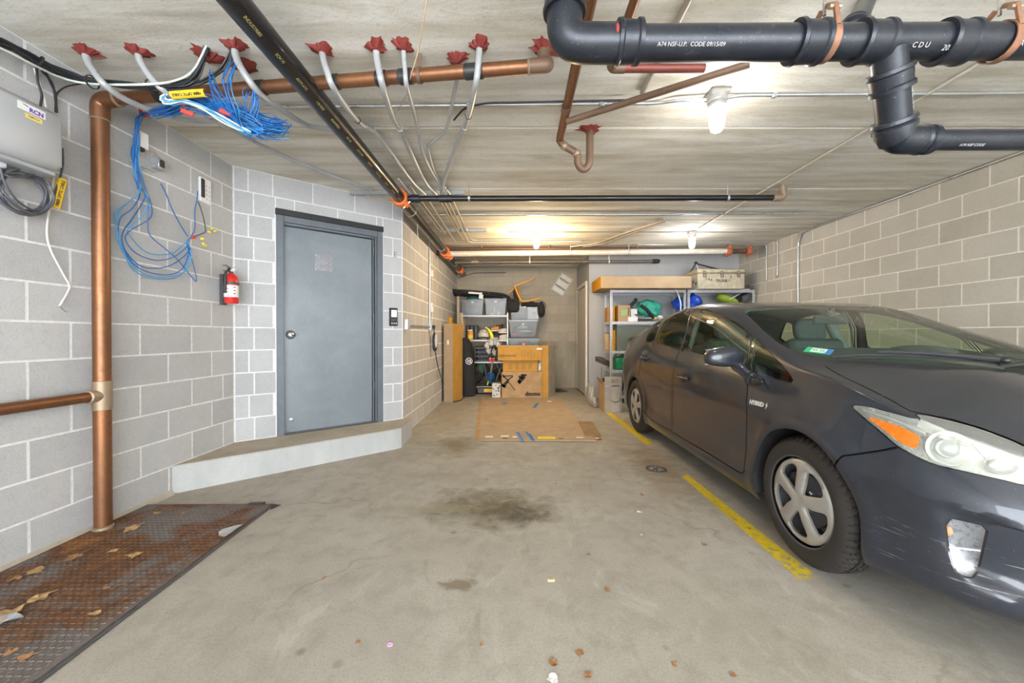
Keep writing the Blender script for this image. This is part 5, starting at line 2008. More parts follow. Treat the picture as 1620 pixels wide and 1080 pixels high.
# galvanised strut channels
for i, (u0, u1, v, lab_) in enumerate(((554, 735, 307, 'galvanised strut channel fixed to the ceiling above the door corner'), (700, 770, 366, 'galvanised strut channel fixed to the ceiling near the warm lamp'))):
    a_, b_ = ceil_pt(u0, v, .035), ceil_pt(u1, v, .035)
    st = MB()
    for zz, w_ in ((H_CEIL - .004, .041),): st.box(((a_.x + b_.x) / 2, a_.y, zz), (b_.x - a_.x, w_, .004))
    for sy in (-1, 1):
        st.box(((a_.x + b_.x) / 2, a_.y + sy * .0195, H_CEIL - .022), (b_.x - a_.x, .003, .04))
        st.box(((a_.x + b_.x) / 2, a_.y + sy * .014, H_CEIL - .041), (b_.x - a_.x, .012, .003))
    o = st.build('strut_channel', M_GALV)
    tag(o, lab_, 'bracket')

# conduits along the slab
def run(name, pts, r, mat, label, cat='conduit', group=None, clips=(), fl=.05):
    P = [Vector(p) for p in pts]
    rt = root(name, P[0], label, cat, group)
    put(rt, 'tube', MB().tube(fillet(P, fl), r, 10), mat)
    for c in clips: put(rt, 'clip', MB().box(c, (.03, .03, .03), bev=.004), M_GALV)
    return rt


a_ = ceil_pt(420, 171, .015); b_ = ceil_pt(1118, 161, .015); yl = ceil_pt(1133, 160).y
L1 = Vector((1.243, 2.43, 0))
run('lamp_conduit', [(a_.x, 2.56, H_CEIL - .015), (.9, 2.52, H_CEIL - .015), (1.02, 2.46, H_CEIL - .03), (1.20, 2.44, H_CEIL - .035)], .010, M_EMT, 'long bright conduit crossing the ceiling from the blue cables to the nearest lamp', clips=[(-.3, 2.54, H_CEIL - .015), (.55, 2.525, H_CEIL - .015)])
run('lamp_conduit', [(1.29, 2.44, H_CEIL - .03), (1.40, 2.44, H_CEIL - .012), (XR - .01, 2.40, H_CEIL - .012)], .010, M_EMT, 'bright conduit from the nearest lamp to the right-hand wall', clips=[(1.6, 2.44, H_CEIL - .012)])
bcab = run('black_cable', [ceil_pt(718, 190, .05), ceil_pt(735, 170, .02), ceil_pt(770, 163, .03), ceil_pt(1000, 158, .032)], .006, M_BLACK_CABLE, 'thin black cable clipped along the conduit left of the nearest lamp', 'cable')
run('ceiling_raceway', [ceil_pt(1100, -20, .012), ceil_pt(1016, 146, .012)], .016, M_EMT_DULL, 'grey conduit on the ceiling between the copper pipes and the nearest lamp')
run('diagonal_conduit', [(2.53, .5, H_CEIL - .012), (2.54, 5.50, H_CEIL - .015)], .010, plain('pale_conduit', (.60, .565, .49), .5, .2, .1), 'straight pale conduit running back to the white lamp at right', clips=[(2.535, 3.95, H_CEIL - .014)])
run('corner_conduit', [(XR - .02, -1.0, H_CEIL - .016), (XR - .02, 5.30, H_CEIL - .016), (XR - .02, 5.62, H_CEIL - .03), (XR - .016, 5.70, H_CEIL - .16), (XR - .016, 5.70, 1.0)], .012, M_EMT, 'metal conduit along the right wall joint that turns down the wall')
run('wall_conduit', [(2.7, 6.15, H_CEIL - .014), (XR - .03, 6.15, H_CEIL - .014), (XR - .014, 6.15, H_CEIL - .06), (XR - .014, 6.15, 2.08), (XR - .03, 6.15, 2.06)], .010, M_EMT, 'short conduit stub down the right wall, nearer of the two')
run('wall_conduit', [(2.0, 6.42, H_CEIL - .014), (XR - .03, 6.42, H_CEIL - .014), (XR - .014, 6.42, H_CEIL - .06), (XR - .014, 6.42, 2.05), (XR - .03, 6.42, 2.03)], .010, M_EMT, 'short conduit stub down the right wall, farther of the two')
run('cross_conduit', [(-1.0, 4.80, H_CEIL - .02), (1.9, 4.80, H_CEIL - .02), (2.15, 4.78, H_CEIL - .012), (3.9, 4.78, H_CEIL - .012)], .014, M_EMT, 'metal conduit across the ceiling between the black branch pipe and the lamps', clips=[(.5, 4.8, H_CEIL - .02), (2.0, 4.8, H_CEIL - .02)])
run('cross_conduit', [(-.1, 5.66, H_CEIL - .012), (4.08, 5.66, H_CEIL - .012)], .009, M_EMT_DULL, 'thin conduit across the ceiling level with the two far lamps', clips=[(3.4, 5.66, H_CEIL - .012)])
run('slanted_conduit', [(1.80, 5.05, H_CEIL - .02), (1.92, 5.02, H_CEIL - .02), (1.55, 5.70, H_CEIL - .022), (1.30, 6.25, H_CEIL - .03), (.9, 6.40, H_CEIL - .05)], .013, M_EMT_DULL, 'bent dark conduit slanting across the ceiling left of the white lamp', fl=.08)
run('slanted_conduit', [(1.95, 5.12, H_CEIL - .016), (1.62, 5.80, H_CEIL - .018), (1.40, 6.3, H_CEIL - .03), (1.1, 6.40, H_CEIL - .05)], .009, M_EMT_DULL, 'thinner bent conduit slanting beside the dark one left of the white lamp', fl=.08)

# ---- jar lamps
M_JAR = glass('lamp_jar_glass', (.97, .97, .96), 1.45, .02, .05, (.95, .95, .93))


def jar_lamp(c, col, strength, watts, label):
    rt = root('jar_lamp', (c[0], c[1], H_CEIL), label, 'lamp')
    z = H_CEIL
    put(rt, 'base', MB().box((c[0], c[1], z - .018), (.115, .115, .036), bev=.012).lathe([(.060, 0), (.060, .028), (.048, .040)], (c[0], c[1], z - .03), (0, 0, -1), 28), plain('cast_grey_metal', (.46, .46, .45), .5, .5, .15, 30))
    put(rt, 'collar', MB().lathe([(.046, 0), (.050, .006), (.050, .022), (.044, .026)], (c[0], c[1], z - .066), (0, 0, -1), 28, caps=False), M_GALV)
    put(rt, 'jar', MB().lathe([(.042, 0), (.047, .015), (.049, .06), (.046, .11), (.038, .14), (.022, .157), (0, .162)], (c[0], c[1], z - .088), (0, 0, -1), 28, caps=False), M_JAR)
    bl = put(rt, 'bulb', MB().lathe([(.013, 0), (.014, .02), (.024, .045), (.030, .075), (.027, .10), (.016, .118), (0, .124)], (c[0], c[1], z - .09), (0, 0, -1), 20, caps=False), emis('lamp_glow_' + label[:4], col, strength))
    for k in range(4):
        q = R(45 + 90 * k)
        put(rt, 'guard_rib', MB().tube([(c[0] + .0505 * math.cos(q), c[1] + .0505 * math.sin(q), z - .09), (c[0] + .0515 * math.cos(q), c[1] + .0515 * math.sin(q), z - .17), (c[0] + .036 * math.cos(q), c[1] + .036 * math.sin(q), z - .235)], .0015, 6), M_GALV)
    l = point_light('lamp_light', (c[0], c[1], z - .30), watts, col, .07)
    return rt


jar_lamp((1.243, 2.43), (1.0, .97, .93), 14, LAMP_W[0], 'white jar lamp on the ceiling nearest the viewer, beside the copper pipes')
jar_lamp((.305, 5.66), (1.0, .74, .42), 22, LAMP_W[1], 'warm amber jar lamp over the middle of the bay')
jar_lamp((2.54, 5.66), (.98, .98, 1.0), 16, LAMP_W[2], 'small white jar lamp above the shelves at right')
# ------------------------------------------------------------------ left wall: box, cables, extinguisher
def lw(u, v, off=0.0):
    """point on (or off) the left wall seen at a photograph position"""
    p = at_x(u, v, XL + off)
    return p


FR = lambda p: frame_M(p, (0, 1, 0), (1, 0, 0))        # lettering on the left wall reads towards +Y

# grey provider box, wall mounted, wider than the frame
bx = root('telecom_box', lw(0, 200), 'light grey plastic wall box with white sticker at the left edge', 'box')
c0 = lw(100, 245, .0)
yb0, yb1 = 1.30, at_x(98, 240, XL + .16).y
zt_, zb_ = 2.268, 1.972
dep = .165
mb = MB()
mb.box((XL + dep / 2 + .03, (yb0 + yb1) / 2, (zt_ + zb_) / 2), (dep, yb1 - yb0, zt_ - zb_), bev=.035)
put(bx, 'cover', mb, M_BOXGREY, angle=60)
put(bx, 'back_plate', MB().box((XL + .017, (yb0 + yb1) / 2, (zt_ + zb_) / 2 - .03), (.034, yb1 - yb0 - .06, zt_ - zb_ + .02), bev=.006), M_BOXGREY_D)
put(bx, 'lower_lip', MB().box((XL + .085, (yb0 + yb1) / 2, zb_ - .012), (.15, yb1 - yb0 - .05, .03), bev=.008), M_BOXGREY_D)
for k in range(3):
    put(bx, 'cable_port', MB().box((XL + .09, yb1 - .20 - k * .05, zb_ - .035), (.05, .04, .03), bev=.006), M_BOXGREY)
fx = XL + dep + .0312
yy = 1.868; zz = 2.213
lbl = put(bx, 'sticker', MB().box((fx, yy, zz), (.0008, .108, .036)), M_WHITE, smooth=False)
put_text(bx, 'lettering', 'RCN', .027, M_PURPLE, frame_M((fx + .0006, yy + .018, zz - .005), (0, 1, 0), (1, 0, 0)), depth=.0004, bold=.0012)
mb = MB(); mb.add([(fx + .0007, yy - .036, zz + .013), (fx + .0007, yy - .012, zz + .009), (fx + .0007, yy - .016, zz + .003), (fx + .0007, yy - .032, zz + .008)], [(0, 1, 2, 3)])
put(bx, 'sticker_mark', mb, plain('blue_grey_mark', (.12, .25, .38), .6), smooth=False)
put(bx, 'yellow_label', MB().box((fx, yy + .008, zz - .036), (.0008, .066, .022)), M_YELLOW_PALE, smooth=False)
put_text(bx, 'label_writing', 'T4R7vvr', .013, M_INK, frame_M((fx + .0006, yy + .008, zz - .036), (0, 1, 0), (1, 0, 0)), depth=.0003)

# coil of dark cable below it
co = root('cable_coil', lw(40, 300, .06), 'coil of dark grey cable hanging under the light grey wall box', 'cable')
cc = lw(38, 303, .07)
for k in range(9):
    r_ = .098 + .010 * rng.random()
    dz_ = rng.uniform(-.018, .012); dy_ = rng.uniform(-.014, .014)
    sq = rng.uniform(.9, 1.25)
    P = [(cc.x + .022 * math.sin(3 * 2 * math.pi * j / 36 + k) * .5 + (k - 4) * .006, cc.y + dy_ + r_ * .95 * math.cos(2 * math.pi * j / 36), cc.z + dz_ + r_ * sq * math.sin(2 * math.pi * j / 36)) for j in range(36)]
    put(co, 'turn', MB().tube(P, .0048, 6, closed=True), M_GREY_CABLE)
put(co, 'tail', MB().tube(spline([lw(0, 262, .10), lw(8, 290, .10), lw(28, 318, .10), lw(55, 333, .09), lw(76, 330, .07), lw(92, 290, .05), lw(99, 262, .05), lw(99, 235, .03)], 6), .005, 7), M_GREY_CABLE)
put(co, 'tail', MB().tube(spline([lw(2, 274, .09), lw(20, 280, .11), lw(45, 278, .10), lw(78, 268, .07), lw(84, 262, .06)], 6), .0055, 7), M_GREY_CABLE)
# yellow tags
def cable_tag(name, p0, p1, w, nrm, label):
    p0, p1 = Vector(p0), Vector(p1)
    rt = root(name, (p0 + p1) / 2, label, 'tag')
    d = (p1 - p0)
    L = d.length; M_ = frame_M((p0 + p1) / 2, d, nrm)
    mb = MB(M_)
    n = 10
    vs, fs = [], []
    for i in range(n + 1):
        q = math.pi * (i / n - .5) * 1.3
        for x in (-L / 2, L / 2):
            vs.append((x, w * .55 * math.sin(q), w * .42 * math.cos(q) - w * .25)); vs.append((x, w * .5 * math.sin(q), w * .36 * math.cos(q) - w * .25))
    for i in range(n):
        a = i * 4; b = a + 4
        fs += [(a, a + 2, b + 2, b), (a + 1, b + 1, b + 3, a + 3), (a, b, b + 1, a + 1), (a + 2, a + 3, b + 3, b + 2)]
    mb.add(vs, fs)
    put(rt, 'sleeve', mb, M_YELLOW)
    put_text(rt, 'lettering', 'FIBER OPTIC CABLE', L * .098, M_INK, M_ @ Matrix.Translation((0, -.002, w * .42 - w * .25 + .0008)), depth=.0003, bold=.0006)
    return rt


cable_tag('cable_tag', lw(88, 329, .06), lw(100, 283, .06), .034, (1, -.5, 0), 'yellow fiber cable tag hanging at the lower right of the grey wall box')
cable_tag('cable_tag', at(323, 147, 2.0), at(270, 151, 2.0), .034, (0, -.8, -.6), 'yellow fiber cable tag on the cables in front of the copper pipe')

# white cord down the wall
wc = root('white_wire', lw(85, 300, .02), 'thin white cord dangling down the block wall from the grey wall box', 'cord')
put(wc, 'cord', MB().tube(spline([lw(88, 262, .04), lw(80, 320, .02), lw(74, 365, .015), lw(80, 395, .012), lw(98, 430, .012), lw(109, 450, .012), (lw(108, 460, .012)), lw(94, 484, .02)], 6), .0045, 7), M_WHITE_CABLE)
put(wc, 'wire_end', MB().tube([lw(94, 484, .02), lw(100, 490, .02), lw(106, 494, .015)], .0022, 6), M_SOLDER)
wc2 = root('white_wire', lw(60, 130, .02), 'short white cord entering the top of the grey wall box', 'cord')
put(wc2, 'cord', MB().tube(spline([lw(54, 108, .02), lw(60, 125, .02), lw(68, 150, .03), lw(73, 170, .05)], 6), .005, 7), M_WHITE_CABLE)
bc2 = root('black_drop_cable', lw(80, 130, .02), 'black cables dropping from the cable bundle into the grey wall box', 'cable')
for k, L_ in enumerate(([(66, 112), (80, 128), (86, 145), (90, 178)], [(72, 114), (82, 135), (88, 150), (88, 178)], [(58, 108), (60, 130), (66, 150), (64, 168)])):
    put(bc2, 'cable', MB().tube(spline([lw(u, v, .02 + .01 * k) for u, v in L_], 6), .0055, 7), M_BLACK_CABLE)
put(bc2, 'cable', MB().tube(spline([lw(88, 154, .02), lw(92, 146, .03), lw(105, 137, .03), lw(130, 132, .04)], 6), .004, 7), M_BLACK_CABLE)

# black cable bundle under the ceiling along the left wall then to the red-sealed hole
bb = root('cable_bundle', lw(60, 105, .05), 'thick black cable bundle sagging along the top of the left wall', 'cable')
for k in range(14):
    j = lambda s=.012: rng.uniform(-s, s)
    top_ = rng.random() < .5
    P = [lw(-40, 55, .10), lw(0, 66, .10), lw(50, 92, .10), lw(100, 117, .11)]
    P = [p + Vector((j(), j(), j(.02))) for p in P]
    Q = [at(150, 128, 2.16), at(200, 135, 2.12), at(250, 137, 2.10), at(290, 134, 2.09), at(312, 118, 2.07), at(326, 96, 2.05)] if k < 9 else [at(150, 130, 2.16), at(220, 137, 2.12), at(290, 136, 2.10), at(330, 125, 2.10), at(356, 108, 2.08), at(368, 96, 2.06)]
    Q = [p + Vector((j(.02), j(), j(.012))) for p in Q[:-1]] + [Vector((Q[-1].x + j(.01), Q[-1].y + j(.01), H_CEIL))]
    put(bb, 'cable', MB().tube(spline(P + Q, 5), rng.choice([.0045, .0055, .006]), 6), M_BLACK_CABLE)
for k in range(2):
    P = [lw(-40, 62 + 6 * k, .13), lw(0, 76, .13), lw(50, 101, .13), lw(100, 124, .13), at(150, 133, 2.12), at(230, 134 - k, 2.08), at(275, 128, 2.06), at(305, 112, 2.05), at(327, 92, 2.04)]
    P[-1].z = H_CEIL
    put(bb, 'cable', MB().tube(spline(P, 5), .005, 6), M_WHITE_CABLE if k == 0 else M_MINT_CABLE)
put(bb, 'sealant', splat(MB(), ceil_pt(330, 88, .001), .075, 51, h=.02, n=28), M_RED_SEAL)
put(bb, 'sealant', splat(MB(), ceil_pt(384, 103, .001), .085, 52, h=.018, n=28), M_RED_SEAL)
for u, v in ((62, 98), (146, 130), (240, 137)):
    p = lw(u, v, .10) if u < 120 else at(u, v, 2.11)
    put(bb, 'cable_tie', MB().lathe([(.030, -.004), (.034, -.004), (.034, .004), (.030, .004)], p, (.3, .9, -.3) if u < 120 else (1, -.1, 0), 16, caps=False), M_BLACK)

# blue data cables: big loose bundle under the ceiling
bl = root('blue_cable_bundle', at(370, 190, 2.2), 'large tangled bundle of blue data cables under the ceiling behind the copper pipe', 'cable')


def bundle(rt, path, n, spread, mats, r=(.0021, .0028), sub=6, keep=0):
    for k in range(n):
        o = Vector((rng.gauss(0, 1), rng.gauss(0, 1), rng.gauss(0, 1)))
        P = []
        for i, p in enumerate(path):
            s_ = spread[i] if isinstance(spread, (list, tuple)) else spread
            P.append(Vector(p) + o * s_ + Vector((rng.gauss(0, 1), rng.gauss(0, 1), rng.gauss(0, 1))) * s_ * .35)
        for p in P: p.z = min(p.z, H_CEIL - .006)
        put(rt, 'cable', MB().tube(spline(P, sub), rng.choice(r), 5), rng.choice(mats))


mm = [M_BLUE_CABLE] * 5 + [M_BLUE_CABLE_L]
bundle(bl, [at(240, 180, 2.30), at(270, 172, 2.16), at(300, 160, 2.10), at(335, 166, 2.10), at(375, 180, 2.14), at(400, 197, 2.18), at(428, 205, 2.2), at(447, 198, 2.26)], 30, [.012, .016, .022, .024, .03, .03, .026, .02], mm)
bundle(bl, [at(270, 158, 2.08), at(305, 158, 2.08), at(340, 172, 2.10), at(380, 196, 2.14), at(398, 207, 2.16), at(415, 210, 2.17), at(402, 200, 2.15), at(372, 186, 2.12)], 14, [.012, .016, .02, .022, .02, .016, .02, .03], mm)
bundle(bl, [at(371, 98, 2.06), at(362, 120, 2.02), at(360, 140, 2.0), at(368, 165, 2.02), at(375, 190, 2.08), at(388, 207, 2.12), at(395, 210, 2.12)], 8, [.006, .010, .016, .018, .018, .014, .012], mm)
bundle(bl, [at(334, 112, 2.05), at(340, 135, 2.02), at(352, 155, 2.02), at(368, 172, 2.06), at(385, 190, 2.1)], 6, [.006, .012, .014, .016, .02], mm)
bundle(bl, [at(396, 148, 2.10), at(393, 160, 2.11), at(390, 175, 2.12), at(392, 190, 2.14)], 10, [.02, .02, .02, .02], mm)
bundle(bl, [at(404, 150, 2.10), at(405, 165, 2.12), at(402, 180, 2.14), at(412, 190, 2.18), at(434, 198, 2.24)], 10, [.012, .012, .014, .02, .024], mm)
bundle(bl, [at(262, 150, 2.04), at(258, 158, 2.04), at(268, 162, 2.04), at(290, 160, 2.03), at(315, 168, 2.03), at(345, 185, 2.06), at(375, 203, 2.10), at(396, 210, 2.12)], 6, [.008, .01, .008, .006, .01, .012, .012, .01], [M_MINT_CABLE, M_WHITE_CABLE, M_BLUE_CABLE_L], (.0035, .004))
bundle(bl, [at(262, 176, 2.2), at(272, 182, 2.2), at(285, 178, 2.2), at(282, 170, 2.2), at(268, 170, 2.2), at(262, 176, 2.2)], 4, .01, [M_GREY_CABLE, M_BLUE_CABLE], (.004,))
bundle(bl, [at(372, 184, 2.16), at(395, 188, 2.2), at(415, 193, 2.24), at(438, 200, 2.28), at(446, 205, 2.26), at(428, 203, 2.2)], 16, [.02, .02, .022, .022, .02, .02], mm)
for u, v in ((284, 162), (357, 178), (296, 178)):
    put(bl, 'red_tie', MB().box(at(u, v, 2.06), (.06, .012, .022), (0, .3, .2), .003), plain('red_tape', (.60, .05, .04), .5), None)

# bundle dropping down the wall and looping to the punch-down block
bw = root('blue_cable_drop', lw(215, 200, .04), 'blue data cables hanging in loops down the block wall right of the copper pipe', 'cable')
start = [at(245, 181, 2.42), lw(228, 178, .05), lw(219, 188, .05)]
end_ = [lw(296, 384, .04), lw(303, 376, .04), lw(315, 370, .045)]
LOOPS_ = [
 [(214, 230), (213, 270), (222, 300), (200, 320), (185, 335), (183, 360), (192, 395), (215, 428), (250, 441), (285, 436), (298, 410)],
 [(212, 235), (214, 275), (224, 305), (205, 330), (190, 345), (188, 375), (202, 408), (228, 428), (262, 434), (290, 424), (300, 398)],
 [(216, 230), (216, 265), (226, 300), (230, 315), (212, 345), (192, 370), (196, 395), (218, 420), (250, 424), (280, 416), (297, 396)],
 [(213, 228), (212, 268), (219, 300), (196, 325), (183, 345), (186, 380), (206, 412), (232, 434), (268, 438), (292, 428), (301, 400)],
 [(217, 225), (217, 262), (228, 298), (241, 325), (238, 345), (205, 365), (198, 380), (215, 402), (248, 412), (276, 406), (295, 390)],
 [(212, 230), (215, 270), (225, 296), (232, 320), (233, 350), (240, 372), (262, 395), (282, 412), (305, 440), (311, 444), (306, 415)],
 [(219, 222), (219, 258), (229, 290), (234, 318), (222, 340), (203, 362), (208, 376), (225, 395), (245, 402), (270, 400), (290, 388)],
]
for k, L_ in enumerate(LOOPS_):
    j = lambda: Vector((rng.uniform(-.008, .012), rng.uniform(-.006, .006), rng.uniform(-.004, .004)))
    P = [p + j() * .6 for p in start] + [lw(u, v, .035) + j() for u, v in L_] + [p + j() * .5 for p in end_[:2]]
    put(bw, 'cable', MB().tube(spline(P, 6), .0034, 6), M_BLUE_CABLE if k % 3 else M_BLUE_CABLE_L)
for k in range(6):
    j = lambda: Vector((rng.uniform(-.012, .016), rng.uniform(-.012, .012), rng.uniform(-.004, .004)))
    P = [p + j() for p in start] + [lw(u, v, .035) + j() for u, v in [(213, 215), (212, 245), (215, 275), (219, 300)]]
    put(bw, 'cable', MB().tube(spline(P, 6), .0028, 6), M_BLUE_CABLE)
put(bw, 'red_wrap', MB().lathe([(.024, -.012), (.027, -.012), (.027, .012), (.024, .012)], lw(228, 178, .05), (.2, .85, .45), 16, caps=False), plain('red_tape', (.60, .05, .04), .5))
put(bw, 'red_wrap', MB().box(lw(306, 375, .045), (.02, .035, .022), (.4, 0, 0), .004), plain('red_tape', (.60, .05, .04), .5))
for k, (u, v) in enumerate(((334, 361), (338, 366), (330, 366), (320, 384), (322, 388), (318, 378))):
    put(bw, 'wire_nut', MB().lathe([(.008, 0), (.010, .008), (.006, .022), (0, .024)], lw(u, v, .05), (.5, rng.uniform(-.4, .8), rng.uniform(-.6, .4)), 10), plain('yellow_wire_nut', (.85, .66, .03), .5))
put(bw, 'cable', MB().tube(spline([lw(308, 374, .04), lw(318, 370, .045), lw(325, 365, .04), lw(322, 345, .03), lw(316, 325, .02), lw(313, 318, .02)], 6), .004, 6), M_GREY_CABLE)
put(bw, 'cable', MB().tube(spline([lw(302, 374, .04), lw(308, 362, .03), lw(308, 335, .02), lw(311, 318, .02), lw(313, 302, .02)], 6), .0034, 6), M_BLUE_CABLE)
put(bw, 'cable', MB().tube(spline([lw(297, 374, .03), lw(285, 355, .02), lw(272, 330, .015), lw(262, 305, .015), (lw(254, 290, .012))], 6), .0034, 6), M_BLUE_CABLE)

# punch-down block and junction box
pd = root('punch_block', lw(318, 298, .02), 'small white terminal block on the block wall above the blue wire ends', 'terminal block')
ya, yb_ = lw(313, 300).y, lw(330, 300).y
za, zb2 = lw(314, 318).z, lw(314, 279).z
put(pd, 'plate', MB().box((XL + .012, (ya + yb_) / 2, (za + zb2) / 2), (.022, yb_ - ya, zb2 - za), bev=.004), M_WHITE)
put(pd, 'contact_strip', MB().box((XL + .026, ya + .018, (za + zb2) / 2 + .01), (.012, .030, (zb2 - za) * .75), bev=.003), M_BLACK)
for k in range(4):
    for q in range(2): put(pd, 'terminal', MB().box((XL + .025, ya + .055 + q * .03, za + .03 + k * .035), (.006, .012, .014), bev=.002), M_BOXGREY)
jb = root('junction_box', lw(235, 250, .02), 'galvanised metal junction box on the block wall behind the blue cables', 'junction box')
ya, yb_ = lw(222, 250).y, lw(237, 250).y
za, zb2 = lw(230, 266).z, lw(230, 235).z
put(jb, 'plate', MB().box((XL + .006, (ya + yb_) / 2 - .02, (za + zb2) / 2), (.008, .17, zb2 - za + .01), bev=.002), M_GALV)
put(jb, 'box_body', MB().box((XL + .030, yb_ + .03, (za + zb2) / 2 - .01), (.055, .055, .075), bev=.003), M_GALV)
put(jb, 'opening', MB().box((XL + .058, yb_ + .03, (za + zb2) / 2 - .01), (.003, .035, .05)), M_BLACK)
wb = root('wall_jack', lw(223, 222, .02), 'small white jack box on the wall among the blue cables', 'wall box')
put(wb, 'housing', MB().box(lw(224, 222, .018), (.034, .075, .11), bev=.006), M_WHITE)
put(wb, 'socket', MB().box(lw(222, 236, .020), (.034, .035, .025), bev=.003), M_BLACK)

# fire extinguisher on its bracket
fe = root('fire_extinguisher', lw(362, 460, .09), 'red fire extinguisher with white label hung on the block wall by the door', 'fire extinguisher')
ec = lw(366, 455, .085)
zb3, zt3 = at(366, 480, ec.y).z, at(366, 436, ec.y).z
rE = .052
put(fe, 'cylinder', MB().lathe([(rE - .006, 0), (rE, .008), (rE, zt3 - zb3 - .035), (rE * .85, zt3 - zb3 - .008), (.026, zt3 - zb3 + .012), (.018, zt3 - zb3 + .022)], (ec.x, ec.y, zb3), (0, 0, 1), 32), M_RED)
H3 = zt3 - zb3
lb = put(fe, 'label', MB().lathe([(rE + .0006, H3 * .22), (rE + .001, H3 * .22 + .001), (rE + .001, H3 * .64), (rE + .0006, H3 * .64 + .001)], (ec.x, ec.y, zb3), (0, 0, 1), 32, caps=False), M_WHITE)
nd = Vector((.55, -.83, 0)); td = Vector((.83, .55, 0))
for k in range(6):
    put(fe, 'label_print', MB(frame_M(Vector((ec.x, ec.y, zb3 + H3 * (.28 + .058 * k))) + (nd * .93 + td * (.35 if k % 2 else -.35)).normalized() * (rE + .0014), td, nd)).box((0, 0, 0), (.026, .008 if k % 2 else .004, .0008)), M_DARKGREY if k % 3 else plain('red_print', (.6, .06, .05), .6), smooth=False)
put(fe, 'valve', MB().cyl((ec.x, ec.y, zt3 + .015), (ec.x, ec.y, zt3 + .05), .016, n=14).box((ec.x, ec.y - .01, zt3 + .05), (.026, .05, .022), bev=.005), M_BLACK)
put(fe, 'lever', MB().tube([(ec.x, ec.y + .01, zt3 + .058), (ec.x, ec.y - .06, zt3 + .078), (ec.x, ec.y - .10, zt3 + .070)], .007, 8).tube([(ec.x, ec.y + .005, zt3 + .044), (ec.x, ec.y - .055, zt3 + .035), (ec.x, ec.y - .095, zt3 + .030)], .006, 8), M_CHROME)
put(fe, 'gauge', MB().lathe([(.015, 0), (.015, .008), (0, .009)], (ec.x + .016, ec.y - .012, zt3 + .045), (.8, -.6, 0), 16), M_STEEL)
put(fe, 'pull_ring', MB().tube([(ec.x + .018, ec.y + .012 + .014 * math.cos(2 * math.pi * k / 14), zt3 + .058 + .014 * math.sin(2 * math.pi * k / 14)) for k in range(14)], .002, 6, closed=True), M_CHROME)
put(fe, 'hose', MB().tube(spline([(ec.x - .005, ec.y - .02, zt3 + .045), (ec.x, ec.y - .062, zt3 + .02), (ec.x, ec.y - .070, zt3 - .03), (ec.x - .005, ec.y - .066, zb3 + H3 * .45), (ec.x - .005, ec.y - .062, zb3 + H3 * .36)], 6), [.009] * 20 + [.012] * 5, 10), M_BLACK)
put(fe, 'bracket', MB().box((XL + .016, ec.y, zb3 + H3 * .5), (.03, .05, H3 * 1.1), bev=.004).lathe([(rE + .002, -.010), (rE + .004, -.010), (rE + .004, .010), (rE + .002, .010)], (ec.x, ec.y, zb3 + H3 * .72), (0, 0, 1), 32, caps=False), M_DARKGREY)

# wiring on the long left wall beyond the corner
XW = C2.x
def wl(u, v, off=.0): return at_x(u, v, XW + off)
so = root('surface_outlet', wl(644, 513, .02), 'grey surface outlet box on the left wall just past the door corner', 'outlet')
p = wl(644, 513, .02)
put(so, 'box_body', MB().box((XW + .022, p.y, p.z), (.044, .085, .12), bev=.005), M_GALV)
put(so, 'cover_plate', MB().box((XW + .046, p.y, p.z), (.004, .092, .127), bev=.001), M_GALV)
put(so, 'socket', MB().box((XW + .0485, p.y, p.z + .02), (.003, .03, .03), bev=.001), M_BOXGREY).matrix_parent_inverse = Matrix.Translation(so.location).inverted()
put(so, 'socket', MB().box((XW + .0485, p.y, p.z - .025), (.003, .03, .03), bev=.001), M_BOXGREY)
p2 = wl(681, 517, .02)
run('wall_conduit', [(XW + .02, p.y + .04, p.z - .01), (XW + .02, p2.y - .03, p2.z)], .012, M_EMT, 'level metal conduit joining the two outlet boxes on the left wall')
so2 = root('plug_outlet', p2, 'second outlet box on the left wall with a black plug in it', 'outlet')
put(so2, 'box_body', MB().box((XW + .022, p2.y, p2.z), (.044, .085, .12), bev=.005), M_GALV)
put(so2, 'cover_plate', MB().box((XW + .046, p2.y, p2.z), (.004, .092, .127), bev=.001), M_GALV)
run('wall_conduit', [(XW + .016, p2.y - .03, H_CEIL - .01), (XW + .016, p2.y - .03, p2.z + .05)], .012, M_EMT, 'upright metal conduit rising from the plug outlet on the left wall', clips=[(XW + .016, p2.y - .03, 2.25)])
for (u, v, h_, lab_) in ((682, 432, .10, 'small white sensor box high on the left wall beside the conduit'), (682, 486, .14, 'white transmitter box on the left wall above the plug outlet')):
    q = wl(u, v, .02)
    r_ = root('wall_sensor', q, lab_, 'wall box')
    put(r_, 'housing', MB().box((XW + .02, q.y + .03, q.z), (.04, .09, h_), bev=.006), M_WHITE)
    put(r_, 'lens', MB().box((XW + .042, q.y + .03, q.z + h_ * .2), (.004, .05, h_ * .3), bev=.001), M_BOXGREY)
    if v > 450: put(r_, 'lead', MB().tube(spline([(XW + .03, q.y + .03, q.z - h_ * .5), (XW + .035, q.y + .05, q.z - .12), (XW + .03, q.y + .02, q.z - .2), (XW + .03, q.y, q.z - .27)], 5), .004, 6), M_WHITE_CABLE)
ch = root('charger_cord', wl(688, 540, .05), 'black charging cord with inline control box plugged into the left wall', 'charger')
pl = wl(685, 515, .06)
put(ch, 'plug', MB().box((XW + .068, p2.y + .015, p2.z), (.04, .055, .055), bev=.008), M_BLACK)
b_ = wl(688, 541, .07)
put(ch, 'control_box', MB().ball(b_, (.035, .05, .14), (0, 0, 0), 16, 12, sq=.65), M_BLACK)
put(ch, 'face_panel', MB().ball(b_ + Vector((.022, -.028, .02)), (.02, .03, .11), None, 14, 10), M_BOXGREY)
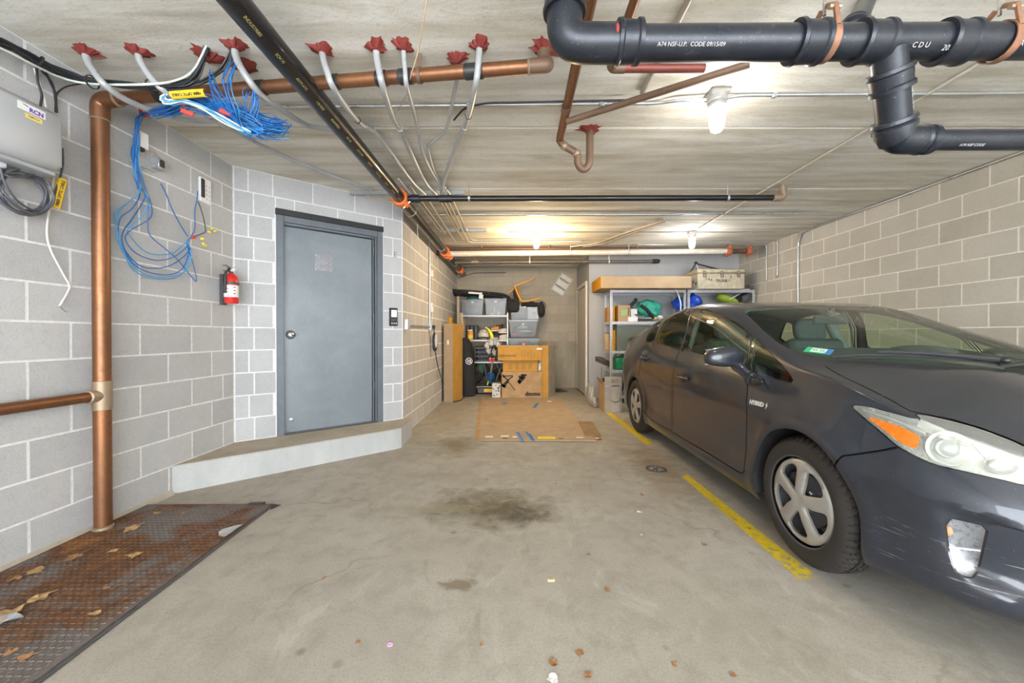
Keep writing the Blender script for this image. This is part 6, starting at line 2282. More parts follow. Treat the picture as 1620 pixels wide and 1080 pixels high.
cf = [Vector((XW + .068, p2.y + .015, p2.z - .02)), wl(687, 528, .07), b_ + Vector((0, 0, .10))]
put(ch, 'lead', MB().tube(spline(cf, 5), .008, 8), M_BLACK_CABLE)
z0_ = .012
cp_ = [b_ + Vector((0, 0, -.12)), wl(693, 580, .06), at(700, 603, 6.75), at_z(708, 625, .10), at_z(713, 632, .03), at_z(718, 635, z0_), at_z(728, 633, z0_), at_z(735, 628, z0_)]
put(ch, 'lead', MB().tube(spline(cp_, 6), .008, 8), M_BLACK_CABLE)
# thin white cord hanging from the sprinkler main
tw = root('hanging_string', (mx, 4.6, mz - .06), 'thin white string dangling from the black sprinkler main', 'string')
put(tw, 'string', MB().tube(spline([(mx + .0, 4.55, mz - .056), (mx - .0, 4.55, mz - .12), (mx + .005, 4.56, mz - .24)], 5), .003, 6), M_WHITE_CABLE)
# ------------------------------------------------------------------ things in the back alcove
def boxed(name, label, cat, c, size, rz, mat, group=None, flaps=True, tape=None, bev=.004):
    """closed carton standing on its base at c (base centre); local x is the width"""
    rt = root(name, c, label, cat, group)
    rt.rotation_euler = (0, 0, rz)
    b = MB().box((0, 0, size[2] / 2), size, bev=bev).build('carton', mat, rt, smooth=False)
    if flaps:
        for sg in (-1, 1):
            MB().box((0, sg * (size[1] / 4), size[2] + .002), (size[0] - .004, size[1] / 2 - .004, .004), bev=.001).build('flap', mat, rt, smooth=False)
    if tape:
        MB().box((0, 0, size[2] + .0045), (size[0], .055, .001)).build('tape', tape, rt, smooth=False)
        MB().box((0, -size[1] / 2 - .0008, size[2] - .06), (.055, .001, .12)).build('tape', tape, rt, smooth=False)
    return rt


def on_front(rt, size, fx_, fz, body, s, mat, flip=False, **kw):
    M_ = frame_M((fx_ * size[0], -size[1] / 2 - .0006, fz * size[2]), (-1 if flip else 1, 0, 0), (0, -1, 0))
    return text_mesh('lettering', body, s, mat, M_, rt, depth=.0004, **kw)


def px_box(u0, u1, v0, v1, Y):
    """front-face rectangle in garage coordinates: x0, x1, z top, z bottom"""
    a, b = at(u0, v0, Y), at(u1, v1, Y)
    return a.x, b.x, a.z, b.z


# --- grey wire-shelf rack
x0, x1, zt, zb = px_box(731, 803, 499.5, 616, 7.85)
yf, yr = 7.85, 8.35
rk = root('storage_rack', ((x0 + x1) / 2, (yf + yr) / 2, 0), 'grey metal storage rack against the back wall loaded with clear bins', 'shelf')
M_RACK = plain('grey_rack_metal', (.40, .39, .38), .4, .5, .1, 20)
for xx in (x0, x1):
    for yy in (yf, yr):
        put(rk, 'post', MB().box((xx, yy, zt / 2 + .03), (.028, .028, zt + .06), bev=.004), M_RACK)
SHZ = [zt, at(770, 538.5, 7.85).z, at(770, 573, 7.85).z, .12]
for z in SHZ:
    mb = MB()
    for yy in (yf, yr): mb.box(((x0 + x1) / 2, yy, z), (x1 - x0, .018, .030), bev=.003)
    for xx in (x0, x1): mb.box((xx, (yf + yr) / 2, z), (.018, yr - yf, .030), bev=.003)
    mb.box(((x0 + x1) / 2, (yf + yr) / 2, z + .010), (x1 - x0, yr - yf, .006))
    put(rk, 'shelf_board', mb, M_RACK)


def clear_bin(label, c, size, rz=0, lid=None, fill=None, stuffing=(), group=None):
    """open-topped tapered tub of clear plastic with a folded rim"""
    rt = root('storage_bin', c, label, 'bin', group)
    rt.rotation_euler = (0, 0, rz)
    w, d, h = size; k = .86
    vs, fs = [], []
    def ring(sw, sd, z): return [(-sw / 2, -sd / 2, z), (sw / 2, -sd / 2, z), (sw / 2, sd / 2, z), (-sw / 2, sd / 2, z)]
    R_ = [ring(w * k, d * k, .0), ring(w * .98, d * .98, h * .94), ring(w * 1.03, d * 1.03, h * .94), ring(w * 1.03, d * 1.03, h), ring(w * .96, d * .96, h), ring(w * (k - .03), d * (k - .03), .008)]
    vs = [p for r_ in R_ for p in r_]
    for i in range(5):
        for j in range(4):
            q = (j + 1) % 4
            fs.append((i * 4 + j, i * 4 + q, (i + 1) * 4 + q, (i + 1) * 4 + j))
    fs += [(3, 2, 1, 0), (20, 21, 22, 23)]
    MB().add(vs, fs).build('tub', M_CLEAR, rt, smooth=False)
    if lid:
        MB().box((0, 0, h + .008), (w * 1.05, d * 1.05, .018), bev=.006).build('lid', lid, rt)
    for (nm, mat, cc, rr, sq) in stuffing:
        MB().ball(cc, rr, None, 12, 8, .12, len(nm), sq).build(nm, mat, rt)
    MB().box((0, -d * .515, h * .80), (.05, .006, .03), bev=.002).build('latch', M_BOXGREY, rt)
    return rt


M_CLEAR = glass('cloudy_clear_plastic', (.84, .86, .88), 1.35, .2, .20, (.45, .48, .50))
M_TEAL = plain('dark_teal_cloth', (.015, .12, .11), .8, 0, .2)
M_CLOTH_D = plain('black_cloth', (.018, .017, .018), .85, 0, .25, 18)
M_CLOTH_G = plain('grey_cloth', (.20, .20, .21), .85, 0, .25, 18)
M_PINK = plain('pinkish_contents', (.50, .30, .26), .7, 0, .3)
M_TANC = plain('tan_contents', (.62, .42, .20), .7, 0, .2)

ztop = zt + .013
a = px_box(729.5, 765.5, 473.5, 499, 7.95)
clear_bin('clear grey storage bin with teal cloth spilling over, on top of the rack', ((a[0] + a[1]) / 2, 8.10, ztop), (a[1] - a[0], .36, a[2] - a[3]),
          stuffing=[('cloth', M_TEAL, (.0, .0, a[2] - a[3] + .01), (.15, .12, .07), 1), ('contents', M_CLOTH_G, (-.02, 0, .12), (.16, .12, .10), .8)])
a = px_box(767, 801.5, 471.5, 498.5, 7.95)
clear_bin('clear storage bin with purple lid edge and tan contents, on the rack', ((a[0] + a[1]) / 2, 8.10, ztop), (a[1] - a[0], .36, a[2] - a[3]),
          stuffing=[('toy', M_TANC, (-.05, -.10, .10), (.035, .03, .08), 1), ('toy', M_WHITE, (.06, -.10, .05), (.03, .03, .035), 1), ('contents', plain('dim_purple', (.12, .07, .16), .7), (0, 0, a[2] - a[3] - .05), (.10, .12, .05), .8), ('contents', M_PINK, (-.03, -.06, .03), (.11, .08, .03), .8)])

# folded black chairs lying across the bins
fc_l = [at(716, 458, 8.0), at(760, 461, 8.0), at(800, 466, 8.0), at(812, 480, 8.0)]
for i in range(3):
    off = Vector((0, .10 * i, -.02 * i + .0))
    rt = root('folding_chair', fc_l[0] + off, ['folded black chair lying on the bins, front one of three', 'folded black chair lying on the bins, middle one of three', 'folded black chair lying on the bins, rear one of three'][i], 'chair', 'folded black chairs on the bins')
    for k, dz in enumerate((0, -.055)):
        P = [p + off + Vector((0, .02 * k, dz * (1 - .4 * (j == 3)))) for j, p in enumerate(fc_l)]
        put(rt, 'side_tube', MB().tube(spline(P, 5), .014, 8), M_BLACK)
    put(rt, 'seat', MB().tube([fc_l[0] + off + Vector((.12, .01, -.045)), fc_l[1] + off + Vector((0, .01, -.05)), fc_l[2] + off + Vector((-.05, .01, -.045))], .022, 8), M_CLOTH_D)
    put(rt, 'cross_bar', MB().cyl(fc_l[0] + off + Vector((.02, -.02, .01)), fc_l[0] + off + Vector((.02, .10, -.06)), .012, n=8), M_BLACK)
    for j in range(3): put(rt, 'rivet', MB().ball(fc_l[1] + off + Vector((.17 * (j - 1), -.016, -.005 * j)), .009, None, 8, 6), M_STEEL)
rt = root('care_label', at(752, 465, 7.92), 'white paper tags hanging from the folded black chairs', 'tag')
put(rt, 'paper', MB().box(at(752, 463.5, 7.93), (.28, .004, .035), (0, .06, 0)), M_WHITE, smooth=False)
put(rt, 'paper', MB().box(at(761, 469, 7.93), (.085, .004, .085), (0, .1, 0)), M_WHITE, smooth=False)
# slatted wood leaning behind
for i, (u, w_, mat_) in enumerate(((725, .05, M_CARD_GREY), (728.5, .04, plain('raw_pine', (.60, .36, .13), .7, 0, .2)), (732, .05, plain('raw_pine', (.60, .36, .13), .7)), (734.5, .03, M_CARD_PALE))):
    p = at(u, 533, 7.75 + .12 * i)
    rt = root('timber_board', (p.x, p.y, 0), ['brown board leaning in the corner behind the tall carton', 'pine board leaning beside the rack, leftmost pine one', 'pine board leaning beside the rack, middle pine one', 'pale thin batten leaning right against the rack post'][i], 'board', 'boards leaning left of the rack')
    MB().box((0, 0, .80 + .16 * (i == 0)), (w_, .03, 1.6 + .32 * (i == 0)), bev=.003).build('plank', mat_, rt, smooth=False)
    MB().box((0, 0, 1.6 + .32 * (i == 0) + .0008), (w_ * .9, .025, .002)).build('end_grain', M_CARD_GREY, rt, smooth=False)

# --- rack contents
z2 = SHZ[1] + .013
p = at(744, 530, 7.95)
rt = root('canister', (p.x, p.y, z2), 'small orange and yellow canister on the middle rack shelf', 'canister')
MB().lathe([(.055, 0), (.058, .01), (.058, .17), (.05, .185)], (0, 0, 0), (0, 0, 1), 20).build('can', plain('orange_label', (.75, .30, .05), .5), rt)
MB().lathe([(.0585, .02), (.0592, .02), (.0592, .10), (.0585, .10)], (0, 0, 0), (0, 0, 1), 20, caps=False).build('label_band', plain('yellow_label', (.80, .62, .10), .5), rt)
MB().lathe([(.052, .185), (.052, .205), (0, .207)], (0, 0, 0), (0, 0, 1), 20).build('lid', M_WHITE, rt)
for i, (u, Y) in enumerate(((740.5, 8.15), (747, 8.17), (753.5, 8.16))):
    p = at(u, 528, Y)
    rt = root('speaker_box', (p.x, p.y, z2), ['black box on the middle rack shelf behind the orange canister, left one', 'black box on the middle rack shelf behind the orange canister, centre one', 'black box on the middle rack shelf beside the white helmet'][i], 'box', 'black boxes behind the canister')
    MB().box((0, 0, .15), (.075, .10, .30), bev=.01).build('case', M_BLACK, rt)
    MB().lathe([(.025, 0), (.028, .003), (.02, .004), (0, .002)], (0, -.05, .20), (0, -1, 0), 14).build('cone', M_DARKGREY, rt)
p = at(765, 529, 7.93)
rt = root('helmet', (p.x, p.y, z2), 'white helmet on the middle rack shelf under a yellow spray bottle', 'helmet')
mb = MB(); mb.ball((0, 0, .095), (.12, .14, .115), None, 20, 14)
mb.v = [Vector((q.x, q.y, max(q.z, .012))) for q in mb.v]
mb.build('shell', plain('off_white_shell', (.62, .60, .54), .35, 0, .2, 20), rt)
MB().tube([(-.10, -.09, .04), (0, -.145, .05), (.10, -.09, .04)], .012, 8).build('rim', M_BLACK, rt)
for k in range(4): MB().box((-.06 + .04 * k, -.115 + .012 * abs(k - 1.5), .13), (.014, .02, .05), (.5, 0, 0), .004).build('vent', M_BLACK, rt)
p = at(774, 521, 7.86)
rt = root('spray_bottle', (p.x, p.y, z2), 'bright yellow bottle leaning over the white helmet on the rack', 'bottle')
yel = plain('neon_yellow_plastic', (.80, .82, .02), .4)
MB().tube(spline([(.055, 0, .012), (.05, 0, .09), (.01, 0, .17), (-.02, 0, .215), (-.05, 0, .24)], 5), [.035] * 8 + [.032] * 5 + [.022] * 4 + [.016] * 4, 14).build('bottle', yel, rt)
MB().cyl((-.05, 0, .24), (-.075, 0, .255), .014, n=10).build('nozzle', M_WHITE, rt)
SH = [((783, 520), (.62, .28, .06), 'orange'), ((790, 517), (.03, .03, .03), 'black'), ((795, 523), (.62, .57, .48), 'cream'), ((785, 527), (.05, .05, .05), 'black'), ((796, 533), (.62, .57, .50), 'cream'), ((784, 534), (.06, .055, .05), 'black')]
for i, ((u, v), col, cn) in enumerate(SH):
    p = at(u, v, 7.90 + .05 * (i % 2))
    lab_ = ['orange and white sports shoe at the top of the shoe pile on the rack', 'black sports shoe at the top right of the shoe pile on the rack', 'cream shoe at the right of the shoe pile, upper one', 'black shoe in the middle of the shoe pile on the rack', 'cream shoe at the right of the shoe pile, lower one', 'dark shoe at the bottom left of the shoe pile on the rack'][i]
    rt = root('sports_shoe', p, lab_, 'shoe', 'shoes piled on the rack')
    rt.rotation_euler = (0, 0, .3 * (-1) ** i)
    m_ = plain('shoe_' + cn, col, .7, 0, .2)
    mb = MB(); mb.ball((0, 0, 0), (.085, .05, .042), None, 16, 10, sq=.85)
    mb.v = [Vector((q.x, q.y, q.z + (.03 * max(0, q.x / .085)) if q.z > 0 else q.z)) for q in mb.v]
    mb.build('upper', m_, rt)
    MB().box((0, 0, -.038), (.175, .085, .018), bev=.008).build('sole', M_WHITE if i % 2 == 0 else M_DARKGREY, rt)
    MB().tube([(-.02, -.03, .040), (.02, .03, .046), (.02, -.03, .046), (-.02, .03, .040)], .004, 6).build('laces', M_WHITE, rt)

# third and fourth shelves: crates, gloves, tools
z3 = SHZ[2] + .013
a = px_box(752, 772, 549, 572, 7.82)
def crate(label, c, size, mat):
    rt = root('plastic_crate', c, label, 'crate')
    w, d, h = size
    for k in range(4):
        MB().box((0, -d / 2, h * (.08 + .28 * k)), (w, .012, h * .12), bev=.002).build('slat', mat, rt, smooth=False)
    for k in range(5):
        MB().box((-w / 2 + w * k / 4, -d / 2 + .002, h / 2), (.018, .012, h), bev=.002).build('rib', mat, rt, smooth=False)
    for sx in (-1, 1): MB().box((sx * w / 2, 0, h / 2), (.012, d, h), bev=.002).build('side', mat, rt, smooth=False)
    MB().box((0, d / 2, h / 2), (w, .012, h), bev=.002).build('side', mat, rt, smooth=False)
    MB().box((0, 0, .006), (w, d, .012)).build('bottom', mat, rt, smooth=False)
    return rt
crate('black slatted crate on the lower rack shelf, left of the gloves', ((a[0] + a[1]) / 2, 8.02, z3), (a[1] - a[0], .36, .30), M_BLACK)
a = px_box(775, 803, 555, 572, 7.82)
crate('black slatted crate on the lower rack shelf behind the cartons', ((a[0] + a[1]) / 2, 8.04, z3), (a[1] - a[0], .36, .19), M_BLACK)
GL = [((770, 546), (.55, .53, .50)), ((777, 543), (.62, .60, .57)), ((784, 542), (.50, .48, .46)), ((788, 546), (.60, .57, .53)), ((773, 556), (.62, .60, .58)), ((782, 559), (.58, .54, .50))]
for i, ((u, v), col) in enumerate(GL):
    p = at(u, v, 7.84)
    rt = root('work_glove', p, ['grey glove at the left of the pile above the black crate', 'white glove upright in the pile above the black crate', 'grey striped glove in the middle of the glove pile', 'pale glove at the right of the glove pile by the cartons', 'pale glove lower left in the crate under the gloves', 'pale glove lower right above the red cans'][i], 'glove', 'gloves heaped in the crate')
    rt.rotation_euler = (0, .5 - .25 * i, .2 * i)
    m_ = plain('glove_%d' % i, col, .85, 0, .2, 30)
    MB().ball((0, 0, 0), (.045, .022, .055), None, 14, 10, sq=.8).build('palm', m_, rt)
    for k in range(4): MB().tube([(-.033 + .022 * k, 0, .03), (-.036 + .024 * k, -.012, .085), (-.036 + .024 * k, -.030, .11)], [.012, .011, .009], 8).build('finger', m_, rt)
    MB().tube([(.035, 0, -.01), (.075, -.012, .03)], [.013, .010], 8).build('thumb', m_, rt)
    MB().box((0, 0, -.06), (.08, .045, .04), bev=.01).build('cuff', M_DARKGREY, rt)
for i, u in enumerate((775, 780.5)):
    p = at(u, 567.5, 7.72)
    rt = root('red_can', (p.x, 7.835, SHZ[2] + .013), ['left of two red-capped cans hung at the crate front', 'right of two red-capped cans hung at the crate front'][i], 'can')
    MB().lathe([(.030, 0), (.033, .006), (.033, .055), (.026, .066), (0, .068)], (0, 0, 0), (0, 0, 1), 16).build('can', plain('coral_red', (.75, .10, .08), .4), rt)
    MB().lathe([(.020, .066), (.020, .08), (0, .082)], (0, 0, 0), (0, 0, 1), 14).build('cap', M_WHITE, rt)
TL_ = [((757, 596), M_CLOTH_D, 'dark green bag slumped on the floor shelf of the rack'), ((761, 583), plain('dark_green_cloth', (.03, .10, .05), .8), 'green bag hanging beside the black duffel bag'), ((757, 592), M_WHITE, 'crumpled white plastic bag beside the black duffel bag'),
       ((776, 597), plain('deep_blue_cloth', (.02, .10, .22), .7), 'blue tool pouch on the floor shelf of the rack'), ((788, 590), M_CLOTH_D, 'black tool bag on the floor shelf of the rack'), ((768, 586), M_CLOTH_D, 'black sack on the floor shelf behind the tool pouch')]
for i, ((u, v), m_, lab_) in enumerate(TL_):
    p = at(u, v, 7.86 + .05 * (i % 3))
    rt = root('cloth_bag', p, lab_, 'bag')
    MB().ball((0, 0, 0), (.09 if i != 2 else .05, .09, .12 if i != 2 else .08), (.2, .1, 0), 16, 12, .35, i).build('sack', m_, rt)
    MB().tube(spline([(-.05, -.02, .09), (-.02, -.03, .15), (.03, -.03, .15), (.05, -.02, .09)], 5), .008, 6).build('strap', M_DARKGREY, rt)
for i, (u0, v0, u1, v1, m_) in enumerate(((779, 571, 775, 600, M_CARD_GREY), (771, 610, 774, 596, yel), (786, 575, 795, 598, M_GREY_CABLE), (766, 576, 771, 602, M_GREY_CABLE), (793, 580, 784, 604, M_SOLDER))):
    p, q = at(u0, v0, 7.80), at(u1, v1, 7.82)
    rt = root('hand_tool', p, ['wooden tool handle standing on the floor shelf of the rack', 'yellow tool handle low on the rack beside the small patterned box', 'grey tool slanting on the rack behind the largest carton', 'dark rod standing on the rack beside the green bag', 'brown tool handle slanting low behind the cartons'][i], 'tool')
    put(rt, 'handle', MB().cyl(p, q, .014, .017, 10), m_)
    put(rt, 'head', MB().box(q, (.05, .03, .06), (.3, .4, 0), .008), M_DARKGREY)
p = at(768, 616, 7.70)
rt = root('yellow_tray', (p.x, p.y, .02), 'flat yellow and grey tool box on the floor under the rack', 'tool box')
MB().box((.02, .1, .05), (.36, .22, .10), bev=.01).build('case', M_DARKGREY, rt)
MB().box((.07, -.012, .055), (.20, .01, .07), bev=.004).build('yellow_panel', plain('tool_yellow', (.78, .45, .03), .45), rt)

# --- bins stacked right of the rack
zs = [at(830, 560, 7.75).z, at(830, 547.5, 7.75).z, at(830, 533.5, 7.75).z, at(830, 505.5, 7.75).z, at(830, 478, 7.75).z]
a = px_box(804, 853, 505, 547, 7.75)
xm, ww = (a[0] + a[1]) / 2, a[1] - a[0]
rt = clear_bin('lowest clear bin of the right-hand stack, red cloth inside', (xm, 8.05, .52), (ww * 1.0, .44, zs[2] - .54), lid=M_DARKGREY,
               stuffing=[('contents', plain('red_cloth', (.55, .05, .04), .7), (.04, -.10, zs[2] - .64), (.14, .08, .07), .7), ('contents', plain('blue_plastic', (.05, .30, .60), .5), (.15, -.15, zs[2] - .66), (.05, .04, .05), .7), ('contents', M_CLOTH_G, (-.1, 0, .2), (.2, .14, .18), .6)])
clear_bin('middle clear bin of the right-hand stack with white bowls inside', (xm - .01, 8.04, zs[2] + .002), (ww * .94, .42, zs[3] - zs[2] - .022), lid=M_BOXGREY,
          stuffing=[('bowl', M_WHITE, (0, -.10, .20), (.10, .07, .025), 1), ('bowl', M_WHITE, (.06, -.12, .12), (.14, .05, .02), 1), ('contents', M_CLOTH_G, (0, .04, .13), (.20, .12, .11), .6), ('contents', plain('red_cloth', (.55, .05, .04), .7), (-.16, -.10, .05), (.07, .06, .04), .7)])
clear_bin('top clear bin of the right-hand stack with a white box inside', (xm + .02, 8.05, zs[3] + .002), (ww * .98, .42, zs[4] - zs[3] - .03),
          stuffing=[('contents', M_CLOTH_G, (-.10, .02, .14), (.14, .12, .12), .6)])
a2 = px_box(835, 852, 486, 504, 7.86)
rt = root('white_carton', ((a2[0] + a2[1]) / 2, 7.98, zs[3] + .012), 'small white box standing in the top bin of the stack', 'box')
MB().box((0, 0, .13), (a2[1] - a2[0], .20, .25), bev=.006).build('carton', M_WHITE, rt, smooth=False)
MB().box((.02, -.1008, .13), (.05, .001, .02)).build('print', M_DARKGREY, rt, smooth=False)
# black bags on top
for i, (u, v, r_, lab_) in enumerate(((812, 484, (.13, .14, .13), 'black cube-shaped bag on the bins below the yellow chair'), (840, 482, (.24, .14, .05), 'black bag slumped over the top bin of the stack'), (856, 490, (.08, .12, .15), 'black bag hanging down the right side of the bin stack'))):
    p = at(u, v, 7.9)
    rt = root('black_bag', p, lab_, 'bag')
    MB().ball((0, 0, 0), r_, None, 18, 12, .15 if i else .05, 5 + i, .55 if i == 0 else .9).build('sack', M_CLOTH_D, rt)
    MB().tube(spline([(-.06, -r_[1] * .8, r_[2] * .5), (-.02, -r_[1], r_[2] * 1.05), (.05, -r_[1], r_[2] * .9), (.09, -r_[1] * .7, r_[2] * .3)], 5), .008, 6).build('strap', M_DARKGREY, rt)

# upturned wooden chair
yc = root('wooden_chair', at(825, 470, 7.9), 'upturned yellow bentwood chair on top of the bins by the back wall', 'chair')
M_YW = plain('honey_varnished_wood', (.62, .33, .06), .38, 0, .15, 12)
A_ = [at(814, 452, 7.9), at(822, 449, 7.9), at(834, 444, 7.88), at(845, 439.5, 7.86)]
put(yc, 'leg', MB().tube(spline(A_, 5), [.022] * 10 + [.018] * 6, 10), M_YW)
B_ = [at(814, 452, 7.9), at(818, 462, 7.9), at(822, 471, 7.9), at(826, 476, 7.9), at(840, 475, 7.88), at(856, 471, 7.86)]
put(yc, 'leg', MB().tube(spline(B_, 5), .021, 10), M_YW)
put(yc, 'seat_rim', MB().tube(spline([at(814, 452, 7.9), at(819, 456, 8.1), at(823, 468, 8.12), at(822, 476, 7.95)], 5), .022, 10), M_YW)
put(yc, 'leg', MB().tube(spline([at(804, 464, 8.05), at(810, 459, 8.05), at(818, 455, 8.0)], 5), .019, 10), M_YW)
mb = MB(); mb.add([tuple(at(815, 454, 7.93)), tuple(at(822, 474, 7.93)), tuple(at(813, 474, 8.05)), tuple(at(811, 458, 8.1)),
                   tuple(at(815, 454, 7.96)), tuple(at(822, 474, 7.96)), tuple(at(813, 474, 8.08)), tuple(at(811, 458, 8.13))], [(0, 1, 2, 3), (7, 6, 5, 4), (0, 4, 5, 1), (1, 5, 6, 2), (2, 6, 7, 3), (3, 7, 4, 0)])
put(yc, 'seat', mb, plain('dark_woven_seat', (.10, .075, .05), .8))

# --- cartons on the floor
def floor_box(name, label, u0, u1, v0, v1, Y, depth, mat, z0=None, rz=0, flaps=True, tape=None, group=None):
    x0, x1, zt_, zb_ = px_box(u0, u1, v0, v1, Y)
    z0 = 0.0 if z0 is None else z0
    size = (x1 - x0, depth, zt_ - z0)
    return boxed(name, label, 'box', ((x0 + x1) / 2, Y + depth / 2, z0), size, rz, mat, group, flaps, tape), size


big, sb = floor_box('carton', 'large brown carton with dark arm drawings, lowest of the carton stack', 793.5, 857, 588.5, 630, 7.22, .34, M_CARD)
on_front(big, sb, .28, .13, 'ouoop', .105, M_CARD_BLK, True, bold=.006)
for k, (fx_, dzz) in enumerate(((-.34, .72), (-.10, .80))):     # printed monitor-arm drawings
    g = MB()
    o0 = Vector((fx_ * sb[0], -sb[1] / 2 - .0006, dzz * sb[2]))
    def strip(mb, a, b, w_):
        a, b = Vector(a), Vector(b); d = (b - a); L = d.length
        mb.box(o0 + Vector(((a.x + b.x) / 2, 0, (a.y + b.y) / 2)), (L, .0012, w_), (0, -math.atan2(d.y, d.x), 0))
    if k == 0:
        strip(g, (-.10, -.13, 0), (.0, -.03, 0), .055); strip(g, (-.12, -.10, 0), (-.04, -.14, 0), .05); strip(g, (-.09, .06, 0), (.09, .07, 0), .018); strip(g, (-.09, .06, 0), (.02, -.03, 0), .02); strip(g, (.09, .06, 0), (-.01, -.02, 0), .022); strip(g, (.0, -.03, 0), (.13, -.20, 0), .014); strip(g, (-.11, .08, 0), (-.06, .05, 0), .03)
    else:
        strip(g, (.02, .0, 0), (.14, .02, 0), .06); strip(g, (.02, -.09, 0), (.11, .0, 0), .07); strip(g, (.06, .05, 0), (.17, .04, 0), .03); strip(g, (.01, -.06, 0), (.05, -.11, 0), .05)
    g.build('print', M_CARD_BLK, big, smooth=False)
c2_, s2 = floor_box('carton', 'amber carton with faint print in the middle of the carton stack', 795.5, 850.5, 570.5, 589, 7.24, .32, M_CARD_YEL, z0=sb[2] + .006)
for k in range(4):
    MB().box((-.18 + .12 * k, -s2[1] / 2 - .0006, s2[2] * .5), (.07, .001, s2[2] * .6)).build('print', plain('faint_print', (.38, .20, .05), .8), c2_, smooth=False)
c3b, s3 = floor_box('carton', 'wide amber carton topmost in the carton stack', 787.5, 857, 547.5, 570.5, 7.18, .38, M_CARD_YEL, z0=sb[2] + .006 + s2[2] + .006)
on_front(c3b, s3, -.28, .36, 'yaghounce2', .068, plain('brown_print', (.16, .09, .03), .8), bold=.0015)
for k in range(5):
    MB().box((.04 + .055 * k, -s3[1] / 2 - .0006, s3[2] * (.50 + .06 * (k % 2))), (.035, .001, s3[2] * .45)).build('print', plain('faint_print', (.38, .20, .05), .8), c3b, smooth=False)
MB().box((-.02, -.1, s3[2] + .010), (s3[0] * .9, .12, .012)).build('open_flap', M_CARD_GREY, c3b, smooth=False)
MB().box((.36, -s3[1] / 2 - .001, s3[2] * .82), (.10, .002, .03)).build('tape', M_BOXGREY, c3b, smooth=False)
# white roll beside the amber cartons
p = at(854, 578, 7.35)
rt = root('plastic_roll', (p.x, p.y, sb[2] + .006), 'white plastic wrap stuffed between the amber cartons and tall box', 'plastic wrap')
MB().ball((0, 0, .08), (.045, .06, .09), None, 14, 10, .2, 4).build('film', M_WHITE, rt)
MB().tube([(.01, -.03, .15), (.0, -.03, .21), (.03, -.03, .27)], .008, 6).build('loose_end', M_WHITE, rt)
# tall slim boxes (turned a little)
def tall_box(label, uL, uM, uR, vt, vb, Y, mat, mat2):
    pm = at(uM, vb, Y)
    zt_ = at(uM, vt, Y).z
    rt = root('tall_carton', (pm.x, pm.y, 0), label, 'box')
    a = at(uL, vb, Y + .0); wl_ = pm.x - a.x
    ang = R(28)
    wl2 = wl_ / math.cos(ang) * 1.08
    b = at(uR, vb, Y + .22)
    wr = min(.5, math.hypot(b.x - pm.x, .42))
    dl_ = Vector((-math.cos(ang), math.sin(ang) * .5, 0)).normalized(); dr = Vector((b.x - pm.x, .22 + .12, 0)).normalized()
    P = [Vector((0, 0, 0)), dr * wr, dr * wr + dl_ * wl2, dl_ * wl2]
    MB().prism([(q.x, q.y) for q in P], 0, zt_).build('carton', mat, rt, smooth=False)
    n = Vector((dr.y, -dr.x, 0))
    M_ = frame_M(dr * wr / 2 + n * .001 + Vector((0, 0, zt_ / 2)), dr, n)
    MB(M_).box((0, 0, 0), (wr - .006, zt_ - .006, .001)).build('side_face', mat2, rt, smooth=False)  # thin sheet that colours the right-hand face differently
    return rt, zt_, dl_, wl2
tl, zt_, dl_, wl2 = tall_box('tall brown carton standing against the left wall beside the black bag', 703.5, 716, 727.5, 511.5, 637, 6.75, M_CARD_PALE, M_CARD_YEL)
nl = Vector((-dl_.y, dl_.x, 0)); nl = nl if nl.y < 0 else -nl
MB(frame_M(dl_ * wl2 * .5 + nl * .002 + Vector((0, 0, zt_ - .30)), -dl_, nl)).lathe([(.018, 0), (.018, .003), (0, .004)], (0, 0, 0), (0, 0, 1), 14).box((0, -.03, .001), (.034, .07, .002)).build('hand_hole', M_WHITE, tl, smooth=False)
tall_box('tall slim orange carton standing right of the carton stack', 858, 867.5, 877.5, 546.5, 629.5, 7.25, M_CARD_YEL, M_CARD_GREY)
p = at(714.5, 505, 7.0)
rt = root('orange_tube_box', (p.x, p.y, 1.38), 'slim orange-topped carton on end behind the tall left carton', 'box')
MB().box((-.02, .0, .04), (.06, .06, .26), bev=.004).build('carton', M_CARD_OR, rt, smooth=False)
rt.location.z = 0.0
for ch_ in rt.children: ch_.location.z = 1.30
MB().box((-.02, .0, .585), (.05, .05, 1.17), bev=.004).build('lower_carton', M_CARD_GREY, rt, smooth=False)
# patterned small box
pb, spb = floor_box('patterned_box', 'small white patterned box on the floor left of the large carton', 778.5, 792, 606.5, 628.5, 7.28, .16, plain('white_print_box', (.60, .57, .52), .7, 0, .1), flaps=False)
for k in range(11):
    MB().box((rng.uniform(-.4, .4) * spb[0], -spb[1] / 2 - .0006, rng.uniform(.08, .92) * spb[2]), (rng.uniform(.015, .035), .001, rng.uniform(.012, .03))).build('print', M_CARD_BLK if k % 3 else plain('brown_print', (.16, .09, .03), .8), pb, smooth=False)
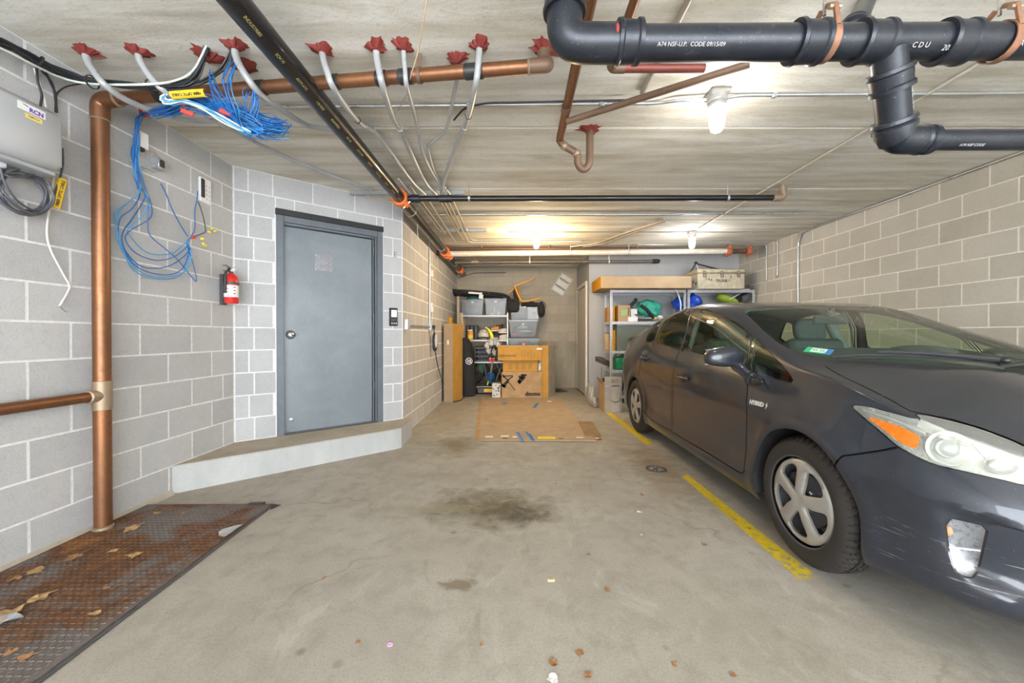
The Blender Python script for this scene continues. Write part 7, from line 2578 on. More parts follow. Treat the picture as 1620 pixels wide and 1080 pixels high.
# black duffel bag standing on end
pb_ = at(741, 625, 7.50)
db = root('duffel_bag', (pb_.x, pb_.y, 0), 'tall black duffel bag with white round emblem standing by the rack', 'bag')
ht = at(736, 534, 7.5).z
prof = [(.10, .0), (.145, .02), (.160, .10), (.162, .35), (.155, .60), (.15, .75), (.135, .84), (.128, .88), (.15, .93), (.14, 1.0), (.09, ht - .02), (.0, ht)]
mb = MB(); mb.lathe(prof, (0, 0, 0), (0, 0, 1), 28)
from mathutils import noise as mnoise
mb.v = [Vector((q.x * (1 + .07 * mnoise.noise(q * 5)) - .085 * (q.z / ht) ** 1.2, q.y * (1 + .07 * mnoise.noise(q * 5 + Vector((3, 0, 0)))), q.z)) for q in mb.v]
mb.build('bag', M_CLOTH_D, db)
MB().tube(spline([(-.165, -.06, .10), (-.19, -.08, .30), (-.20, -.07, .55), (-.21, -.05, .72)], 5), .012, 8).build('strap', M_DARKGREY, db)
MB().box((-.165, -.085, .16), (.03, .03, .09), bev=.006).build('buckle', M_BOXGREY_D, db)
zi = at(742, 571, 7.35).z
ic = Vector((at(742, 571, 7.34).x - pb_.x, -.158, zi))
ML = frame_M(ic, (1, .12, 0), (.12, -1, .05))
MB(ML).tube([(.058 * math.cos(2 * math.pi * k / 32), .058 * math.sin(2 * math.pi * k / 32), .006) for k in range(32)], .006, 6, closed=True).build('emblem_ring', M_WHITE, db)
text_mesh('emblem', '12', .075, M_WHITE, ML @ Matrix.Translation((0, -.003, .004)), db, depth=.003, bold=.004)
text_mesh('lettering', 'IIIIII', .030, M_WHITE, frame_M(ic + Vector((-.095, .03, -.01)), (.1, 0, -1), (-.5, -1, 0)), db, depth=.002)
# dark mat on the floor by the white door
p = at(886, 617, 8.0)
mb = MB().box((p.x, p.y + .12, .012), (.20, .34, .022), .35, .004)
o = mb.build('floor_vent', M_DARKGREY, smooth=False)
tag(o, 'dark flat grate lying on the floor right of the tall orange carton', 'grate')
for k in range(5): 
    q = MB().box((p.x - .07 + .035 * k, p.y + .12, .0245), (.012, .26, .003), .35).build('bar', M_BLACK, o, smooth=False)

# --- RESIDENT PARKING sign hung askew
sc_ = at(889.5, 449.5, YB - .012)
ang = R(-33)
xd = Vector((math.cos(ang), 0, math.sin(ang)))
sg = root('parking_sign', sc_, 'tilted white resident parking sign hung on the back wall', 'sign')
MS = frame_M(sc_, xd, (0, -1, 0))
hh, wwd = .44, .30
put(sg, 'plate', MB(MS).box((0, 0, 0), (wwd, hh, .006), bev=.002), plain('white_sign_paint', (.66, .65, .60), .5, 0, .08, 20), smooth=False)
for (x_, y_, w_, h_) in ((0, hh / 2 - .012, wwd - .02, .006), (0, -hh / 2 + .012, wwd - .02, .006), (-wwd / 2 + .012, 0, .006, hh - .02), (wwd / 2 - .012, 0, .006, hh - .02)):
    put(sg, 'border', MB(MS).box((x_, y_, .0034), (w_, h_, .001)), M_INK, smooth=False)
put_text(sg, 'lettering', 'RESIDENT', .064, M_INK, MS @ Matrix.Translation((0, .085, .0036)), depth=.0004, bold=.002, sx=.86)
put_text(sg, 'lettering', 'PARKING', .064, M_INK, MS @ Matrix.Translation((0, -.085, .0036)), depth=.0004, bold=.002, sx=.95)
# loose cable along the top of the back wall
run('black_cable', [(C2.x + .03, YB - .02, 2.40), (-1.1, YB - .02, 2.46), (-.9, YB - .02, 2.52), (-.2, YB - .02, 2.53)], .007, M_BLACK_CABLE, 'black cable curving along the top of the back wall', 'cable')
run('cross_conduit', [(-1.2, 8.2, H_CEIL - .05), (-.7, 8.2, H_CEIL - .02), (1.33, 8.2, H_CEIL - .02)], .010, M_EMT, 'thin pale conduit across the ceiling of the back alcove', fl=.2)
# ------------------------------------------------------------------ metal shelves at right
M_SHELF = plain('grey_shelf_steel', (.52, .53, .56), .42, .35, .08, 14)
M_HOLE = plain('slot_shadow', (.03, .03, .035), .9)
YS, YR_ = 6.66, 7.12
zT = at(1000, 458.5, YS).z
LV = [zT, at(1000, 508.5, YS).z, at(966, 555, YS).z, at(966, 585.5, YS).z, .13]


def metal_shelf(xa, xb, label, group):
    rt = root('shelving_unit', ((xa + xb) / 2, (YS + YR_) / 2, 0), label, 'shelf', group)
    for xx, sx_ in ((xa, 1), (xb, -1)):
        for yy, sy_ in ((YS, 1), (YR_, -1)):
            mb = MB()
            mb.box((xx + sx_ * .019, yy, zT / 2), (.038, .003, zT), bev=.0008)
            mb.box((xx, yy + sy_ * .019, zT / 2), (.003, .038, zT), bev=.0008)
            po = put(rt, 'post', mb, M_SHELF, smooth=False)
            if yy == YS:
                h = MB()
                for k in range(int(zT / .038)):
                    h.box((xx + sx_ * .020, yy - .0018, .03 + .038 * k), (.009, .001, .016))
                hh_ = put(rt, 'slot', h, M_HOLE, po, smooth=False)
                hh_['kind'] = 'stuff'
    for z in LV:
        mb = MB()
        mb.box(((xa + xb) / 2, (YS + YR_) / 2, z - .002), (xb - xa - .004, YR_ - YS - .004, .003))
        for yy in (YS + .002, YR_ - .002): mb.box(((xa + xb) / 2, yy, z - .022), (xb - xa - .006, .003, .044), bev=.0008)
        for xx in (xa + .003, xb - .003): mb.box((xx, (YS + YR_) / 2, z - .022), (.003, YR_ - YS - .006, .044))
        put(rt, 'shelf_board', mb, M_SHELF, smooth=False)
    return rt


XA1, XB1 = at(965.5, 500, YS).x, at(1085, 500, YS).x
XA2, XB2 = XB1 + .03, XR - .06
metal_shelf(XA1, XB1, 'grey slotted metal shelving unit behind the rear of the car', 'grey metal shelving units')
metal_shelf(XA2, XB2, 'grey slotted metal shelving unit in the right corner carrying the trunk', 'grey metal shelving units')

# long pale carton on top, jutting out at its left end
x0, x1, zt2, zb2_ = px_box(951, 1094.5, 436.5, 450.5, 6.42)
zbx = LV[0] + .003
lc_ = root('long_carton', ((x0 + x1) / 2, 6.80, zbx), 'long pale carton with orange end lying on top of the metal shelves', 'box')
MB().box((0, 0, (zt2 - zbx) / 2), (x1 - x0, .74, zt2 - zbx), bev=.004).build('carton', M_CARD_PALE, lc_, smooth=False)
MB().box((-(x1 - x0) / 2 - .001, 0, (zt2 - zbx) / 2), (.002, .735, zt2 - zbx - .004)).build('end_face', M_CARD_OR, lc_, smooth=False)  # thin sheet that colours the left end orange
MB().box((0, 0, zt2 - zbx + .0005), (x1 - x0 - .01, .05, .001)).build('tape', M_CARD_PALE, lc_, smooth=False)

# old trunk
x0, x1, zt2, _ = px_box(1104, 1178.5, 425, 451, 6.55)
tk = root('trunk', ((x0 + x1) / 2, 6.82, zbx), 'old cream metal trunk with latches on the right-hand shelves', 'trunk')
M_TRUNK = plain('worn_cream_trunk', (.52, .46, .34), .6, .1, .22, 16)
W_, H_ = x1 - x0, zt2 - zbx
MB().box((0, 0, H_ * .39), (W_, .54, H_ * .78), bev=.012).build('trunk_body', M_TRUNK, tk)
MB().box((0, 0, H_ * .90), (W_ + .012, .555, H_ * .20), bev=.016).build('trunk_lid', M_TRUNK, tk)
MB().box((0, -.279, H_ * .79), (W_ + .014, .006, .010)).build('seam', M_SOLDER, tk, smooth=False)
for x_ in (-.30, 0, .29):
    l_ = MB().box((x_ * W_ / .82, -.285, H_ * .80), (.05, .012, .06), bev=.004).build('latch', M_SOLDER, tk)
    MB().tube([(x_ * W_ / .82 - .02, -.292, H_ * .77), (x_ * W_ / .82 - .02, -.296, H_ * .58), (x_ * W_ / .82 + .02, -.296, H_ * .58), (x_ * W_ / .82 + .02, -.292, H_ * .77)], .006, 6).build('hasp', M_DARKGREY, l_)
text_mesh('lettering', 'TRUNK I', .065, M_INK, frame_M((.02, -.2712, H_ * .40), (1, 0, 0), (0, -1, 0)), tk, depth=.0006, bold=.001, sx=.95)
text_mesh('lettering', '3', .06, M_INK, frame_M((W_ * .2, -.2712, H_ * .60), (1, 0, 0), (0, -1, 0)), tk, depth=.0006, bold=.001)
text_mesh('lettering', '1 4 A', .05, M_INK, frame_M((-W_ * .26, -.2712, H_ * .47), (1, 0, -.2), (0, -1, 0)), tk, depth=.0006, bold=.001)
for k in range(5): MB().box((-W_ / 2 - .001, -.2 + .09 * k, H_ * (.3 + .1 * (k % 3))), (.002, .05, .04)).build('scuff', M_DARKGREY, tk, smooth=False)
mb = MB(); T0, T1, T2 = (-W_ / 2 - .12, .0, H_ + .0), (-W_ * .42, .04, H_ + .14), (W_ * .28, .04, H_ + .04)
rt = root('folding_stand', (tk.location.x, 6.82, zbx + H_), 'thin dark folding metal frame lying on the trunk lid', 'stand')
MB().tube([(-W_ / 2 - .02, -.1, .012), (-W_ * .42, -.06, .13), (W_ * .22, -.02, .012)], .012, 8).tube([(-W_ * .44, .1, .012), (-W_ * .42, -.04, .13), (W_ * .30, .10, .012)], .010, 8).build('rod', M_DARKGREY, rt)
MB().ball((-W_ * .42, -.06, .135), .028, None, 12, 8).build('joint', M_BLACK, rt)
MB().tube([(-W_ * .42, -.06, .13), (-W_ * .36, -.06, .02)], .006, 6).build('brace', M_WHITE, rt)
for k, (m_, w_, lab_) in enumerate(((M_BOXGREY, .20, 'lowest flat grey case beside the right end of the trunk'), (plain('maroon_cover', (.16, .04, .05), .6), .21, 'maroon flat case between the grey ones beside the trunk'), (M_DARKGREY, .19, 'topmost dark flat case beside the right end of the trunk'))):
    rt = root('flat_case', (3.93, 6.9, zbx + .031 * k), lab_, 'case')
    MB().box((.0, 0, .0145), (w_, .3, .028), bev=.004).build('case', m_, rt, smooth=False)
    MB().box((.0, -.151, .0145), (w_ * .3, .004, .010), bev=.001).build('catch', M_STEEL, rt, smooth=False)
rt = root('grey_board', (3.89, 7.03, zbx + .094), 'dark grey square board standing behind the flat cases', 'board')
MB().box((0, 0, .10), (.16, .02, .20), bev=.004).build('board', plain('grey_panel', (.16, .16, .17), .6), rt, smooth=False)

# second shelf
z1_ = LV[1] + .002
def small_box(label, u0, u1, vt, Y, depth, z, mat, mat_end=None, name='small_carton'):
    a, b = at(u0, vt, Y), at(u1, vt, Y)
    rt = root(name, ((a.x + b.x) / 2, Y + depth / 2, z), label, 'box')
    MB().box((0, 0, (a.z - z) / 2), (b.x - a.x, depth, a.z - z), bev=.003).build('carton', mat, rt, smooth=False)
    if mat_end: MB().box((-(b.x - a.x) / 2 - .001, 0, (a.z - z) / 2), (.002, depth - .004, a.z - z - .004)).build('end_face', mat_end, rt, smooth=False)  # thin sheet that colours the left end differently from the front
    return rt, b.x - a.x, a.z - z
rt, w_, h_ = small_box('cream printed carton with orange end on the second shelf', 978, 997, 482.5, 6.70, .30, z1_, M_CARD_PALE, M_CARD_OR)
MB().box((0, -.151, h_ * .55), (w_ * .55, .001, h_ * .35)).build('print', plain('green_print', (.30, .42, .20), .7), rt, smooth=False)
MB().box((w_ * .36, -.151, h_ * .6), (w_ * .10, .001, h_ * .5)).build('print', plain('brown_print', (.16, .09, .03), .8), rt, smooth=False)
small_box('narrow orange carton at the left end of the second shelf', 961, 966, 486, 6.92, .16, z1_, M_CARD_PALE, M_CARD_OR)
small_box('orange carton behind the front post on the second shelf', 966.5, 973, 485, 6.80, .24, z1_, M_CARD_YEL, M_CARD_OR)
small_box('small white box beside the cream carton on the second shelf', 998, 1008, 488.5, 6.80, .2, z1_, M_WHITE)
rt, w_, h_ = small_box('white lidded tray lying on the second shelf edge', 994, 1009, 501, 6.68, .12, z1_, M_WHITE)
rt = root('dark_cables', at(1005, 500, 6.78), 'dark folded cables and trays heaped under the teal bag', 'cables')
for k in range(6): put(rt, 'coil', MB().tube(spline([at(1004 + k, 497 + k, 6.75), at(1012 + 2 * k, 499 + k * .8, 6.73), at(1022 + 2 * k, 503, 6.76), at(1030, 505, 6.82)], 5), .010, 6), [M_BLACK_CABLE, M_GREY_CABLE, M_BOXGREY][k % 3])
p = at(1027, 488, 6.88)
tb = root('teal_bag', p, 'teal green fabric bag on the second shelf above the car', 'bag')
M_TEALB = plain('teal_green_fabric', (.03, .36, .27), .6, 0, .25, 10)
MB().ball((0, 0, -.01), (.185, .13, .15), (0, .35, 0), 22, 16, .35, 2, .8).build('sack', M_TEALB, tb)
MB().tube(spline([(-.18, -.10, .05), (-.10, -.14, -.02), (-.03, -.14, -.10), (.03, -.12, -.17)], 5), .028, 8).build('strap', M_CLOTH_D, tb)
rt = root('grey_tripod', at(1000, 480, 6.92), 'folded grey tripod lying against the teal bag on the second shelf', 'tripod')
for k in range(3): put(rt, 'leg', MB().cyl(at(994 + 3 * k, 484, 6.9), at(1006 + k, 474, 6.95), .012, n=8), M_DARKGREY)
put(rt, 'head', MB().box(at(1006, 474, 6.95), (.05, .05, .05), (.3, .3, .3), .01), M_BLACK)
rt = root('grey_pouch', at(1010, 487, 7.0), 'grey-green cloth pouch behind the tripod on the second shelf', 'pouch')
put(rt, 'pouch', MB().ball(at(1010, 487, 7.0), (.12, .05, .11), None, 16, 10, .3, 3), plain('grey_green_cloth', (.20, .27, .24), .8))
rt = root('orange_cloth', at(1040, 503, 6.75), 'tan and orange cloth bits at the right of the teal bag', 'cloth')
put(rt, 'cloth', MB().ball(at(1036, 503.5, 6.78), (.05, .05, .025), None, 12, 8, .4, 1), M_TANC)
put(rt, 'cloth', MB().ball(at(1044, 502, 6.80), (.05, .05, .035), None, 12, 8, .4, 2), M_WHITE)
for i, (u, v, r_, lab_) in enumerate(((1074, 480, (.11, .12, .10), 'blue plastic bag left of the shelf post above the car'), (1097, 477, (.13, .13, .12), 'blue plastic bag right of the shelf post above the car'))):
    p = at(u, v, 6.90)
    rt = root('blue_bag', p, lab_, 'bag', 'blue plastic bags on the shelves')
    MB().ball((0, 0, 0), r_, None, 20, 14, .45, 8 + i).build('sack', plain('bright_blue_plastic', (.02, .09, .62), .35, 0, .25, 12), rt)
    MB().ball((-.02, -.02, r_[2] * .9), (.03, .03, .05), None, 10, 8, .4, 2).build('knot', plain('bright_blue_plastic', (.02, .09, .62), .35), rt)
wcord = run('white_strap', [at(1067, 455, 6.62), at(1073, 465, 6.60), at(1077, 478, 6.60), at(1077, 492, 6.62)], .011, M_WHITE_CABLE, 'white strap hanging down in front of the shelf post', 'strap')
p = at(1150, 473, 6.85)
rt = root('lime_bag', p, 'lime green bag with grey strap on the right-hand shelf', 'bag')
MB().ball((0, 0, 0), (.19, .12, .075), (0, .35, 0), 22, 14, .15, 4, .9).build('shell', plain('lime_green_fabric', (.30, .42, .04), .6), rt)
MB().tube([(-.02, -.12, -.02), (.10, -.12, .05), (.17, -.10, .085)], .012, 8).build('trim', M_BOXGREY, rt)
MB().ball((.19, 0, .02), (.08, .08, .06), None, 14, 10, .3, 3).build('pouch', M_CLOTH_D, rt)
p = at(1180, 468, 6.9)
rt = root('dark_case', p, 'dark grey slanted case in the right corner of the shelf', 'case')
MB().box((0, 0, 0), (.30, .25, .10), (0, -.55, 0), .02).build('case', plain('charcoal_case', (.12, .12, .13), .6), rt)
MB().box((.09, -.128, .055), (.06, .006, .03), (0, -.55, 0)).build('latch', M_STEEL, rt)
rt.location.z = max(rt.location.z, z1_ + .12)

# third and lower shelves
rt, w_, h_ = small_box('dark green-grey metal cabinet on the third shelf', 976, 1035, 512.5, 6.70, .34, LV[2] + .002, plain('grey_green_steel', (.125, .15, .125), .5, .1, .06), name='steel_cabinet')
MB().box((0, -.171, h_ - .012), (w_, .004, .02), bev=.001).build('top_edge', M_BOXGREY, rt, smooth=False)
MB().lathe([(.012, 0), (.010, .012), (0, .014)], (w_ * .0, -.17, h_ * .45), (0, -1, 0), 12).build('knob', M_STEEL, rt)
for i, (u, v, m_, lab_) in enumerate(((961, 545, M_CARD_YEL, 'amber jar low on the third shelf, left end'), (960, 533, M_CARD_PALE, 'pale tin behind the left shelf post'), (972.5, 528, M_CARD_OR, 'orange tin squeezed beside the dark cabinet'), (973, 543, M_DARKGREY, 'dark tin low beside the dark cabinet'))):
    p = at(u, v, 6.86)
    rt = root('tin', (p.x, p.y, LV[2] + .002), lab_, 'tin')
    h_ = max(.08, p.z - LV[2] + .06)
    MB().lathe([(.045, 0), (.048, .005), (.048, h_ - .02), (.04, h_)], (0, 0, 0), (0, 0, 1), 16).build('can', m_, rt)
    MB().lathe([(.041, h_), (.041, h_ + .012), (0, h_ + .013)], (0, 0, 0), (0, 0, 1), 16).build('lid', M_WHITE if i == 0 else M_DARKGREY, rt)
p = at(981, 574, 6.82)
rt = root('green_can', (p.x, p.y, LV[3] + .002), 'green plastic jerry can on the lower shelf beside the car', 'jerry can')
GRN = plain('garden_green_plastic', (.01, .20, .085), .4)
hz = at(981, 560, 6.8).z - LV[3]
MB().box((0, 0, hz * .42), (.21, .24, hz * .84), bev=.03).build('can', GRN, rt)
MB().tube(spline([(-.08, 0, hz * .8), (-.06, 0, hz * 1.02), (.03, 0, hz * 1.04), (.07, 0, hz * .82)], 5), .018, 8).build('handle', GRN, rt)
MB().cyl((.085, 0, hz * .82), (.10, 0, hz * 1.0), .024, n=12).build('cap', M_BLACK, rt)
# shoe stuck out over the shelf end
p = at(955, 571, 6.78)
bt = root('hiking_shoe', p, 'worn dark brown shoe sticking out from the lower shelf end', 'shoe')
MB().ball((0, 0, 0), (.155, .05, .05), (0, .42, 0), 20, 12, .1, 2, .85).build('upper', plain('dark_brown_leather', (.055, .040, .030), .6, 0, .3), bt)
MB().box((-.01, 0, -.045), (.29, .085, .022), (0, .42, 0), .009).build('sole', M_DARKGREY, bt)
MB().tube([(.01, -.05, .03), (.04, -.03, .05), (.05, -.05, .02), (.08, -.03, .03)], .005, 6).build('laces', M_TANC, bt)
run('thin_wire', [at(951.5, 580, 6.62), at(951.5, 588, 6.62), at_z(952, 640, .01)], .005, M_GREY_CABLE, 'thin dark wire hanging under the brown shoe', 'wire')
for i, (u, v) in enumerate(((960, 593), (977, 594))):
    p = at(u, v, 6.86)
    rt = root('navy_bag', (p.x, p.y, LV[4] + .12), ['navy bag on the bottom shelf left of the front post', 'navy bag on the bottom shelf right of the front post'][i], 'bag', 'navy bags on the bottom shelf')
    MB().ball((0, 0, .03), (.11, .12, .14), None, 16, 12, .3, 12 + i).build('sack', plain('navy_nylon', (.012, .018, .05), .45, 0, .3), rt)
    MB().tube([(-.06, -.1, .08), (0, -.125, .13), (.06, -.1, .07)], .010, 6).build('strap', M_CLOTH_D, rt)
    rt.location.z = LV[4] + .115
# carton with smile mark beside the car
xb0, xb1 = at(956.5, 653, 5.86).x, at(984, 653, 5.86).x
ztb = at(970, 602.5, 5.86).z
sbx = root('marked_carton', ((xb0 + xb1) / 2, 6.05, 0), 'brown shipping carton with curved arrow mark behind the rear wheel', 'box')
wB = xb1 - xb0
MB().box((0, 0, (ztb - .06) / 2), (wB, .38, ztb - .06), bev=.004).build('carton', M_CARD_GREY, sbx, smooth=False)
MB().box((0, -.19, ztb - .0), (wB, .004, .13), (-.12, 0, 0)).build('flap', M_CARD_GREY, sbx, smooth=False)
MB().box((-wB / 2 - .02, 0, ztb - .02), (.004, .37, .10), (0, -.45, 0)).build('flap', M_CARD_PALE, sbx, smooth=False)
MB().box((-wB / 2 - .001, 0, (ztb - .06) / 2), (.002, .375, ztb - .07)).build('side', M_CARD, sbx, smooth=False)
MB().box((0, -.1915, (ztb - .06) * .96), (wB, .001, .012)).build('tape', M_BOXGREY, sbx, smooth=False)
MB().box((wB * .12, -.1915, (ztb - .06) / 2), (wB * .45, .001, ztb - .08)).build('tape', plain('shiny_packing_tape', (.46, .41, .34), .22), sbx, smooth=False)
text_mesh('lettering', 'BO', .075, M_DARKGREY, frame_M((.02, -.196, ztb + .0), (1, 0, 0), (0, -1, .12)), sbx, depth=.0004)
arc = [(-.075 + .15 * k / 12 + .03, -.1935, .185 - .030 * math.sin(math.pi * k / 12)) for k in range(13)]
MB().tube(arc, [.002 + .005 * math.sin(math.pi * k / 12) for k in range(13)], 6).build('smile_mark', M_CARD_BLK, sbx)
MB().tube([(.088, -.1935, .215), (.108, -.1935, .200), (.104, -.1935, .170)], .0045, 6).build('smile_mark', M_CARD_BLK, sbx)
p = at(938, 626, 6.3)
rt = root('plastic_film', (p.x, p.y, 0), 'crumpled translucent plastic film between the white wall and marked carton', 'plastic film')
MB().ball((0, .2, .16), (.06, .20, .17), None, 16, 12, .5, 21).build('film', glass('crumpled_film', (.9, .9, .9), 1.3, .3, .45, (.62, .60, .56)), rt)
MB().ball((.02, .0, .08), (.05, .10, .08), None, 12, 8, .5, 22).build('fold', glass('crumpled_film', (.9, .9, .9), 1.3, .3, .45, (.62, .60, .56)), rt)
# ------------------------------------------------------------------ on the floor
# rusty checker plate along the left wall
P0 = at_z(432, 794, .02); P1 = at_z(240, 799, .02); Q0 = at_z(40, 1085, .02)
yT = (P0.y + P1.y) / 2
xa_ = XL + .02
dR = (P0 - Q0); xq = lambda y: Q0.x + dR.x * (y - Q0.y) / dR.y
yN = .75
pl = [(xa_, yN), (xq(yN), yN), (xq(yT + .01), yT + .01), (xa_ + .0, yT)]
fp = MB().prism(pl, .0, .016).build('floor_plate', M_RUST, smooth=False)
tag(fp, 'rusty diamond-pattern steel plate on the floor along the left wall', 'plate')
mb = MB()
i = 0
yy = yN + .02
pit = .030
while yy < yT - .02:
    xx = xa_ + .02 + (pit / 2 if i % 2 else 0)
    kk = 0
    while xx < xq(yy) - .02:
        a = R(8) if i % 2 else R(82)
        kk += 1
        ca, sa = math.cos(a), math.sin(a)
        L, w_, h_ = .0125, .0052, .0040
        loc = [(-L, 0, 0), (0, -w_, 0), (L, 0, 0), (0, w_, 0), (-L * .5, 0, h_), (L * .5, 0, h_)]
        mb.add([(xx + p[0] * ca - p[1] * sa, yy + p[0] * sa + p[1] * ca, .0158 + p[2]) for p in loc], [(0, 1, 5, 4), (1, 2, 5), (2, 3, 4, 5), (3, 0, 4)])
        xx += pit
    yy += pit / 2
    i += 1
o = mb.build('tread_bumps', M_RUST, fp, smooth=False, fix=False)
o['kind'] = 'stuff'
MB().box((xq(yT) - .10, yT + .006, .019), (.10, .028, .010), .1, .003).build('edge_bar', M_BLACK, fp, smooth=False)
e0, e1 = Vector((xq(yN) + .008, yN, .006)), Vector((xq(yT) + .008, yT, .006))
MB().tube([e0, e1], .007, 6).build('edge_angle', M_DARKGREY, fp)
# turned-up far corner
MB().add([(xq(yT) - .0, yT + .01, .016), (xq(yT) + .03, yT - .05, .006), (xq(yT) + .055, yT + .02, .004), (xq(yT) - .0, yT + .01, .003), (xq(yT) + .03, yT - .05, .002), (xq(yT) + .055, yT + .02, .002)], [(0, 1, 2), (3, 5, 4), (0, 3, 4, 1), (1, 4, 5, 2), (2, 5, 3, 0)]).build('corner_flap', M_BLACK, fp, smooth=False)
# cove of grime/caulk along the wall foot
b = MB().add([(XL - .002, Y0, 0), (XL + .03, Y0, 0), (XL - .002, Y0, .035), (XL - .002, 2.83, 0), (XL + .03, 2.83, 0), (XL - .002, 2.83, .035)], [(0, 1, 4, 3), (1, 2, 5, 4), (0, 3, 5, 2), (0, 2, 1), (3, 4, 5)]).build('baseboard_left', M_STEP_TOP, smooth=False)
b['kind'] = 'structure'


def curled(label, c, r, seed, mat, name='dry_leaf', cat='leaf', group='dry leaves on the floor', thin=.0012, stretch=1.0):
    """ragged curled leaf or scrap with thickness"""
    rr = random.Random(seed)
    n = 11
    out = []
    for k in range(n):
        q = 2 * math.pi * k / n
        s_ = r * rr.uniform(.55, 1.1)
        out.append((s_ * math.cos(q) * stretch, s_ * math.sin(q), r * rr.uniform(.05, .35)))
    vs = [(0, 0, r * .08)] + out
    vs2 = [(x, y, z + thin) for x, y, z in vs]
    m = n + 1
    fs = []
    for k in range(n):
        a, b = 1 + k, 1 + (k + 1) % n
        fs += [(0, b, a), (m, m + a, m + b), (a, b, m + b, m + a)]
    rt = MB().add(vs + vs2, fs).build(name, mat, None, smooth=False)
    rt.location = c
    rt.rotation_euler = (0, 0, rr.uniform(0, 6))
    tag(rt, label, cat, group)
    if cat == 'leaf':
        MB().tube([(0, 0, r * .1), (r * .9, r * .1, r * .3), (r * 1.5, r * .2, r * .25)], r * .03 + .0006, 5).build('stem', mat, rt)
    return rt


LV_ = [((208, 838), .045, 'T', 'largest tan leaf on the rusty plate near the copper pipe'), ((249, 812), .022, 'T', 'small pale leaf at the far end of the rusty plate'), ((117, 883), .040, 'L', 'brown leaf on the rusty plate in front of the copper pipe'), ((180, 871), .022, 'T', 'small tan leaf in the middle of the rusty plate'),
       ((215, 879), .030, 'T', 'long tan leaf on the rusty plate right of the middle'), ((58, 903), .035, 'T', 'leaf clump on the rusty plate by the left wall'), ((24, 916), .025, 'L', 'leaf on the rusty plate nearest the left wall'), ((62, 947), .035, 'T', 'tan leaf clump in the centre of the near rusty plate'),
       ((12, 975), .05, 'T', 'large leaf at the left edge of the near rusty plate'), ((290, 812), .02, 'L', 'small brown leaf near the far right of the rusty plate'), ((168, 930), .015, 'L', 'tiny brown leaf beside the worn patch of the plate'), ((153, 970), .018, 'T', 'tiny tan leaf low on the rusty plate'),
       ((40, 1040), .022, 'L', 'orange-brown leaf at the bottom left on the plate'), ((18, 1032), .02, 'L', 'brown leaf at the bottom left corner of the plate')]
for k, ((u, v), r_, kd, lab_) in enumerate(LV_):
    curled(lab_, at_z(u, v, .019), r_, 100 + k, M_LEAF if kd == 'L' else M_LEAF_T)
FL = [((960, 933), .016, 'brown twisted leaf on the open floor right of the yellow scrap'), ((917, 1033), .016, 'dry leaf near the bottom centre of the floor'), ((875, 1050), .018, 'dry leaf beside the white scrap at the bottom'), ((930, 1069), .014, 'dry leaf at the bottom edge right of the white scrap'), ((567, 1015), .010, 'small brown leaf left of the pink cap'),
      ((1067, 1051), .010, 'small leaf low on the floor under the car front'), ((1115, 862), .014, 'brown sliver of leaf in front of the car wheel'), ((1016, 783), .018, 'pair of brown leaf bits near the floor drain'), ((931, 877), .008, 'tiny brown leaf in the middle of the bare floor'), ((513, 913), .009, 'thin brown leaf sliver left on the bare floor'), ((838, 738), .008, 'tiny leaf in front of the flattened cardboard'), ((1160, 1068), .010, 'pale leaf at the bottom edge right of centre'), ((762, 1019), .008, 'tiny leaf right of the pink cap'), ((880, 765), .010, 'tiny dark leaf beside the oil stain')]
for k, ((u, v), r_, lab_) in enumerate(FL):
    curled(lab_, at_z(u, v, .001), r_ * 1.1, 200 + k, M_LEAF)
curled('crumpled grey-white paper scrap on the far end of the rusty plate', at_z(361, 842, .018), .050, 301, M_PAPER, 'paper_scrap', 'paper', None, stretch=1.6)
curled('small white paper scrap at the bottom edge of the floor', at_z(875, 1074, .001), .022, 302, M_WHITE, 'paper_scrap', 'paper', None)
curled('grey crushed scrap at the left edge of the rusty plate', at_z(6, 985, .018), .05, 303, M_BOXGREY_D, 'paper_scrap', 'paper', None)
curled('tiny white paper scrap on the floor below the drain, upper one', at_z(1011, 810, .001), .012, 304, M_WHITE, 'paper_scrap', 'paper', None, stretch=1.6)
curled('tiny white paper scrap on the floor below the drain, lower one', at_z(1015, 846, .001), .007, 305, M_WHITE, 'paper_scrap', 'paper', None)
p = at_z(872, 918, 0)
o = MB().box((p.x, p.y, .001), (.032, .020, .0015), .05).build('wrapper', M_WHITE, smooth=False)
tag(o, 'tiny white wrapper with yellow patch in the middle of the floor', 'wrapper')
MB().box((p.x, p.y + .003, .0022), (.024, .010, .001), .05).build('yellow_patch', M_YELLOW, o, smooth=False)
p = at_z(617, 1020, 0)
o = MB().lathe([(.010, 0), (.011, .003), (.0075, .004), (.005, .0025), (0, .0025)], (p.x, p.y, .0005), (0, 0, 1), 16).build('pink_cap', plain('pink_plastic', (.62, .38, .60), .4))
tag(o, 'small pink bottle cap on the floor near the bottom', 'cap')

# floor drain
p = at_z(1038, 742, 0)
dr = root('floor_drain', (p.x, p.y, 0), 'round dark floor drain beside the yellow line', 'drain')
MB().lathe([(.088, 0), (.088, .004), (.078, .006), (.076, .003), (0, .003)], (0, 0, 0), (0, 0, 1), 36).build('rim', M_DARKGREY, dr)
for k in range(9):
    q = 2 * math.pi * k / 9
    MB().box((.045 * math.cos(q), .045 * math.sin(q), .0045), (.036, .010, .003), q, .001).build('bar', plain('drain_iron', (.33, .28, .21), .6, .3), dr, smooth=False)

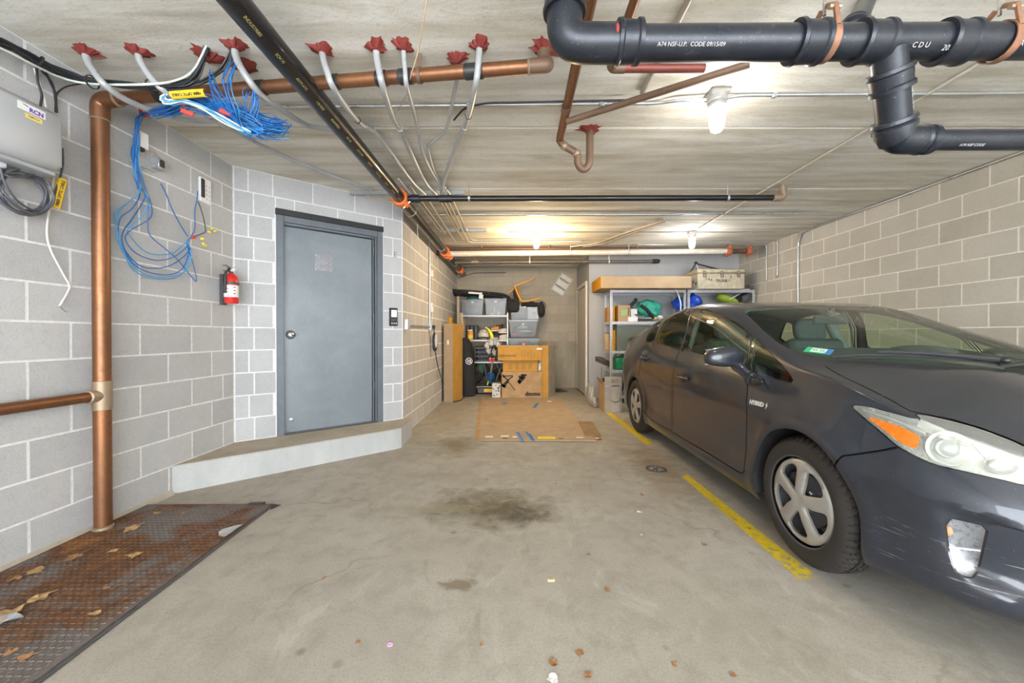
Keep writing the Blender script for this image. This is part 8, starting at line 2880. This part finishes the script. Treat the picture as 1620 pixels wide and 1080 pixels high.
# yellow parking line, worn; the wear is a see-through mask in the paint film
def line_mat():
    m = N('worn_yellow_paint')
    p = m.pos()
    f = m.noise(p, 26, 6, .72)
    g = m.noise(p, 1.6, 3, .5)
    sep = m.n('ShaderNodeSeparateXYZ'); m.l(p, sep.inputs[0])
    near = m.ramp(sep.outputs[1], 2.2, 1.75, 0, .11)
    th = m.math('ADD', .395, near)
    k = m.math('GREATER_THAN', m.math('ADD', f, m.math('MULTIPLY', m.math('SUBTRACT', g, .5), .12)), th)
    m.base(m.mix(m.ramp(f, .4, .7), (.52, .37, .02), (.72, .55, .02))).set(rough=.65, alpha=k)
    return m.m


M_LINE = line_mat()
for k, (A_, B_, C_, D_) in enumerate((((1079, 753), (1088, 750.5), (1296, 914), (1262, 914)), ((955, 650), (963, 649), (1034, 702), (1022, 703)))):
    q = [at_z(u, v, .0015) for u, v in (A_, D_, C_, B_)]
    vs = []
    n = 12
    for t in range(n + 1):
        t_ = t / n
        a, b = q[0].lerp(q[1], t_), q[3].lerp(q[2], t_)
        vs += [(a.x, a.y, .0018), (b.x, b.y, .0018)]
    vs += [(x, y, .0002) for x, y, z in vs]
    m_ = 2 * (n + 1)
    fs = []
    for t in range(n):
        a = 2 * t
        fs += [(a, a + 1, a + 3, a + 2), (m_ + a, m_ + a + 2, m_ + a + 3, m_ + a + 1), (a, a + 2, m_ + a + 2, m_ + a), (a + 1, m_ + a + 1, m_ + a + 3, a + 3)]
    o = MB().add(vs, fs).build('parking_line', M_LINE, smooth=False, fix=False)
    tag(o, ['worn yellow parking line beside the front wheel of the car', 'far stretch of yellow parking line by the rear wheel'][k], 'marking')

# flattened cardboard with blue tape
fc = [at_z(751, 696.5, .008), at_z(957, 697.5, .008), at_z(897, 636, .008), at_z(759, 635.5, .008)]
fc[2].y = fc[3].y = 7.05
fc[2].x = at_z(893, 637, .008).x; 
cbd = root('cardboard_sheet', (fc[0] + fc[1]) / 2 * 1.0, 'large flattened cardboard sheet lying on the floor with blue tape strips', 'cardboard')
put(cbd, 'sheet', MB().prism([(fc[0].x + .05, fc[0].y), (fc[1].x - .10, fc[1].y), (fc[2].x, fc[2].y), (fc[3].x, fc[3].y)], .006, .014), M_CARD_FLOOR, smooth=False)
put(cbd, 'under_sheet', MB().prism([(fc[0].x, fc[0].y + .03), (fc[1].x, fc[1].y + .01), (fc[1].x - .02, fc[1].y + .25), (fc[2].x - .1, fc[2].y - .1), (fc[3].x - .03, fc[3].y - .02)], .001, .006), M_CARD, smooth=False)
a_, b_, c_, d_ = at_z(926, 689, .016), at_z(951, 689, .016), at_z(937, 667, .016), at_z(915, 667, .016)
put(cbd, 'loose_flap', MB().prism([(a_.x, a_.y), (b_.x, b_.y), (c_.x, c_.y), (d_.x, d_.y)], .014, .019), cardboard('worn_brown_flap', (.33, .225, .13)), smooth=False)
for (u0, v0, u1, v1, w_) in ((818.5, 683, 827, 697.5, .035), (832, 682.5, 843, 696, .03), (838, 686, 845, 697, .025), (851, 637, 845, 645, .05), (801, 636.5, 796, 639, .08)):
    a_, b_ = at_z(u0, v0, .016), at_z(u1, v1, .016)
    d = (b_ - a_); n_ = Vector((-d.y, d.x, 0)).normalized() * w_ / 2
    put(cbd, 'tape', MB().add([a_ + n_, a_ - n_, b_ - n_, b_ + n_] + [p + Vector((0, 0, .0015)) for p in (a_ + n_, a_ - n_, b_ - n_, b_ + n_)], [(3, 2, 1, 0), (4, 5, 6, 7), (0, 1, 5, 4), (1, 2, 6, 5), (2, 3, 7, 6), (3, 0, 4, 7)]), M_BLUE_TAPE, smooth=False)
def flat(u0, u1, v0, v1, name, mat, z=.0152):
    a_, b_ = at_z(u0, v1, z), at_z(u1, v0, z)
    return put(cbd, name, MB().box(((a_.x + b_.x) / 2, (a_.y + b_.y) / 2, z), (b_.x - a_.x, max(.02, b_.y - a_.y), .001)), mat, smooth=False)
flat(851, 878, 690.5, 694, 'yellow_sticker', plain('yellow_sticker_paper', (.80, .60, .02), .5))
for (u0, u1, v0, v1) in ((792, 805, 688.5, 690.5), (768, 780, 689.5, 691.5), (811, 818, 690, 691.5), (912, 922, 691, 692.5), (942, 947, 692.5, 693.5)): flat(u0, u1, v0, v1, 'white_print', M_WHITE)
for (u0, u1, v0, v1) in ((795, 803, 692.5, 693.5), (884, 891, 693, 693.8), (946, 951, 694, 695)): flat(u0, u1, v0, v1, 'dark_print', M_CARD_BLK)
p = at_z(869, 636, .0)
put(cbd, 'white_scrap', MB().box((p.x, p.y, .016), (.07, .08, .002), .3), M_WHITE, smooth=False)
